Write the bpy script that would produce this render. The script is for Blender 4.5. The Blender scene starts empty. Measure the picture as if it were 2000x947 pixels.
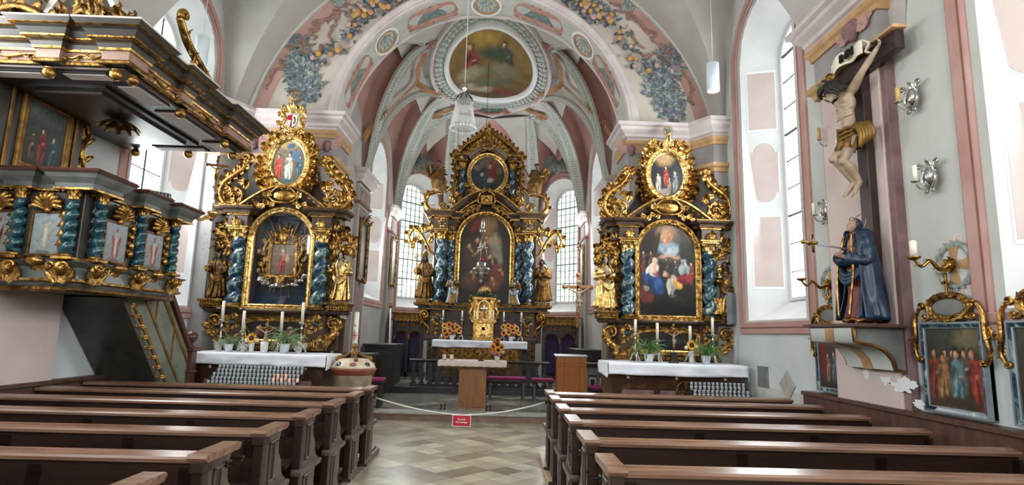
import bpy, math, random
from math import sin, cos, pi, radians, sqrt, atan2, exp
from mathutils import Vector, Matrix, noise
random.seed(11)
SC = bpy.context.scene
COL = SC.collection
V = Vector
# ------------------------------------------------------------------ camera
CF = 1124.0
CH = 1.68
_p, _y, _r = radians(8.97), radians(1.02), radians(1.60)
FW = V((sin(_y)*cos(_p), cos(_y)*cos(_p), sin(_p)))
_r0 = V((cos(_y), -sin(_y), 0)); _u0 = _r0.cross(FW)
RT = cos(_r)*_r0 + sin(_r)*_u0
UP = -sin(_r)*_r0 + cos(_r)*_u0
cam = bpy.data.cameras.new('camera'); cam.lens = CF/2000*36; cam.sensor_width = 36; cam.clip_end = 300
camo = bpy.data.objects.new('camera', cam); COL.objects.link(camo)
camo.matrix_world = Matrix(((RT.x, UP.x, -FW.x, 0), (RT.y, UP.y, -FW.y, 0), (RT.z, UP.z, -FW.z, CH), (0, 0, 0, 1)))
SC.camera = camo
# ------------------------------------------------------------------ light and exposure
vs = SC.view_settings
vs.view_transform = 'Standard'; vs.look = 'None'; vs.gamma = 1; vs.use_curve_mapping = False
vs.exposure = 0.78
SKY_STRENGTH = 2.2
W = bpy.data.worlds.new('sky'); SC.world = W; W.use_nodes = True
bg = W.node_tree.nodes['Background']
bg.inputs[0].default_value = (0.86, 0.94, 1.0, 1); bg.inputs[1].default_value = SKY_STRENGTH
SC.cycles.use_denoising = True
SC.cycles.max_bounces = 9; SC.cycles.diffuse_bounces = 6; SC.cycles.glossy_bounces = 3
SC.cycles.transparent_max_bounces = 12; SC.cycles.transmission_bounces = 4
SC.cycles.caustics_reflective = False; SC.cycles.caustics_refractive = False
SC.cycles.sample_clamp_indirect = 6.0
def daylight_and_fill(loc, direction, w, h, power, color=(0.95, 0.98, 1.0)):
    l = bpy.data.lights.new('window_and_fill_light', 'AREA'); l.shape = 'RECTANGLE'; l.size = w; l.size_y = h
    l.energy = power; l.color = color
    o = bpy.data.objects.new('window_and_fill_light', l); COL.objects.link(o)
    o.location = loc; o.rotation_euler = V(direction).to_track_quat('-Z', 'Z').to_euler()
    return o
NAVE_W, CHANCEL_W, REAR_W = 170, 115, 190
for y in (8.3, 3.6, -1.1):
    daylight_and_fill((4.08, y, 4.3), (-1, 0, -0.1), 1.5, 4.2, NAVE_W)
    daylight_and_fill((-5.28, y + 0.35, 4.3), (1, 0, -0.1), 1.5, 4.2, NAVE_W)
daylight_and_fill((-3.5, 15.7, 4.5), (1, 0, -0.1), 1.2, 3.8, CHANCEL_W)
daylight_and_fill((2.66, 15.7, 4.5), (-1, 0, -0.1), 1.2, 3.8, CHANCEL_W)
daylight_and_fill((-2.78, 19.1, 4.6), (0.7, -0.7, -0.1), 1.1, 3.6, CHANCEL_W)
daylight_and_fill((1.94, 19.1, 4.6), (-0.7, -0.7, -0.1), 1.1, 3.6, CHANCEL_W)
daylight_and_fill((-0.6, -4.8, 5.0), (0, 1, -0.1), 3.0, 4.0, REAR_W)  # fill lamp added behind the camera, in the unseen rear opening
# ------------------------------------------------------------------ pixel (2000x947 frame) -> world point on a known plane
def P(px, py, X=None, Y=None, Z=None):
    d = FW + RT*((px-1000)/CF) - UP*((py-473.5)/CF)
    if X is not None: t = X/d.x
    elif Y is not None: t = Y/d.y
    else: t = (Z-CH)/d.z
    return V((d.x*t, d.y*t, d.z*t+CH))
# ------------------------------------------------------------------ materials
def lin(h):
    h = h.lstrip('#'); c = [int(h[i:i+2], 16)/255 for i in (0, 2, 4)]
    return tuple(x/12.92 if x <= 0.04045 else ((x+0.055)/1.055)**2.4 for x in c)
MATS = {}
def mat(name, c1, c2=None, scale=6.0, rough=0.5, metal=0.0, bump=0.0, bscale=40.0, spec=0.5, detail=3.0, contrast=(0.35, 0.65), stretch=None, coat=0.0, emit=None, distort=0.0):
    m = bpy.data.materials.new(name); m.use_nodes = True
    nt = m.node_tree; b = nt.nodes['Principled BSDF']
    b.inputs['Roughness'].default_value = rough; b.inputs['Metallic'].default_value = metal
    b.inputs['Specular IOR Level'].default_value = spec
    if coat: b.inputs['Coat Weight'].default_value = coat; b.inputs['Coat Roughness'].default_value = 0.15
    b.inputs['Base Color'].default_value = (*lin(c1), 1)
    tc = nt.nodes.new('ShaderNodeTexCoord'); src = tc.outputs['Object']
    if stretch:
        mp = nt.nodes.new('ShaderNodeMapping'); mp.inputs['Scale'].default_value = stretch
        nt.links.new(src, mp.inputs['Vector']); src = mp.outputs['Vector']
    if c2:
        n = nt.nodes.new('ShaderNodeTexNoise'); n.inputs['Scale'].default_value = scale; n.inputs['Detail'].default_value = detail
        n.inputs['Distortion'].default_value = distort
        r = nt.nodes.new('ShaderNodeValToRGB')
        r.color_ramp.elements[0].position = contrast[0]; r.color_ramp.elements[1].position = contrast[1]
        cs = [c1] + (list(c2) if isinstance(c2, (list, tuple)) else [c2])
        r.color_ramp.elements[0].color = (*lin(cs[0]), 1); r.color_ramp.elements[1].color = (*lin(cs[-1]), 1)
        for i, c in enumerate(cs[1:-1]):
            e = r.color_ramp.elements.new(contrast[0]+(contrast[1]-contrast[0])*(i+1)/(len(cs)-1)); e.color = (*lin(c), 1)
        nt.links.new(src, n.inputs['Vector']); nt.links.new(n.outputs['Fac'], r.inputs['Fac']); nt.links.new(r.outputs['Color'], b.inputs['Base Color'])
    if bump:
        n2 = nt.nodes.new('ShaderNodeTexNoise'); n2.inputs['Scale'].default_value = bscale; n2.inputs['Detail'].default_value = 2
        bp = nt.nodes.new('ShaderNodeBump'); bp.inputs['Strength'].default_value = bump; bp.inputs['Distance'].default_value = 0.01
        nt.links.new(src, n2.inputs['Vector']); nt.links.new(n2.outputs['Fac'], bp.inputs['Height']); nt.links.new(bp.outputs['Normal'], b.inputs['Normal'])
    if emit:
        b.inputs['Emission Color'].default_value = (*lin(emit[0]), 1); b.inputs['Emission Strength'].default_value = emit[1]
    MATS[name] = m
    return m
mat('plaster_grey', '#b9b8b1', '#c9c8c2', 1.3, 0.9, bump=0.15, bscale=25)
mat('plaster_blue', '#bfc2bc', '#cccec8', 1.3, 0.9, bump=0.15, bscale=25)
mat('plaster_warm', '#bdb3a6', '#cdc5ba', 1.3, 0.9, bump=0.1, bscale=25)
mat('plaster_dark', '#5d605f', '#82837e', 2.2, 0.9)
mat('plaster_pale', '#cbd2d4', '#d8dddd', 1.3, 0.9, bump=0.15, bscale=25)
mat('plaster_white', '#dedfdd', '#e8e8e6', 2, 0.8)
mat('vault_grey', '#b1aca5', '#bfbab3', 1.5, 0.9)
mat('vault_pink', '#b58d83', '#a87f76', 1.5, 0.9)
mat('pink', '#bf9a91', '#b3897f', 2.5, 0.85)
mat('pink_dark', '#96665d', '#85564e', 3, 0.85)
mat('pulpit_frieze', '#9c7d6c', '#8a6c5c', 6, 0.6)
mat('pink_pale', '#cdb9b2', '#d6c4bd', 2.0, 0.85)
mat('mauve_white', '#c3b6b4', '#d2c9c6', 3, 0.7)
mat('mauve', '#8d6f6e', '#75595a', 5, 0.8)
mat('ochre', '#b08a5c', '#c29d70', 8, 0.75)
mat('sage', '#b4b6ac', '#c2c3ba', 4, 0.85)
mat('sage_leaf', '#6f7f7b', '#b0b9b0', 22, 0.8)
mat('sage_dark', '#5d736e', '#859791', 10, 0.85)
mat('ochre_leaf', '#9a6b46', '#b98a58', 14, 0.8)
mat('rose_scroll', '#b98b7c', '#a4766a', 8, 0.85)
mat('brown_scroll', '#8c6a5c', '#a08071', 8, 0.85)
mat('leaf_blue', '#7f8a90', '#59656b', 12, 0.8)
mat('leaf_grey', '#87919a', '#5c656b', 12, 0.8)
mat('fruit_yellow', '#c49a52', '#b5833f', 12, 0.7)
mat('fruit_orange', '#b9805a', '#c59873', 12, 0.7)
mat('fruit_blue', '#626e80', '#505c6e', 12, 0.7)
mat('fruit_pale', '#c4ac9c', '#a98a80', 12, 0.7)
mat('gold', '#cda056', '#6a4a22', 16, 0.3, 0.92, bump=0.5, bscale=38)
mat('gold_bright', '#ecca82', '#a57a38', 16, 0.27, 0.92, bump=0.45, bscale=38)
mat('gold_dark', '#8d6a34', '#4e3418', 14, 0.38, 0.88, bump=0.5, bscale=38)
mat('gold_wood', '#9a7434', '#6d4a1f', 9, 0.5, 0.6, bump=0.2, bscale=50)
mat('silver', '#cfcdc8', '#a9a7a3', 10, 0.25, 0.95, bump=0.2, bscale=60)
mat('brass', '#b08c45', '#8c6a2e', 10, 0.28, 1.0)
mat('blue_marble', '#10202f', ['#1f3a52', '#24464e', '#6f8a86', '#cfd2c0'], 8, 0.2, spec=0.6, contrast=(0.3, 0.72), distort=1.2)
mat('teal_marble', '#0c222d', ['#173f4c', '#1f4a4c', '#4f8078', '#c3cbb8'], 11, 0.2, spec=0.6, contrast=(0.3, 0.8), distort=1.2)
mat('altar_wood', '#3b2a20', '#4e3828', 6, 0.45, bump=0.1, bscale=30)
mat('altar_marble', '#4b3327', ['#3a251c', '#7a5a49'], 5, 0.3, contrast=(0.3, 0.8), distort=1.2)
mat('pew_wood', '#20120d', '#2e1b14', 5, 0.36, stretch=(0.4, 4, 4), bump=0.05, bscale=30)
mat('pew_top', '#6b4c3c', '#8d6c58', 5, 0.24, stretch=(0.4, 5, 5), spec=0.8)  # lighter than the pew wood: wear and sheen put into the colour
mat('pew_end', '#4a3c35', '#5f5049', 6, 0.35, stretch=(4, 4, 0.6), bump=0.05, bscale=30)
mat('seat_brown', '#9a5a2e', '#7c431f', 6, 0.3)
mat('light_wood', '#a9916f', '#bfa988', 5, 0.4, stretch=(1, 0.3, 1))
mat('oak', '#a06a3c', '#8b5529', 5, 0.38, stretch=(6, 6, 0.5))
mat('oak_orange', '#b06a2f', '#a45f28', 4, 0.35, stretch=(6, 6, 0.5))
mat('dark_oak', '#241d19', '#332a24', 6, 0.4, bump=0.05)
mat('black_wood', '#1c1818', '#27211f', 6, 0.4)
mat('wainscot', '#4a3027', '#5e4034', 5, 0.45, stretch=(4, 4, 0.5))
mat('stone', '#a5a39b', '#b7b4aa', 8, 0.6)
mat('step_stone', '#7d5d4f', '#93796a', 5, 0.4)
mat('slate', '#6d7275', '#7d8285', 8, 0.6)
mat('linen', '#e6e8ee', '#dfe2ea', 5, 0.85)
mat('linen_dim', '#c9c6c6', '#d4d1d0', 5, 0.85)
mat('lace', '#e0c6bb', '#eee7e3', 60, 0.9)
mat('purple', '#3b2b4d', '#4c3a61', 5, 0.85)
mat('magenta', '#8e2060', '#a02a6d', 20, 0.85)
mat('wax', '#efe9d6', '#e6dfc8', 8, 0.45)
mat('wax_old', '#c9a562', '#b58f4e', 8, 0.45)
mat('lamp_white', '#cfdadf', '#d6e0e4', 3, 0.4)
mat('iron', '#20201f', '#2a2a29', 10, 0.45, 0.6)
mat('skin', '#a98a72', '#957560', 10, 0.5)
mat('skin_pale', '#b39c83', '#9b836b', 8, 0.45)
mat('flesh_dark', '#6e5540', '#5a4433', 10, 0.5)
mat('hair_dark', '#1d1512', '#2a1f1a', 30, 0.5)
mat('cross_wood', '#2b1d1c', '#382625', 5, 0.4)
mat('cloth_gold', '#6e5326', '#86682f', 12, 0.4, 0.6)
mat('pilaster_brown', '#7d6a63', '#94837b', 3, 0.8, distort=1.0)
mat('chancel_plaster', '#a9a49d', '#b9b5ae', 1.3, 0.9)
mat('frieze_grey', '#8f8a89', '#9d9896', 3, 0.85)
mat('cloth_blue', '#14243a', '#1f3850', 8, 0.35)
mat('cloth_red', '#5e1c1f', '#70262a', 8, 0.45)
mat('pot_white', '#e4e8ec', '#dfe3e7', 4, 0.3)
mat('green', '#4b6b34', '#6a8a4b', 20, 0.5)
mat('green_pale', '#8aa374', '#5f7d4a', 25, 0.5)
mat('green_dark', '#24402a', '#35563a', 20, 0.5)
mat('petal_yellow', '#f0b21c', '#e89a14', 20, 0.5)
mat('petal_orange', '#e07a22', '#e8952c', 20, 0.5)
mat('petal_pink', '#d98a94', '#c96a78', 20, 0.5)
mat('petal_white', '#ece6d8', '#e3dcc8', 20, 0.5)
mat('seed_brown', '#3a1c12', '#241009', 60, 0.7)
mat('red', '#b3122c', '#a80f28', 6, 0.4)
mat('white', '#f2f2f2', None, rough=0.5)
mat('black', '#111111', None, rough=0.5)
mat('cord', '#d8d5cc', '#cbc7bd', 40, 0.7)
mat('plastic_white', '#dfe3e4', '#d6dadb', 4, 0.4)
mat('pulpit_grey', '#4d5350', '#6f746d', 4, 0.35, spec=0.6)
mat('pulpit_dark', '#2f2b26', '#45413a', 4, 0.35, spec=0.6)
mat('pulpit_sage', '#7c8172', '#666c5f', 4, 0.45)
mat('canopy_under', '#332520', '#41302a', 4, 0.35)
mat('rail_red', '#472a22', '#59372d', 4, 0.32)
mat('cup_white', '#dde5ea', '#d0dae0', 6, 0.3)
mat('cup_rose', '#e3b8a6', '#dba592', 6, 0.3, emit=('#f0b090', 0.35))
mat('foliage', '#7d9470', '#b3c2a0', 3, 0.8)
mat('meadow', '#a9b878', '#c6cc98', 0.5, 0.9)
mat('flame_gold', '#b98b3c', '#96692a', 9, 0.45, 0.75)
mat('font_marble', '#7a6c5b', '#9a8c78', 7, 0.35)
mat('font_red', '#7c3a2c', '#8c4a3a', 7, 0.4)
mat('enamel', '#d6c7ad', '#c8b694', 15, 0.4)
mat('cabochon', '#3b4f57', '#2b3a42', 6, 0.12)
mat('tin', '#8b9096', '#9aa0a6', 8, 0.4, 0.5)
def glass_mat():
    m = bpy.data.materials.new('window_glass'); m.use_nodes = True; nt = m.node_tree; nt.nodes.clear()
    o = nt.nodes.new('ShaderNodeOutputMaterial'); mx = nt.nodes.new('ShaderNodeMixShader'); t = nt.nodes.new('ShaderNodeBsdfTransparent'); g = nt.nodes.new('ShaderNodeBsdfGlossy')
    t.inputs[0].default_value = (0.93, 0.96, 0.95, 1); g.inputs['Roughness'].default_value = 0.08; mx.inputs[0].default_value = 0.06
    # whitish haze of overexposed daylight mixed into the panes as a translucent share
    tl = nt.nodes.new('ShaderNodeBsdfTranslucent'); tl.inputs[0].default_value = (0.85, 0.9, 0.88, 1); mh = nt.nodes.new('ShaderNodeMixShader'); mh.inputs[0].default_value = 0.4
    nt.links.new(t.outputs[0], mh.inputs[1]); nt.links.new(tl.outputs[0], mh.inputs[2]); nt.links.new(mh.outputs[0], mx.inputs[1]); nt.links.new(g.outputs[0], mx.inputs[2]); nt.links.new(mx.outputs[0], o.inputs[0])
    MATS['window_glass'] = m
    m = bpy.data.materials.new('clear_glass'); m.use_nodes = True; nt = m.node_tree; nt.nodes.clear(); o = nt.nodes.new('ShaderNodeOutputMaterial'); mx = nt.nodes.new('ShaderNodeMixShader'); t = nt.nodes.new('ShaderNodeBsdfTransparent'); g = nt.nodes.new('ShaderNodeBsdfGlossy'); g.inputs['Roughness'].default_value = 0.03; mx.inputs[0].default_value = 0.08
    nt.links.new(t.outputs[0], mx.inputs[1]); nt.links.new(g.outputs[0], mx.inputs[2]); nt.links.new(mx.outputs[0], o.inputs[0]); MATS['clear_glass'] = m
    m = bpy.data.materials.new('crystal'); m.use_nodes = True; nt = m.node_tree; b = nt.nodes['Principled BSDF']
    b.inputs['Base Color'].default_value = (0.9, 0.9, 0.88, 1); b.inputs['Roughness'].default_value = 0.12; b.inputs['Transmission Weight'].default_value = 0.25
    MATS['crystal'] = m
glass_mat()
def paint_mat():
    m = bpy.data.materials.new('oil_paint'); m.use_nodes = True; nt = m.node_tree; b = nt.nodes['Principled BSDF']
    a = nt.nodes.new('ShaderNodeAttribute'); a.attribute_name = 'Col'
    n = nt.nodes.new('ShaderNodeTexNoise'); n.inputs['Scale'].default_value = 22; n.inputs['Detail'].default_value = 4
    mr = nt.nodes.new('ShaderNodeMapRange'); mr.inputs[3].default_value = 0.7; mr.inputs[4].default_value = 1.3
    mx = nt.nodes.new('ShaderNodeVectorMath'); mx.operation = 'SCALE'
    tc = nt.nodes.new('ShaderNodeTexCoord'); nt.links.new(tc.outputs['Object'], n.inputs['Vector'])
    nt.links.new(n.outputs['Fac'], mr.inputs[0]); nt.links.new(a.outputs['Color'], mx.inputs[0]); nt.links.new(mr.outputs[0], mx.inputs['Scale'])
    nt.links.new(mx.outputs[0], b.inputs['Base Color']); b.inputs['Roughness'].default_value = 0.42; b.inputs['Specular IOR Level'].default_value = 0.35
    MATS['oil_paint'] = m
paint_mat()
def tile_mat(name, size, ox, oy, cols, grout, rough, groutw=0.018, rot=45.0):
    m = bpy.data.materials.new(name); m.use_nodes = True; nt = m.node_tree; b = nt.nodes['Principled BSDF']; L = nt.links.new
    tc = nt.nodes.new('ShaderNodeTexCoord'); mp = nt.nodes.new('ShaderNodeMapping'); mp.vector_type = 'TEXTURE'
    mp.inputs['Location'].default_value = (ox, oy, 0); mp.inputs['Rotation'].default_value = (0, 0, radians(rot)); mp.inputs['Scale'].default_value = (size, size, size)
    L(tc.outputs['Object'], mp.inputs[0])
    fl = nt.nodes.new('ShaderNodeVectorMath'); fl.operation = 'FLOOR'; L(mp.outputs[0], fl.inputs[0])
    fr = nt.nodes.new('ShaderNodeVectorMath'); fr.operation = 'FRACTION'; L(mp.outputs[0], fr.inputs[0])
    wn = nt.nodes.new('ShaderNodeTexWhiteNoise'); wn.noise_dimensions = '2D'; L(fl.outputs[0], wn.inputs['Vector'])
    r = nt.nodes.new('ShaderNodeValToRGB'); r.color_ramp.interpolation = 'CONSTANT'
    for i, c in enumerate(cols):
        e = r.color_ramp.elements[i] if i < 2 else r.color_ramp.elements.new(i/len(cols))
        e.position = i/len(cols); e.color = (*lin(c), 1)
    L(wn.outputs['Value'], r.inputs[0])
    n = nt.nodes.new('ShaderNodeTexNoise'); n.inputs['Scale'].default_value = 3; n.inputs['Detail'].default_value = 5; L(tc.outputs['Object'], n.inputs['Vector'])
    mr = nt.nodes.new('ShaderNodeMapRange'); mr.inputs[1].default_value = 0.3; mr.inputs[2].default_value = 0.7; mr.inputs[3].default_value = 0.82; mr.inputs[4].default_value = 1.12; L(n.outputs['Fac'], mr.inputs[0])
    sc = nt.nodes.new('ShaderNodeVectorMath'); sc.operation = 'SCALE'; L(r.outputs[0], sc.inputs[0]); L(mr.outputs[0], sc.inputs['Scale'])
    sp = nt.nodes.new('ShaderNodeSeparateXYZ'); L(fr.outputs[0], sp.inputs[0])
    def edge(o):
        a = nt.nodes.new('ShaderNodeMath'); a.operation = 'SUBTRACT'; a.inputs[1].default_value = 0.5; L(o, a.inputs[0])
        c = nt.nodes.new('ShaderNodeMath'); c.operation = 'ABSOLUTE'; L(a.outputs[0], c.inputs[0]); return c.outputs[0]
    mxm = nt.nodes.new('ShaderNodeMath'); mxm.operation = 'MAXIMUM'; L(edge(sp.outputs[0]), mxm.inputs[0]); L(edge(sp.outputs[1]), mxm.inputs[1])
    gt = nt.nodes.new('ShaderNodeMath'); gt.operation = 'GREATER_THAN'; gt.inputs[1].default_value = 0.5-groutw; L(mxm.outputs[0], gt.inputs[0])
    mix = nt.nodes.new('ShaderNodeMix'); mix.data_type = 'RGBA'; L(gt.outputs[0], mix.inputs[0]); L(sc.outputs[0], mix.inputs[6]); mix.inputs[7].default_value = (*lin(grout), 1)
    L(mix.outputs[2], b.inputs['Base Color']); b.inputs['Roughness'].default_value = rough
    MATS[name] = m
tile_mat('nave_tiles', 0.30, -0.5, 7.05, ['#b5ab97', '#cfc8b6', '#a39a86', '#bdb39c', '#c9bfa5', '#aea690', '#958a76'], '#8a8272', 0.24)
tile_mat('chancel_tiles', 0.34, -0.4, 12.0, ['#8d8a83', '#b0aca2', '#9d998f', '#bfb7a5', '#87847c'], '#77736c', 0.14)
# ------------------------------------------------------------------ mesh builder
class MB:
    def __init__(s):
        s.v = []; s.f = []; s.mi = []; s.sm = []; s.mats = []; s.cur = 0; s.T = None
    def use(s, name):
        if name not in s.mats: s.mats.append(name)
        s.cur = s.mats.index(name); return s
    def add(s, vs, fs, M=None, smooth=True):
        n = len(s.v)
        if s.T is not None: M = s.T if M is None else s.T @ M
        if M is None: s.v.extend(tuple(v) for v in vs)
        else: s.v.extend(tuple(M @ V(v)) for v in vs)
        for f in fs:
            s.f.append(tuple(i+n for i in f))
        s.mi.extend([s.cur]*len(fs)); s.sm.extend([smooth]*len(fs))
    def box(s, x0, x1, y0, y1, z0, z1, M=None, b=0.006):
        if x0 > x1: x0, x1 = x1, x0
        if y0 > y1: y0, y1 = y1, y0
        if z0 > z1: z0, z1 = z1, z0
        b = min(b, (x1-x0)*0.3, (y1-y0)*0.3, (z1-z0)*0.3)
        vs = []; idx = {}
        X = (x0, x1); Y = (y0, y1); Z = (z0, z1)
        for i in (0, 1):
            for j in (0, 1):
                for k in (0, 1):
                    sx, sy, sz = (1-2*i), (1-2*j), (1-2*k)
                    for ax in range(3):
                        idx[i, j, k, ax] = len(vs)
                        vs.append((X[i]+(b*sx if ax != 0 else 0), Y[j]+(b*sy if ax != 1 else 0), Z[k]+(b*sz if ax != 2 else 0)))
        I = idx; fs = []
        for i in (0, 1):
            q = [I[i, 0, 0, 0], I[i, 1, 0, 0], I[i, 1, 1, 0], I[i, 0, 1, 0]]; fs.append(q if i else q[::-1])
            q = [I[0, i, 0, 1], I[0, i, 1, 1], I[1, i, 1, 1], I[1, i, 0, 1]]; fs.append(q if i else q[::-1])
            q = [I[0, 0, i, 2], I[1, 0, i, 2], I[1, 1, i, 2], I[0, 1, i, 2]]; fs.append(q if i else q[::-1])
        for i in (0, 1):
            for j in (0, 1):
                fs.append([I[i, j, 0, 0], I[i, j, 1, 0], I[i, j, 1, 1], I[i, j, 0, 1]][::1 if i == j else -1][::-1])
                fs.append([I[i, 0, j, 0], I[i, 1, j, 0], I[i, 1, j, 2], I[i, 0, j, 2]][::1 if i == j else -1])
                fs.append([I[0, i, j, 1], I[1, i, j, 1], I[1, i, j, 2], I[0, i, j, 2]][::1 if i == j else -1][::-1])
                for k in (0, 1):
                    t = [I[i, j, k, 0], I[i, j, k, 1], I[i, j, k, 2]]
                    fs.append(t if (i+j+k) % 2 else t[::-1])
        s.add(vs, fs, M, False)
    def prism(s, poly, a, b, axis='y', M=None, smooth=False):
        n = len(poly)
        def mk(p, t):
            return (p[0], t, p[1]) if axis == 'y' else ((t, p[0], p[1]) if axis == 'x' else (p[0], p[1], t))
        vs = [mk(p, a) for p in poly]+[mk(p, b) for p in poly]
        s.add(vs, [[i, (i+1) % n, (i+1) % n+n, i+n] for i in range(n)], M, smooth)
        s.add(vs, [list(range(n))[::-1], list(range(n, 2*n))], M, False)
    def rings(s, rings, closed=True, cap=True, M=None, smooth=True, loop=False):
        n = len(rings[0]); vs = [p for r in rings for p in r]; fs = []
        m = len(rings)
        for i in range(m if loop else m-1):
            for j in range(n if closed else n-1):
                a = i*n+j; b = i*n+(j+1) % n; i2 = (i+1) % m
                fs.append([a, b, i2*n+(j+1) % n, i2*n+j])
        if cap and closed and not loop:
            fs.append(list(range(n))[::-1]); fs.append([(m-1)*n+j for j in range(n)])
        s.add(vs, fs, M, smooth)
    def tube(s, pts, r, seg=8, M=None, flat=1.0, up=None, closed=False, rot=0.0):
        pts = [V(p) for p in pts]; n = len(pts)
        rf = (lambda i: r) if not callable(r) and not isinstance(r, (list, tuple)) else ((lambda i: r[i]) if isinstance(r, (list, tuple)) else (lambda i: r(i/(n-1))))
        N = None; rings = []
        for i in range(n):
            if closed: t = pts[(i+1) % n]-pts[i-1]
            else: t = pts[min(i+1, n-1)]-pts[max(i-1, 0)]
            if t.length < 1e-9: t = V((0, 0, 1))
            t.normalize()
            if up is not None:
                N = V(up)-t*V(up).dot(t)
                if N.length < 1e-6: N = t.orthogonal()
            elif N is None: N = t.orthogonal()
            else:
                N = N-t*N.dot(t)
                if N.length < 1e-6: N = t.orthogonal()
            N.normalize(); B = t.cross(N); q = rf(i)
            rings.append([pts[i]+N*(q*flat*cos(2*pi*j/seg+rot))+B*(q*sin(2*pi*j/seg+rot)) for j in range(seg)])
        s.rings(rings, M=M, loop=closed)
    def lathe(s, prof, seg=20, M=None, twist=None):
        rings = [[(r*cos(2*pi*j/seg), r*sin(2*pi*j/seg), z) for j in range(seg)] for r, z in prof]
        s.rings(rings, M=M)
    def ball(s, c, r, seg=12, rn=8, M=None):
        if not isinstance(r, (list, tuple)): r = (r, r, r)
        vs = [(c[0], c[1], c[2]-r[2])]
        for i in range(1, rn):
            a = -pi/2+pi*i/rn
            for j in range(seg):
                b = 2*pi*j/seg; vs.append((c[0]+r[0]*cos(a)*cos(b), c[1]+r[1]*cos(a)*sin(b), c[2]+r[2]*sin(a)))
        vs.append((c[0], c[1], c[2]+r[2])); fs = []
        for j in range(seg): fs.append([0, 1+(j+1) % seg, 1+j])
        for i in range(rn-2):
            for j in range(seg):
                a = 1+i*seg+j; b = 1+i*seg+(j+1) % seg; fs.append([a, b, b+seg, a+seg])
        t = len(vs)-1
        for j in range(seg): fs.append([t, t-seg+j, t-seg+(j+1) % seg])
        s.add(vs, fs, M)
    def grid(s, fn, nu, nv, M=None, smooth=True, flip=False):
        vs = [fn(i/nu, j/nv) for i in range(nu+1) for j in range(nv+1)]; fs = []
        for i in range(nu):
            for j in range(nv):
                a = i*(nv+1)+j; q = [a, a+1, a+nv+2, a+nv+1]; fs.append(q[::-1] if flip else q)
        s.add(vs, fs, M, smooth)
    def shell(s, fn, nrm, nu, nv, t=0.01, M=None):
        # grid given thickness t along nrm(u,v), closed round its rim
        A = [[V(fn(i/nu, j/nv)) for j in range(nv+1)] for i in range(nu+1)]
        B = [[A[i][j]+V(nrm(i/nu, j/nv))*t for j in range(nv+1)] for i in range(nu+1)]
        vs = [p for r in A for p in r]+[p for r in B for p in r]; k = (nu+1)*(nv+1); fs = []
        for i in range(nu):
            for j in range(nv):
                a = i*(nv+1)+j; fs.append([a, a+1, a+nv+2, a+nv+1]); fs.append([k+a, k+a+nv+1, k+a+nv+2, k+a+1])
        for i in range(nu):
            a = i*(nv+1); fs.append([a, a+nv+1, k+a+nv+1, k+a]); a += nv; fs.append([a, k+a, k+a+nv+1, a+nv+1])
        for j in range(nv):
            a = j; fs.append([a, k+a, k+a+1, a+1]); a = nu*(nv+1)+j; fs.append([a, a+1, k+a+1, k+a])
        s.add(vs, fs, M)
    # ---- ornament
    def leaf(s, M, L, Wd, curl=1.0, lobes=3.5, n=9, side=0.0, thick=0.12):
        # acanthus leaf: grows along +z from the origin, faces -y, its tip curls forward
        vs = []; z = y = x = 0.0; a = -0.15; vv = (-1, -0.55, -0.12, 0, 0.12, 0.55, 1); m = len(vv)
        for i in range(n+1):
            u = i/n
            w = Wd*0.5*(sin(pi*min(1, (u*0.92+0.06))**0.75)**0.8)*(1+0.28*sin(lobes*2*pi*u+0.6))
            if i == n: w *= 0.25
            for q in vv:
                d = -abs(q)*(1-abs(q))*0.35*w+ (0.5 if abs(q) == 1 else 0)*thick*Wd - (0.18*w if q == 0 else 0)*(-1)
                lag = -0.22*abs(q)*L/n*2
                vs.append((x+q*w, y+d*cos(a)+lag*0.0, z+lag+d*sin(a)))
            a = -0.15+curl*2.0*(u**1.6)
            st = L/n
            z += st*cos(a); y -= st*sin(a); x += side*st*u
        fs = []
        for i in range(n):
            for j in range(m-1):
                k = i*m+j; fs.append([k, k+1, k+m+1, k+m])
        s.add(vs, fs, M)
    def spiral(s, c, R, turns, r0, r1, start=0.0, ccw=True, Y=0.0, flat=1.3, seg=7, n=None, tail=None):
        # volute in the plane y = Y, from the eye outwards; tail: list of further (x,z) points
        n = n or int(14*turns)+4; pts = []; rr = []
        for i in range(n+1):
            u = i/n; th = start+(1 if ccw else -1)*turns*2*pi*(u-1); rad = R*(0.12+0.88*u**1.1)
            pts.append((c[0]+rad*cos(th), Y-0.4*r1*(1-u), c[1]+rad*sin(th))); rr.append(r0+(r1-r0)*u)
        if tail:
            pts2 = smooth_path([(p[0], p[2]) for p in pts[-2:]]+list(tail), 5)[5:]
            k = len(pts2)
            for i, q in enumerate(pts2):
                pts.append((q[0], Y, q[1])); rr.append(r1*(1-0.55*(i+1)/k))
        s.tube(pts, rr, seg, up=(0, -1, 0), flat=flat)
        s.ball((c[0], Y-r1*0.8, c[1]), r0*1.6+R*0.1, 8, 6)
        return pts
    def build(s, name, m=None, parent=None, kind=None, loc=None):
        me = bpy.data.meshes.new(name); me.from_pydata(s.v, [], s.f)
        me.polygons.foreach_set('use_smooth', s.sm)
        if m is None:
            for q in s.mats: me.materials.append(MATS[q])
            me.polygons.foreach_set('material_index', s.mi)
        else: me.materials.append(MATS[m])
        me.update()
        return link(name, me, parent, kind)
def link(name, me, parent=None, kind=None):
    o = bpy.data.objects.new(name, me); COL.objects.link(o)
    if parent is not None:
        o.parent = parent
        if parent.type == 'EMPTY': o.matrix_parent_inverse = Matrix.Translation(-parent.location)
    if kind: o['kind'] = kind
    return o
def tag(o, label, cat, group=None):
    o['label'] = label; o['category'] = cat
    if group: o['group'] = group
    return o
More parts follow.
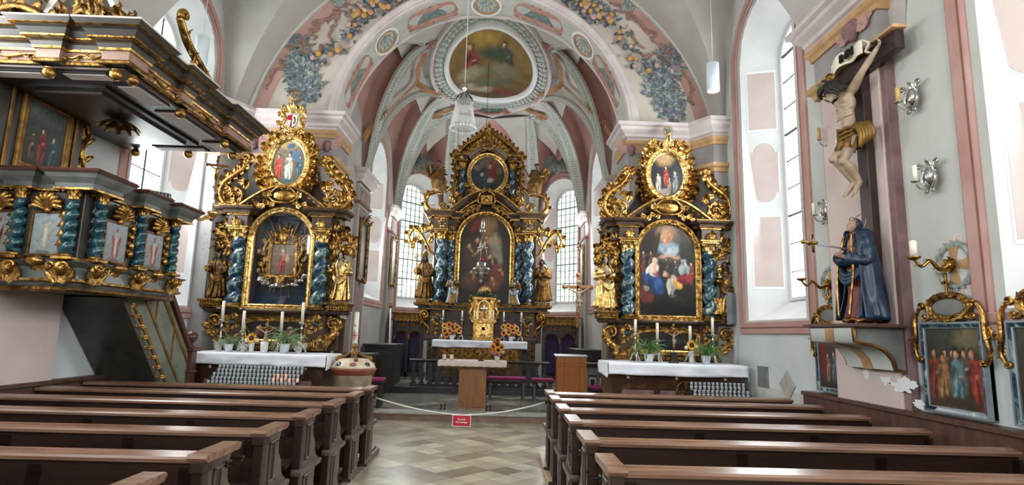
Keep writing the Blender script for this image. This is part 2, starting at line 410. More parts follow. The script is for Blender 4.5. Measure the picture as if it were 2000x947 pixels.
def thing(name, label, cat, loc=(0, 0, 0), group=None):
    o = bpy.data.objects.new(name, None); COL.objects.link(o); o.location = loc; o.empty_display_size = 0.1
    return tag(o, label, cat, group)
def kids(o): return [c for c in o.children]
CHILD = {}
def dup(root, loc, rz=0.0, label=None, group=None, sc=None):
    def rec(o, par):
        c = o.copy(); COL.objects.link(c)
        if par is not None: c.parent = par; c.matrix_parent_inverse = o.matrix_parent_inverse.copy()
        for ch in o.children: rec(ch, c)
        return c
    r = rec(root, None); r.location = loc; r.rotation_euler = (0, 0, rz)
    if sc: r.scale = (sc, sc, sc)
    if label: r['label'] = label
    if group: r['group'] = group
    return r
def smooth_path(pts, k=6, closed=False):
    pts = [V(p) for p in pts]; n = len(pts); out = []
    for i in range(n if closed else n-1):
        p0 = pts[i-1] if (i > 0 or closed) else pts[0]*2-pts[1]
        p1 = pts[i]; p2 = pts[(i+1) % n]; p3 = pts[(i+2) % n] if (i+2 < n or closed) else pts[-1]*2-pts[-2]
        for j in range(k):
            t = j/k; out.append(0.5*((2*p1)+(p2-p0)*t+(2*p0-5*p1+4*p2-p3)*t*t+(3*p1-p0-3*p2+p3)*t**3))
    if not closed: out.append(pts[-1])
    return out
def sweep_xy(mb, path, prof, closed=False):
    # moulding: path of (x,y) seen from above, profile of (out,z); 'out' is to the right of the walking direction
    n = len(path); rings = []
    for i in range(n):
        p = V(path[i])
        d0 = (p-V(path[i-1])).normalized() if (i > 0 or closed) else None
        d1 = (V(path[(i+1) % n])-p).normalized() if (i < n-1 or closed) else None
        if d0 is None: d0 = d1
        if d1 is None: d1 = d0
        n0 = V((d0.y, -d0.x)); n1 = V((d1.y, -d1.x)); b = n0+n1; b = b/max(0.2, b.length_squared)*2 if b.length > 1e-6 else n0
        rings.append([(p.x+b.x*o, p.y+b.y*o, z) for o, z in prof])
    mb.rings(rings, closed=True, smooth=False, loop=closed)
def sweep_xz(mb, path, Y, prof, closed=False, smooth=False, ysign=-1):
    # moulding in the plane y = Y: path of (x,z), profile of (outward offset, depth towards the viewer)
    n = len(path); rings = []
    for i in range(n):
        p = V(path[i])
        d0 = (p-V(path[i-1])) if (i > 0 or closed) else None
        d1 = (V(path[(i+1) % n])-p) if (i < n-1 or closed) else None
        if d0 is None: d0 = d1
        if d1 is None: d1 = d0
        d0 = d0.normalized(); d1 = d1.normalized()
        n0 = V((-d0.y, d0.x)); n1 = V((-d1.y, d1.x)); b = n0+n1; b = b/max(0.4, b.length_squared)*2
        rings.append([(p.x+b.x*o, Y+ysign*d, p.y+b.y*o) for o, d in prof])
    mb.rings(rings, closed=True, smooth=smooth, loop=closed)
def oval(cx, cz, rx, rz, n=40):
    return [(cx+rx*sin(2*pi*i/n), cz+rz*cos(2*pi*i/n)) for i in range(n)]   # clockwise seen from the front: left normal points out
def arched(x0, x1, z0, z1, rise=None, n=18):
    # clockwise from the bottom left: up, over the arch, down
    r = (x1-x0)/2; rise = r if rise is None else rise; cx = (x0+x1)/2; zs = z1-rise
    pts = [(x0, z0), (x0, (z0+zs)/2)]
    pts += [(cx-r*cos(pi*i/n), zs+rise*sin(pi*i/n)) for i in range(n+1)]
    return pts+[(x1, (z0+zs)/2), (x1, z0)]
FRAME = [(-0.02, 0.0), (-0.02, 0.03), (0.0, 0.05), (0.02, 0.045), (0.035, 0.075), (0.06, 0.08), (0.075, 0.05), (0.08, 0.0)]
def prof_scale(p, so, sd): return [(a*so, b*sd) for a, b in p]
def RY(x, y, z, ang, yaw=0.0, tilt=0.0):
    return Matrix.Translation((x, y, z)) @ Matrix.Rotation(ang, 4, 'Y') @ Matrix.Rotation(tilt, 4, 'X') @ Matrix.Rotation(yaw, 4, 'Z')
# ------------------------------------------------------------------ oil paintings: a canvas mesh whose own colours make the picture
def sstep(x): x = max(0.0, min(1.0, x)); return x*x*(3-2*x)
def paint_color(u, v, base, blobs, seed, rough=0.05):
    w1 = noise.noise((u*6+seed, v*6, 1.7)); w2 = noise.noise((u*6, v*6+seed, 7.3))
    u2 = u+w1*rough; v2 = v+w2*rough
    t = (v+1)/2; c = [base[0][i]*(1-t)+base[1][i]*t for i in range(3)]
    for cx, cy, rx, ry, ang, colr, soft in blobs:
        dx, dy = u2-cx, v2-cy; q = (rx if rx > ry else ry)*(1+soft)
        if dx > q or dx < -q or dy > q or dy < -q: continue
        ca, sa = cos(ang), sin(ang); ex = (dx*ca+dy*sa)/rx; ey = (-dx*sa+dy*ca)/ry
        d = sqrt(ex*ex+ey*ey)
        if d < 1+soft:
            a = sstep((1+soft-d)/(2*soft if soft > 0 else 0.01)); sh = 1.0+0.28*(ey*0.5-ex*0.4)
            c = [c[i]*(1-a)+colr[i]*sh*a for i in range(3)]
    k = 1+0.35*noise.noise((u*7+seed, v*7, 3.1))
    return [max(0.0, x*k) for x in c]
def canvas(name, pt, base, blobs, seed, parent=None, nu=44, nv=60, hw=None):
    # pt(u,v) with u,v in [-1,1]; hw(v) half width fraction at that height
    hw = hw or (lambda v: 1.0)
    me = bpy.data.meshes.new(name); vs = []; cs = []
    base = (lin(base[0]), lin(base[1])); blobs = [(a, b, c, d, e, lin(f), g*0.8) for a, b, c, d, e, f, g in blobs]
    for j in range(nv+1):
        v = -1+2*j/nv; h = hw(v)
        for i in range(nu+1):
            u = (-1+2*i/nu)*h; vs.append(tuple(pt(u, v))); cs.append(paint_color(u, v, base, blobs, seed))
    fs = [[j*(nu+1)+i, j*(nu+1)+i+1, (j+1)*(nu+1)+i+1, (j+1)*(nu+1)+i] for j in range(nv) for i in range(nu)]
    me.from_pydata(vs, [], fs); at = me.color_attributes.new('Col', 'FLOAT_COLOR', 'POINT')
    at.data.foreach_set('color', [x for c in cs for x in (*c, 1.0)])
    me.materials.append(MATS['oil_paint']); me.update()
    return link(name, me, parent)
def shade(h, k):
    h = h.lstrip('#'); return '#'+''.join('%02x' % max(0, min(255, int(int(h[i:i+2], 16)*k))) for i in (0, 2, 4))
def fig(x, y, s, robe, skin='#c9a184', hood=None, lean=0.0, sec=None):
    # a painted standing or kneeling figure as brush strokes
    b = [(x+lean*0.25*s, y-0.38*s, 0.21*s, 0.5*s, lean*0.5, robe, 0.2), (x+lean*0.1*s, y-0.02*s, 0.17*s, 0.2*s, lean, sec or robe, 0.2)]
    for k, (dx, w, sh) in enumerate(((-0.1, 0.03, 1.5), (0.0, 0.035, 0.6), (0.07, 0.03, 1.4), (0.14, 0.03, 0.6))): b.append((x+dx*s+lean*0.25*s, y-0.45*s, w*s, 0.34*s, lean*0.5+0.1*(k-1.5), shade(robe, sh), 0.5))
    b += [(x, y+0.1*s, 0.17*s, 0.07*s, 0, shade(sec or robe, 1.25), 0.4), (x+0.13*s, y-0.06*s, 0.05*s, 0.16*s, 0.6, shade(sec or robe, 1.15), 0.3), (x-0.13*s, y-0.06*s, 0.05*s, 0.16*s, -0.5, shade(sec or robe, 0.75), 0.3)]
    hx = x-lean*0.15*s
    b.append((hx, y+0.3*s, 0.1*s, 0.125*s, 0, hood or '#2a1c14', 0.2)); b.append((hx-0.015*s, y+0.27*s, 0.065*s, 0.09*s, 0, skin, 0.2)); b.append((hx-0.035*s, y+0.28*s, 0.03*s, 0.05*s, 0, shade(skin, 1.2), 0.5))
    b.append((x+0.06*s, y-0.14*s, 0.04*s, 0.035*s, 0, skin, 0.3))
    return b
HW_OVAL = lambda v: sqrt(max(0.0, 1-v*v))*0.999+0.001
def hw_arch(frac):
    # arched top: the arch takes the top 'frac' of the full height
    def f(v):
        t = (v-(1-2*frac))/(2*frac)
        return 1.0 if t <= 0 else sqrt(max(0.0, 1-t*t))*0.999+0.001
    return f
# ------------------------------------------------------------------ figures
def remesh(mb, name, m, voxel, parent=None, smooth=3):
    me = bpy.data.meshes.new('tmp'); me.from_pydata(mb.v, [], mb.f); me.update()
    o = bpy.data.objects.new('tmp', me); COL.objects.link(o)
    r = o.modifiers.new('r', 'REMESH'); r.mode = 'VOXEL'; r.voxel_size = voxel; r.use_smooth_shade = True
    q = o.modifiers.new('s', 'SMOOTH'); q.factor = 0.5; q.iterations = smooth
    dg = bpy.context.evaluated_depsgraph_get(); dg.update()
    nm = bpy.data.meshes.new_from_object(o.evaluated_get(dg)); bpy.data.objects.remove(o); bpy.data.meshes.remove(me)
    nm.name = name; nm.materials.clear(); nm.materials.append(MATS[m])
    nm.polygons.foreach_set('use_smooth', [True]*len(nm.polygons))
    return link(name, nm, parent)
def limb(mb, pts, rad, seg=10):
    mb.tube(pts, rad, seg)
    for p, r in zip(pts, rad): mb.ball(p, r, seg, 6)
def hand(mb, w, d, n, s, curl=0.5, side=1):
    # palm and five fingers from wrist w along d, palm facing n; s = length of the hand
    w = V(w); d = V(d).normalized(); n = (V(n)-d*V(n).dot(d)).normalized(); b = d.cross(n)*side
    M = Matrix((( b.x, d.x, n.x, w.x), (b.y, d.y, n.y, w.y), (b.z, d.z, n.z, w.z), (0, 0, 0, 1)))
    mb.ball((0, 0.26*s, 0), (0.2*s, 0.3*s, 0.09*s), 10, 8, M)
    for k, (x, L) in enumerate(((-0.15, 0.42), (-0.05, 0.5), (0.05, 0.47), (0.15, 0.38))):
        p = [V((x*s, 0.45*s, 0))]; a = 0.0
        for q in range(3):
            a += curl*0.7; p.append(p[-1]+V((x*0.06*s, cos(a)*L*s/3, sin(a)*L*s/3)))
        mb.tube([M @ q for q in p], [0.055*s, 0.052*s, 0.046*s, 0.038*s], 7); mb.ball(M @ p[-1], 0.038*s, 7, 5)
    p = [V((-0.15*s, 0.15*s, 0.02*s)), V((-0.27*s, 0.28*s, 0.07*s)), V((-0.3*s, 0.45*s, 0.13*s*(1+curl)))]
    mb.tube([M @ q for q in p], [0.07*s, 0.058*s, 0.042*s], 7); mb.ball(M @ p[-1], 0.042*s, 7, 5)
def head_rot(yaw, pitch, roll): return Matrix.Rotation(yaw, 4, 'Z') @ Matrix.Rotation(pitch, 4, 'X') @ Matrix.Rotation(roll, 4, 'Y')
def head(mb, c, h, R=None, beard=False):
    # face towards -y; h = height of the head
    M = Matrix.Translation(c) @ (R or Matrix.Identity(4))
    mb.ball((0, 0.03*h, 0.1*h), (0.37*h, 0.45*h, 0.41*h), 16, 12, M)
    mb.ball((0, -0.06*h, -0.18*h), (0.29*h, 0.33*h, 0.34*h), 14, 10, M)
    mb.tube([M @ V((0, -0.40*h, 0.1*h)), M @ V((0, -0.47*h, -0.04*h)), M @ V((0, -0.49*h, -0.1*h))], [0.045*h, 0.06*h, 0.07*h], 7)
    mb.ball((0, -0.46*h, -0.1*h), 0.065*h, 7, 5, M)
    for sx in (-1, 1):
        mb.ball((sx*0.15*h, -0.385*h, 0.11*h), (0.12*h, 0.05*h, 0.035*h), 8, 5, M)
        mb.ball((sx*0.15*h, -0.36*h, 0.03*h), (0.07*h, 0.06*h, 0.05*h), 8, 5, M)
        mb.ball((sx*0.37*h, 0.04*h, -0.02*h), (0.05*h, 0.09*h, 0.13*h), 8, 6, M)
        mb.ball((sx*0.2*h, -0.29*h, -0.13*h), (0.1*h, 0.08*h, 0.09*h), 8, 6, M)
    mb.ball((0, -0.385*h, -0.24*h), (0.11*h, 0.05*h, 0.028*h), 8, 5, M); mb.ball((0, -0.375*h, -0.3*h), (0.09*h, 0.05*h, 0.03*h), 8, 5, M)
    mb.ball((0, -0.34*h, -0.43*h), (0.12*h, 0.1*h, 0.09*h), 8, 6, M)
    return M
def robe_rings(H, z0, z1, prof, folds, amp, phase, cxf, n=64, m=26, th0=0.0, th1=2*pi, grow=1.0):
    rings = []
    for i in range(m+1):
        t = i/m; z = z0+(z1-z0)*t; k = t*(len(prof)-1); a = int(min(k, len(prof)-2)); f = k-a
        rx = (prof[a][0]*(1-f)+prof[a+1][0]*f)*H*grow; ry = (prof[a][1]*(1-f)+prof[a+1][1]*f)*H*grow
        cx, cy = cxf(z/H); ring = []
        dn = 1-t*0.85
        for j in range(n):
            th = th0+(th1-th0)*j/(n if abs(th1-th0-2*pi) < 1e-6 else n-1)
            w = amp*dn*(0.6*sin(folds*th+phase+1.5*sin(3*t+th))+0.4*sin((folds*1.7)*th-phase*2+2.0*t)+0.25*sin(2.6*folds*th+5*t))
            ring.append((cx*H+rx*(1+w)*cos(th), cy*H+ry*(1+w)*sin(th), z))
        rings.append(ring)
    return rings
BASEP = [(0.165, 0.125), (0.155, 0.115), (0.14, 0.105), (0.13, 0.1), (0.125, 0.095), (0.115, 0.085), (0.1, 0.075), (0.112, 0.08), (0.125, 0.078), (0.11, 0.065), (0.045, 0.045)]
def statue(name, label, H, loc, face=0.0, robe='gold', skin='skin', mantle=None, mantle_rng=(0.06, 0.94), rh=((-0.17, 0.02, 0.6), (-0.12, -0.13, 0.58)), lh=((0.17, 0.02, 0.6), (0.12, -0.13, 0.62)), hyaw=0.0, hpitch=0.0, hroll=0.0, hair='hair_dark', hairlen=0.3, beard=False, hat=None, extras=None, group=None, folds=7, wings=None, cat='statue', voxel=None, sway=0.02, mhood=False, width=1.0, sleeve=None, wrap=0.80):
    """draped figure: local frame z up, facing -y, H = height; parts: body, robe, mantle, hair ..."""
    root = thing(name, label, cat, (0, 0, 0), group)
    cxf = lambda z: (sway*sin(z*pi*1.3), 0.015*sin(z*4))
    b = MB(); hc = V((cxf(0.93)[0]*H, -0.012*H, 0.925*H)); hh = 0.135*H; R = head_rot(hyaw, hpitch, hroll)
    HM = head(b, hc, hh, R)
    limb(b, [(cxf(0.8)[0]*H, 0.01*H, 0.78*H), (hc.x, 0.004*H, 0.88*H)], [0.045*H, 0.036*H])
    limb(b, [(0, 0, 0.5*H), (0, 0, 0.62*H), (0, 0, 0.74*H)], [0.075*H, 0.07*H, 0.085*H])
    for sd, arm in ((-1, rh), (1, lh)):
        sh = V((sd*0.115*H, 0.005*H, 0.775*H)); el = V(arm[0])*H; wr = V(arm[1])*H
        limb(b, [(0, 0, 0.74*H), sh, el, wr], [0.06*H, 0.042*H, 0.032*H, 0.022*H])
        d = (wr-el).normalized()+V((0, -0.15, 0.25)); hand(b, wr, d, V((-sd*0.8, 0.2, 0.4)), 0.11*H, 0.75, sd)
    for sd in (-1, 1):
        limb(b, [(sd*0.05*H, 0, 0.5*H), (sd*0.055*H, -0.02*H, 0.28*H), (sd*0.06*H, 0.01*H, 0.05*H)], [0.07*H, 0.05*H, 0.03*H])
        limb(b, [(sd*0.06*H, 0.01*H, 0.03*H), (sd*0.075*H, -0.1*H, 0.018*H)], [0.028*H, 0.02*H])
    remesh(b, 'body', skin, voxel or max(0.006, 0.0075*H), root, 2)
    r = MB(); prof = [(a*width, c) for a, c in BASEP]
    r.rings(robe_rings(H, 0.025*H, 0.835*H, prof, folds, 0.13, 0.7, cxf)); sl = MB() if sleeve else r
    for sd, arm in ((-1, rh), (1, lh)):
        sh = V((sd*0.1*H, 0.005*H, 0.78*H)); el = V(arm[0])*H; wr = V(arm[1])*H; pts = smooth_path([sh, sh.lerp(el, 0.5)+V((sd*0.012*H, 0, 0)), el, el.lerp(wr, 0.5)-V((0, 0, 0.015*H)), el.lerp(wr, 0.9)-V((0, 0, 0.012*H))], 4)
        k = len(pts)
        sl.tube(pts, [(0.056+0.008*sin(i*1.7)+(0.012 if i > k*0.75 else 0))*H for i in range(k)], 12)
    # girdle
    r.tube([(cxf(0.52)[0]*H+0.104*H*cos(a), 0.08*H*sin(a), 0.525*H+0.004*H*sin(3*a)) for a in [2*pi*i/24 for i in range(24)]], 0.011*H, 6, closed=True)
    r.build('robe', robe, root)
    if sleeve: sl.build('sleeves', sleeve, root)
    if mantle:
        q = MB(); rr = robe_rings(H, 0.05*H, 0.845*H, prof, folds*0.6, 0.2, 2.1, cxf, 44, 24, -pi/2+2*pi*mantle_rng[0], -pi/2+2*pi*mantle_rng[1], 1.16)
        A = rr; n = len(A[0]); m_ = len(A)
        q.shell(lambda u, v: A[int(round(u*(m_-1)))][int(round(v*(n-1)))], lambda u, v: (V((A[int(round(u*(m_-1)))][int(round(v*(n-1)))][0], A[int(round(u*(m_-1)))][int(round(v*(n-1)))][1], 0)).normalized()), m_-1, n-1, 0.012*H)
        # a gathered swag across the hips
        sw = [V((-0.13*H, -0.02*H, 0.62*H)), V((-0.08*H, -0.105*H, 0.5*H)), V((0.03*H, -0.125*H, 0.44*H)), V((0.12*H, -0.08*H, 0.5*H)), V((0.15*H, 0, 0.56*H))]
        for e in range(3):
            pt = smooth_path([p+V((0, -0.006*e*H, -0.035*e*H*(1-abs(i-2)/3))) for i, p in enumerate(sw)], 5)
            q.tube(pt, [0.028*H*(0.6+0.4*sin(pi*i/(len(pt)-1))) for i in range(len(pt))], 8)
        if mhood:
            q.shell(lambda u, v: HM @ V((0.44*hh*sin((v-0.5)*4.5)*(1-0.12*u), 0.05*hh+0.5*hh*cos((v-0.5)*4.5)*1.0, (0.62-1.3*u)*hh if u > 0.25 else (0.62-1.3*0.25*(u/0.25)**2*1.0)*hh)), lambda u, v: HM.to_3x3() @ V((sin((v-0.5)*4.5), cos((v-0.5)*4.5), 0.2)), 10, 18, 0.05*hh)
        q.build('mantle', mantle, root)
    if hair:
        q = MB()
        def cap(u, v):
            th = (v-0.5)*2*pi*wrap+pi/2; ph = pi/2-u*(pi*0.62)
            wob = 1+0.05*sin(9*th+6*u)
            return HM @ V((0.41*hh*cos(ph)*cos(th)*wob, 0.05*hh+0.49*hh*cos(ph)*sin(th)*wob, 0.12*hh+0.45*hh*sin(ph)))
        q.shell(cap, lambda u, v: (cap(u, v)-HM @ V((0, 0.04*hh, 0.1*hh))).normalized(), 10, 28, 0.04*hh)
        for i in range(11):
            th = (i/10-0.5)*2*pi*wrap*0.9+pi/2
            p0 = V((0.42*hh*cos(th), 0.05*hh+0.47*hh*sin(th), -0.05*hh)); L = hairlen*hh*3
            q.tube([HM @ (p0+V((0.05*hh*sin(k*1.3+i)+0.06*hh*k*cos(th), 0.05*hh*cos(k*1.1+i), -L*k/4))) for k in range(5)], [0.09*hh, 0.1*hh, 0.09*hh, 0.075*hh, 0.03*hh], 7)
        if beard:
            for i in range(7):
                a = (i-3)/3
                q.tube([HM @ V((a*0.22*hh, -0.32*hh+0.18*hh*a*a, -0.28*hh)), HM @ V((a*0.2*hh, -0.4*hh+0.14*hh*a*a, -0.5*hh)), HM @ V((a*0.1*hh, -0.37*hh, -0.75*hh+0.15*hh*a*a))], [0.09*hh, 0.085*hh, 0.03*hh], 7)
        q.build('hair', hair, root)
    if hat == 'mitre':
        q = MB()
        for sy in (-1, 1):
            q.prism([(-0.36*hh, 0), (-0.42*hh, 0.4*hh), (0, 1.05*hh), (0.42*hh, 0.4*hh), (0.36*hh, 0)], sy*0.12*hh, sy*0.36*hh, 'y', HM @ Matrix.Translation((0, 0.02*hh, 0.38*hh)))
        q.tube([HM @ V((0.4*hh*cos(a), 0.03*hh+0.42*hh*sin(a), 0.4*hh)) for a in [2*pi*i/20 for i in range(20)]], 0.05*hh, 6, closed=True)
        q.build('mitre', robe, root)
    if hat == 'crown':
        q = MB()
        q.lathe([(0.36*hh, 0), (0.4*hh, 0.1*hh), (0.37*hh, 0.12*hh), (0.33*hh, 0)], 18, HM @ Matrix.Translation((0, 0.03*hh, 0.42*hh)))
        for i in range(7):
            a = 2*pi*i/7; q.ball((0.38*hh*cos(a), 0.03*hh+0.38*hh*sin(a), 0.62*hh), (0.05*hh, 0.05*hh, 0.1*hh), 7, 5, HM)
        q.build('crown', 'gold', root)
    if hat == 'halo':
        q = MB(); c = HM @ V((0, 0.3*hh, 0.2*hh))
        q.tube([c+V((0.75*hh*cos(a), 0.25*hh*sin(a), 0.78*hh*sin(a))) for a in [2*pi*i/36 for i in range(36)]], 0.03*hh, 6, closed=True); q.build('halo', 'gold', root)
    if wings:
        for sd in (-1, 1):
            q = MB()
            q.tube([(sd*0.06*H, 0.07*H, 0.72*H), (sd*0.2*H, 0.13*H, 0.9*H), (sd*0.32*H, 0.14*H, 0.92*H)], [0.03*H, 0.03*H, 0.012*H], 8)
            for k in range(9):
                t = k/8; x = 0.08+0.25*t; zt = 0.76+0.16*sin(pi*min(1, t*0.7+0.15))
                q.leaf(Matrix.Translation((sd*x*H, 0.12*H, zt*H)) @ Matrix.Rotation(pi-sd*(0.15-0.45*t), 4, 'Y'), (0.42-0.12*t)*H, 0.085*H, 0.08, 1, 6)
            q.build('wing', wings, root)
    if extras: extras(root, H, HM, hh)
    root.rotation_euler = (0, 0, face); root.location = loc
    return root
def staff(root, H, pts, r, m, name='staff'):
    q = MB(); q.tube([V(p)*H for p in pts], r*H, 8); q.ball(V(pts[-1])*H, r*2*H, 8, 6); return q.build(name, m, root)
# ================================================================== THE CHURCH
XL, XR, YA, YB = -5.15, 3.95, 10.2, 11.1      # nave walls, front and back of the chancel arch wall
AX, AZ, AR = -0.42, 5.41, 2.72                # chancel arch: centre and radius
NZ, NR = 4.69, 4.37                           # nave vault
CXL, CXR, CS = -3.47, 2.63, 5.45              # chancel walls, springing
STEP = 0.16
def structure(name, mb, m=None, parent=None):
    o = mb.build(name, m, parent)
    if parent is None: o['kind'] = 'structure'
    return o
def quad(mb, a, b, c, d): mb.add([a, b, c, d], [(0, 1, 2, 3)], None, False)
# floors
m = MB(); quad(m, (XL-0.9, -5, 0), (XR+0.9, -5, 0), (XR+0.9, 11.6, 0), (XL-0.9, 11.6, 0)); structure('floor', m, 'nave_tiles')
m = MB(); m.box(CXL-0.1, CXR+0.1, 11.42, 20.6, -0.05, STEP, b=0.002); m.build('chancel_floor', 'chancel_tiles')['kind'] = 'structure'
m = MB()
m.use('step_stone').box(-3.3, 2.46, 11.33, 11.62, -0.02, STEP-0.03, b=0.01)
m.use('stone').box(-3.3, 2.46, 11.28, 11.64, STEP-0.045, STEP+0.004, b=0.015)
structure('chancel_step', m)
m = MB(); m.use('black_wood').box(CXL, CXR, 14.62, 20.5, STEP-0.02, STEP+0.15, b=0.01); m.use('chancel_tiles').box(CXL, CXR, 14.66, 20.5, STEP+0.1, STEP+0.154, b=0.002); structure('sanctuary_step', m)
# ---------------------------------------------------------------- walls with windows
def frame_T(p0, p1, out):
    p0 = V((*p0, 0)); d = V((*p1, 0))-p0; L = d.length; d.normalize(); o = V((*out, 0)).normalized()
    return Matrix(((d.x, o.x, 0, p0.x), (d.y, o.y, 0, p0.y), (0, 0, 1, 0), (0, 0, 0, 1))), L
def wall_run(name, p0, p1, out, z0, z1, ops, m, n=14):
    mb = MB(); mb.T, L = frame_T(p0, p1, out); u = 0.0
    q = lambda a, b, c, d: mb.add([(a, 0, c), (b, 0, c), (b, 0, d), (a, 0, d)], [(0, 1, 2, 3)], None, False)
    for (u0, u1, zs, zp, rise) in sorted(ops):
        if u0 > u: q(u, u0, z0, z1)
        q(u0, u1, z0, zs)
        for i in range(n):
            a, b = i/n, (i+1)/n; ua, ub = u0+(u1-u0)*a, u0+(u1-u0)*b
            za, zb = zp+rise*sqrt(max(0, 1-(2*a-1)**2)), zp+rise*sqrt(max(0, 1-(2*b-1)**2))
            mb.add([(ua, 0, za), (ub, 0, zb), (ub, 0, z1), (ua, 0, z1)], [(0, 1, 2, 3)], None, False)
        u = u1
    if u < L: q(u, L, z0, z1)
    return structure(name, mb, m)
def outline(u0, u1, zs, zp, rise, n=14):
    c = (u0+u1)/2; r = (u1-u0)/2
    return [(u0, zs), (u0, (zs+zp)/2)]+[(c-r*cos(pi*i/n), zp+rise*sin(pi*i/n)) for i in range(n+1)]+[(u1, (zs+zp)/2), (u1, zs)]
def panel_poly(w, h, notch):
    # upright painted field with rounded, notched ends
    r = w/2-notch; pts = []
    for s, z in ((1, h/2-r-notch), ):
        pts += [(-w/2, -(h/2-r-notch)), (-w/2, h/2-r-notch), (-r, h/2-r-notch)]
        pts += [(-r*cos(pi*i/8), h/2-r-notch+r*sin(pi*i/8)) for i in range(1, 8)]
        pts += [(r, h/2-r-notch), (w/2, h/2-r-notch), (w/2, -(h/2-r-notch)), (r, -(h/2-r-notch))]
        pts += [(r*cos(pi*i/8), -(h/2-r-notch)-r*sin(pi*i/8)) for i in range(1, 8)]
        pts += [(-r, -(h/2-r-notch))]
    return pts
def make_window(idx, label, p0, p1, out, op, depth=0.5, inset=0.22, sillup=0.32, bars=(2, 9), surround=0.17, panels=True, lead=0.009, gap=0.0):
    u0, u1, zs, zp, rise = op
    T, L = frame_T(p0, p1, out)
    root = bpy.data.objects.new('window_%d' % idx, None); COL.objects.link(root); root['kind'] = 'structure'
    A = outline(u0, u1, zs, zp, rise); B = outline(u0+inset, u1-inset, zs+sillup, zp-0.06, rise*0.72)
    mb = MB(); mb.T = T; mb.use('plaster_white')
    mb.rings([[(a, 0, z) for a, z in A], [(a, depth, z) for a, z in B]], cap=False, smooth=False)
    if panels:
        # painted fields on the two cheeks
        for sd, (ua, ub) in ((0, (u0, u0+inset)), (1, (u1, u1-inset))):
            c0 = V((ua, 0, 0)); c1 = V((ub, depth, 0)); cd = (c1-c0).normalized(); cl = (c1-c0).length
            nn = V((cd.y, -cd.x, 0)); nn = nn if (sd == 0) == (nn.x > 0) else -nn
            zlo, zhi = zs+sillup+0.15, zp-0.08; hs = (zhi-zlo)
            for k, (fa, fb, kind) in enumerate(((0.0, 0.34, 0), (0.36, 0.68, 1), (0.70, 1.0, 0))):
                z0_, z1_ = zlo+hs*fa, zlo+hs*fb; h = z1_-z0_-0.06; zc = (z0_+z1_)/2
                for sc, mt, off in ((1.0, 'white', 0.004), (0.93, 'pink_pale', 0.008)):
                    w = cl*0.72*(1 if sc == 1 else 0.9)
                    pl = panel_poly(w, h*(1 if sc == 1 else 0.965), w*0.1) if kind else [(-w/2, -h/2*sc), (-w/2, h/2*sc), (w/2, h/2*sc), (w/2, -h/2*sc)]
                    mid = c0+cd*cl*0.5
                    mb.use(mt).add([tuple(mid+cd*x+V((0, 0, zc+z))+nn*off) for x, z in pl], [list(range(len(pl)))], None, False)
    mb.build('reveal', None, root)
    mb = MB(); mb.T = T
    mb.use('pink'); s_ = surround; A = outline(u0-gap, u1+gap, zs-gap, zp, rise+gap)
    sweep_xz(mb, A, 0, [(0.04, 0), (0.04, 0.02), (0.06, 0.03), (s_*0.45, 0.035), (s_*0.45, 0.0)])
    mb.use('pink_dark'); sweep_xz(mb, A, 0, [(s_*0.45, 0), (s_*0.45, 0.028), (s_*0.62, 0.028), (s_*0.62, 0)])
    mb.use('pink'); sweep_xz(mb, A, 0, [(s_*0.62, 0), (s_*0.62, 0.035), (s_*1.2, 0.045), (s_*1.35, 0.03), (s_*1.35, 0)])
    mb.use('pink'); mb.box(u0-s_*1.35, u1+s_*1.35, -0.045, 0.0, zs-s_*1.2, zs-0.03)
    mb.use('pink_dark'); mb.box(u0-s_*1.35, u1+s_*1.35, -0.05, 0.0, zs-s_*0.75, zs-s_*0.6)
    mb.build('surround', None, root)
    mb = MB(); mb.T = T
    sweep_xz(mb, [(a, z) for a, z in B], depth, [(-0.05, -0.02), (-0.05, 0.03), (0.0, 0.04), (0.0, -0.02)], closed=True); mb.build('frame', 'plaster_white', root)
    mb = MB(); mb.T = T; nb, nh = bars; c = (u0+u1)/2; r = (u1-u0)/2-inset
    ztop = lambda x: zp-0.06+rise*0.72*sqrt(max(0, 1-((x-c)/r)**2))
    for i in range(1, nb+1):
        x = c-r+2*r*i/(nb+1); mb.box(x-lead/2, x+lead/2, depth-0.012, depth+0.012, zs+sillup, ztop(x), b=0.001)
    z0_, z1_ = zs+sillup, zp-0.06+rise*0.72
    for i in range(1, nh+1):
        z = z0_+(z1_-z0_)*i/(nh+1); w = r if z < zp-0.06 else r*sqrt(max(0, 1-((z-zp+0.06)/(rise*0.72))**2))
        k = 1.0 if i % 3 else 2.0
        mb.box(c-w, c+w, depth-0.012*k, depth+0.012*k, z-lead*k/2, z+lead*k/2, b=0.001)
    mb.build('glazing_bars', 'iron', root)
    mb = MB(); mb.T = T; mb.add([(a, depth+0.015, z) for a, z in B], [list(range(len(B)))], None, False); mb.build('pane', 'window_glass', root)
    return root
# nave side walls (u runs along y)
WZ = (1.98, 6.25, 0.78)
rops = [(y-0.87+5, y+0.87+5, *WZ) for y in (8.25, 3.55, -1.15)]
lops = [(y-0.92+5, y+0.92+5, *WZ) for y in (8.72, 3.9, -0.8)]
wall_run('wall_right', (XR, -5), (XR, YA), (1, 0), 0, 9.2, rops, 'plaster_blue')
wall_run('wall_left', (XL, -5), (XL, YA), (-1, 0), 0, 9.2, lops, 'plaster_blue')
for k, op in enumerate(rops): make_window(1+k, '', (XR, -5), (XR, YA), (1, 0), op, depth=0.6, gap=0.06)
for k, op in enumerate(lops): make_window(4+k, '', (XL, -5), (XL, YA), (-1, 0), op, depth=0.55, gap=0.03)
wall_run('wall_rear', (XL, -5), (XR, -5), (0, -1), 0, 9.2, [(3.0, 6.1, 2.6, 6.2, 1.2)], 'plaster_grey')  # unseen rear wall; its opening is added to let in fill light
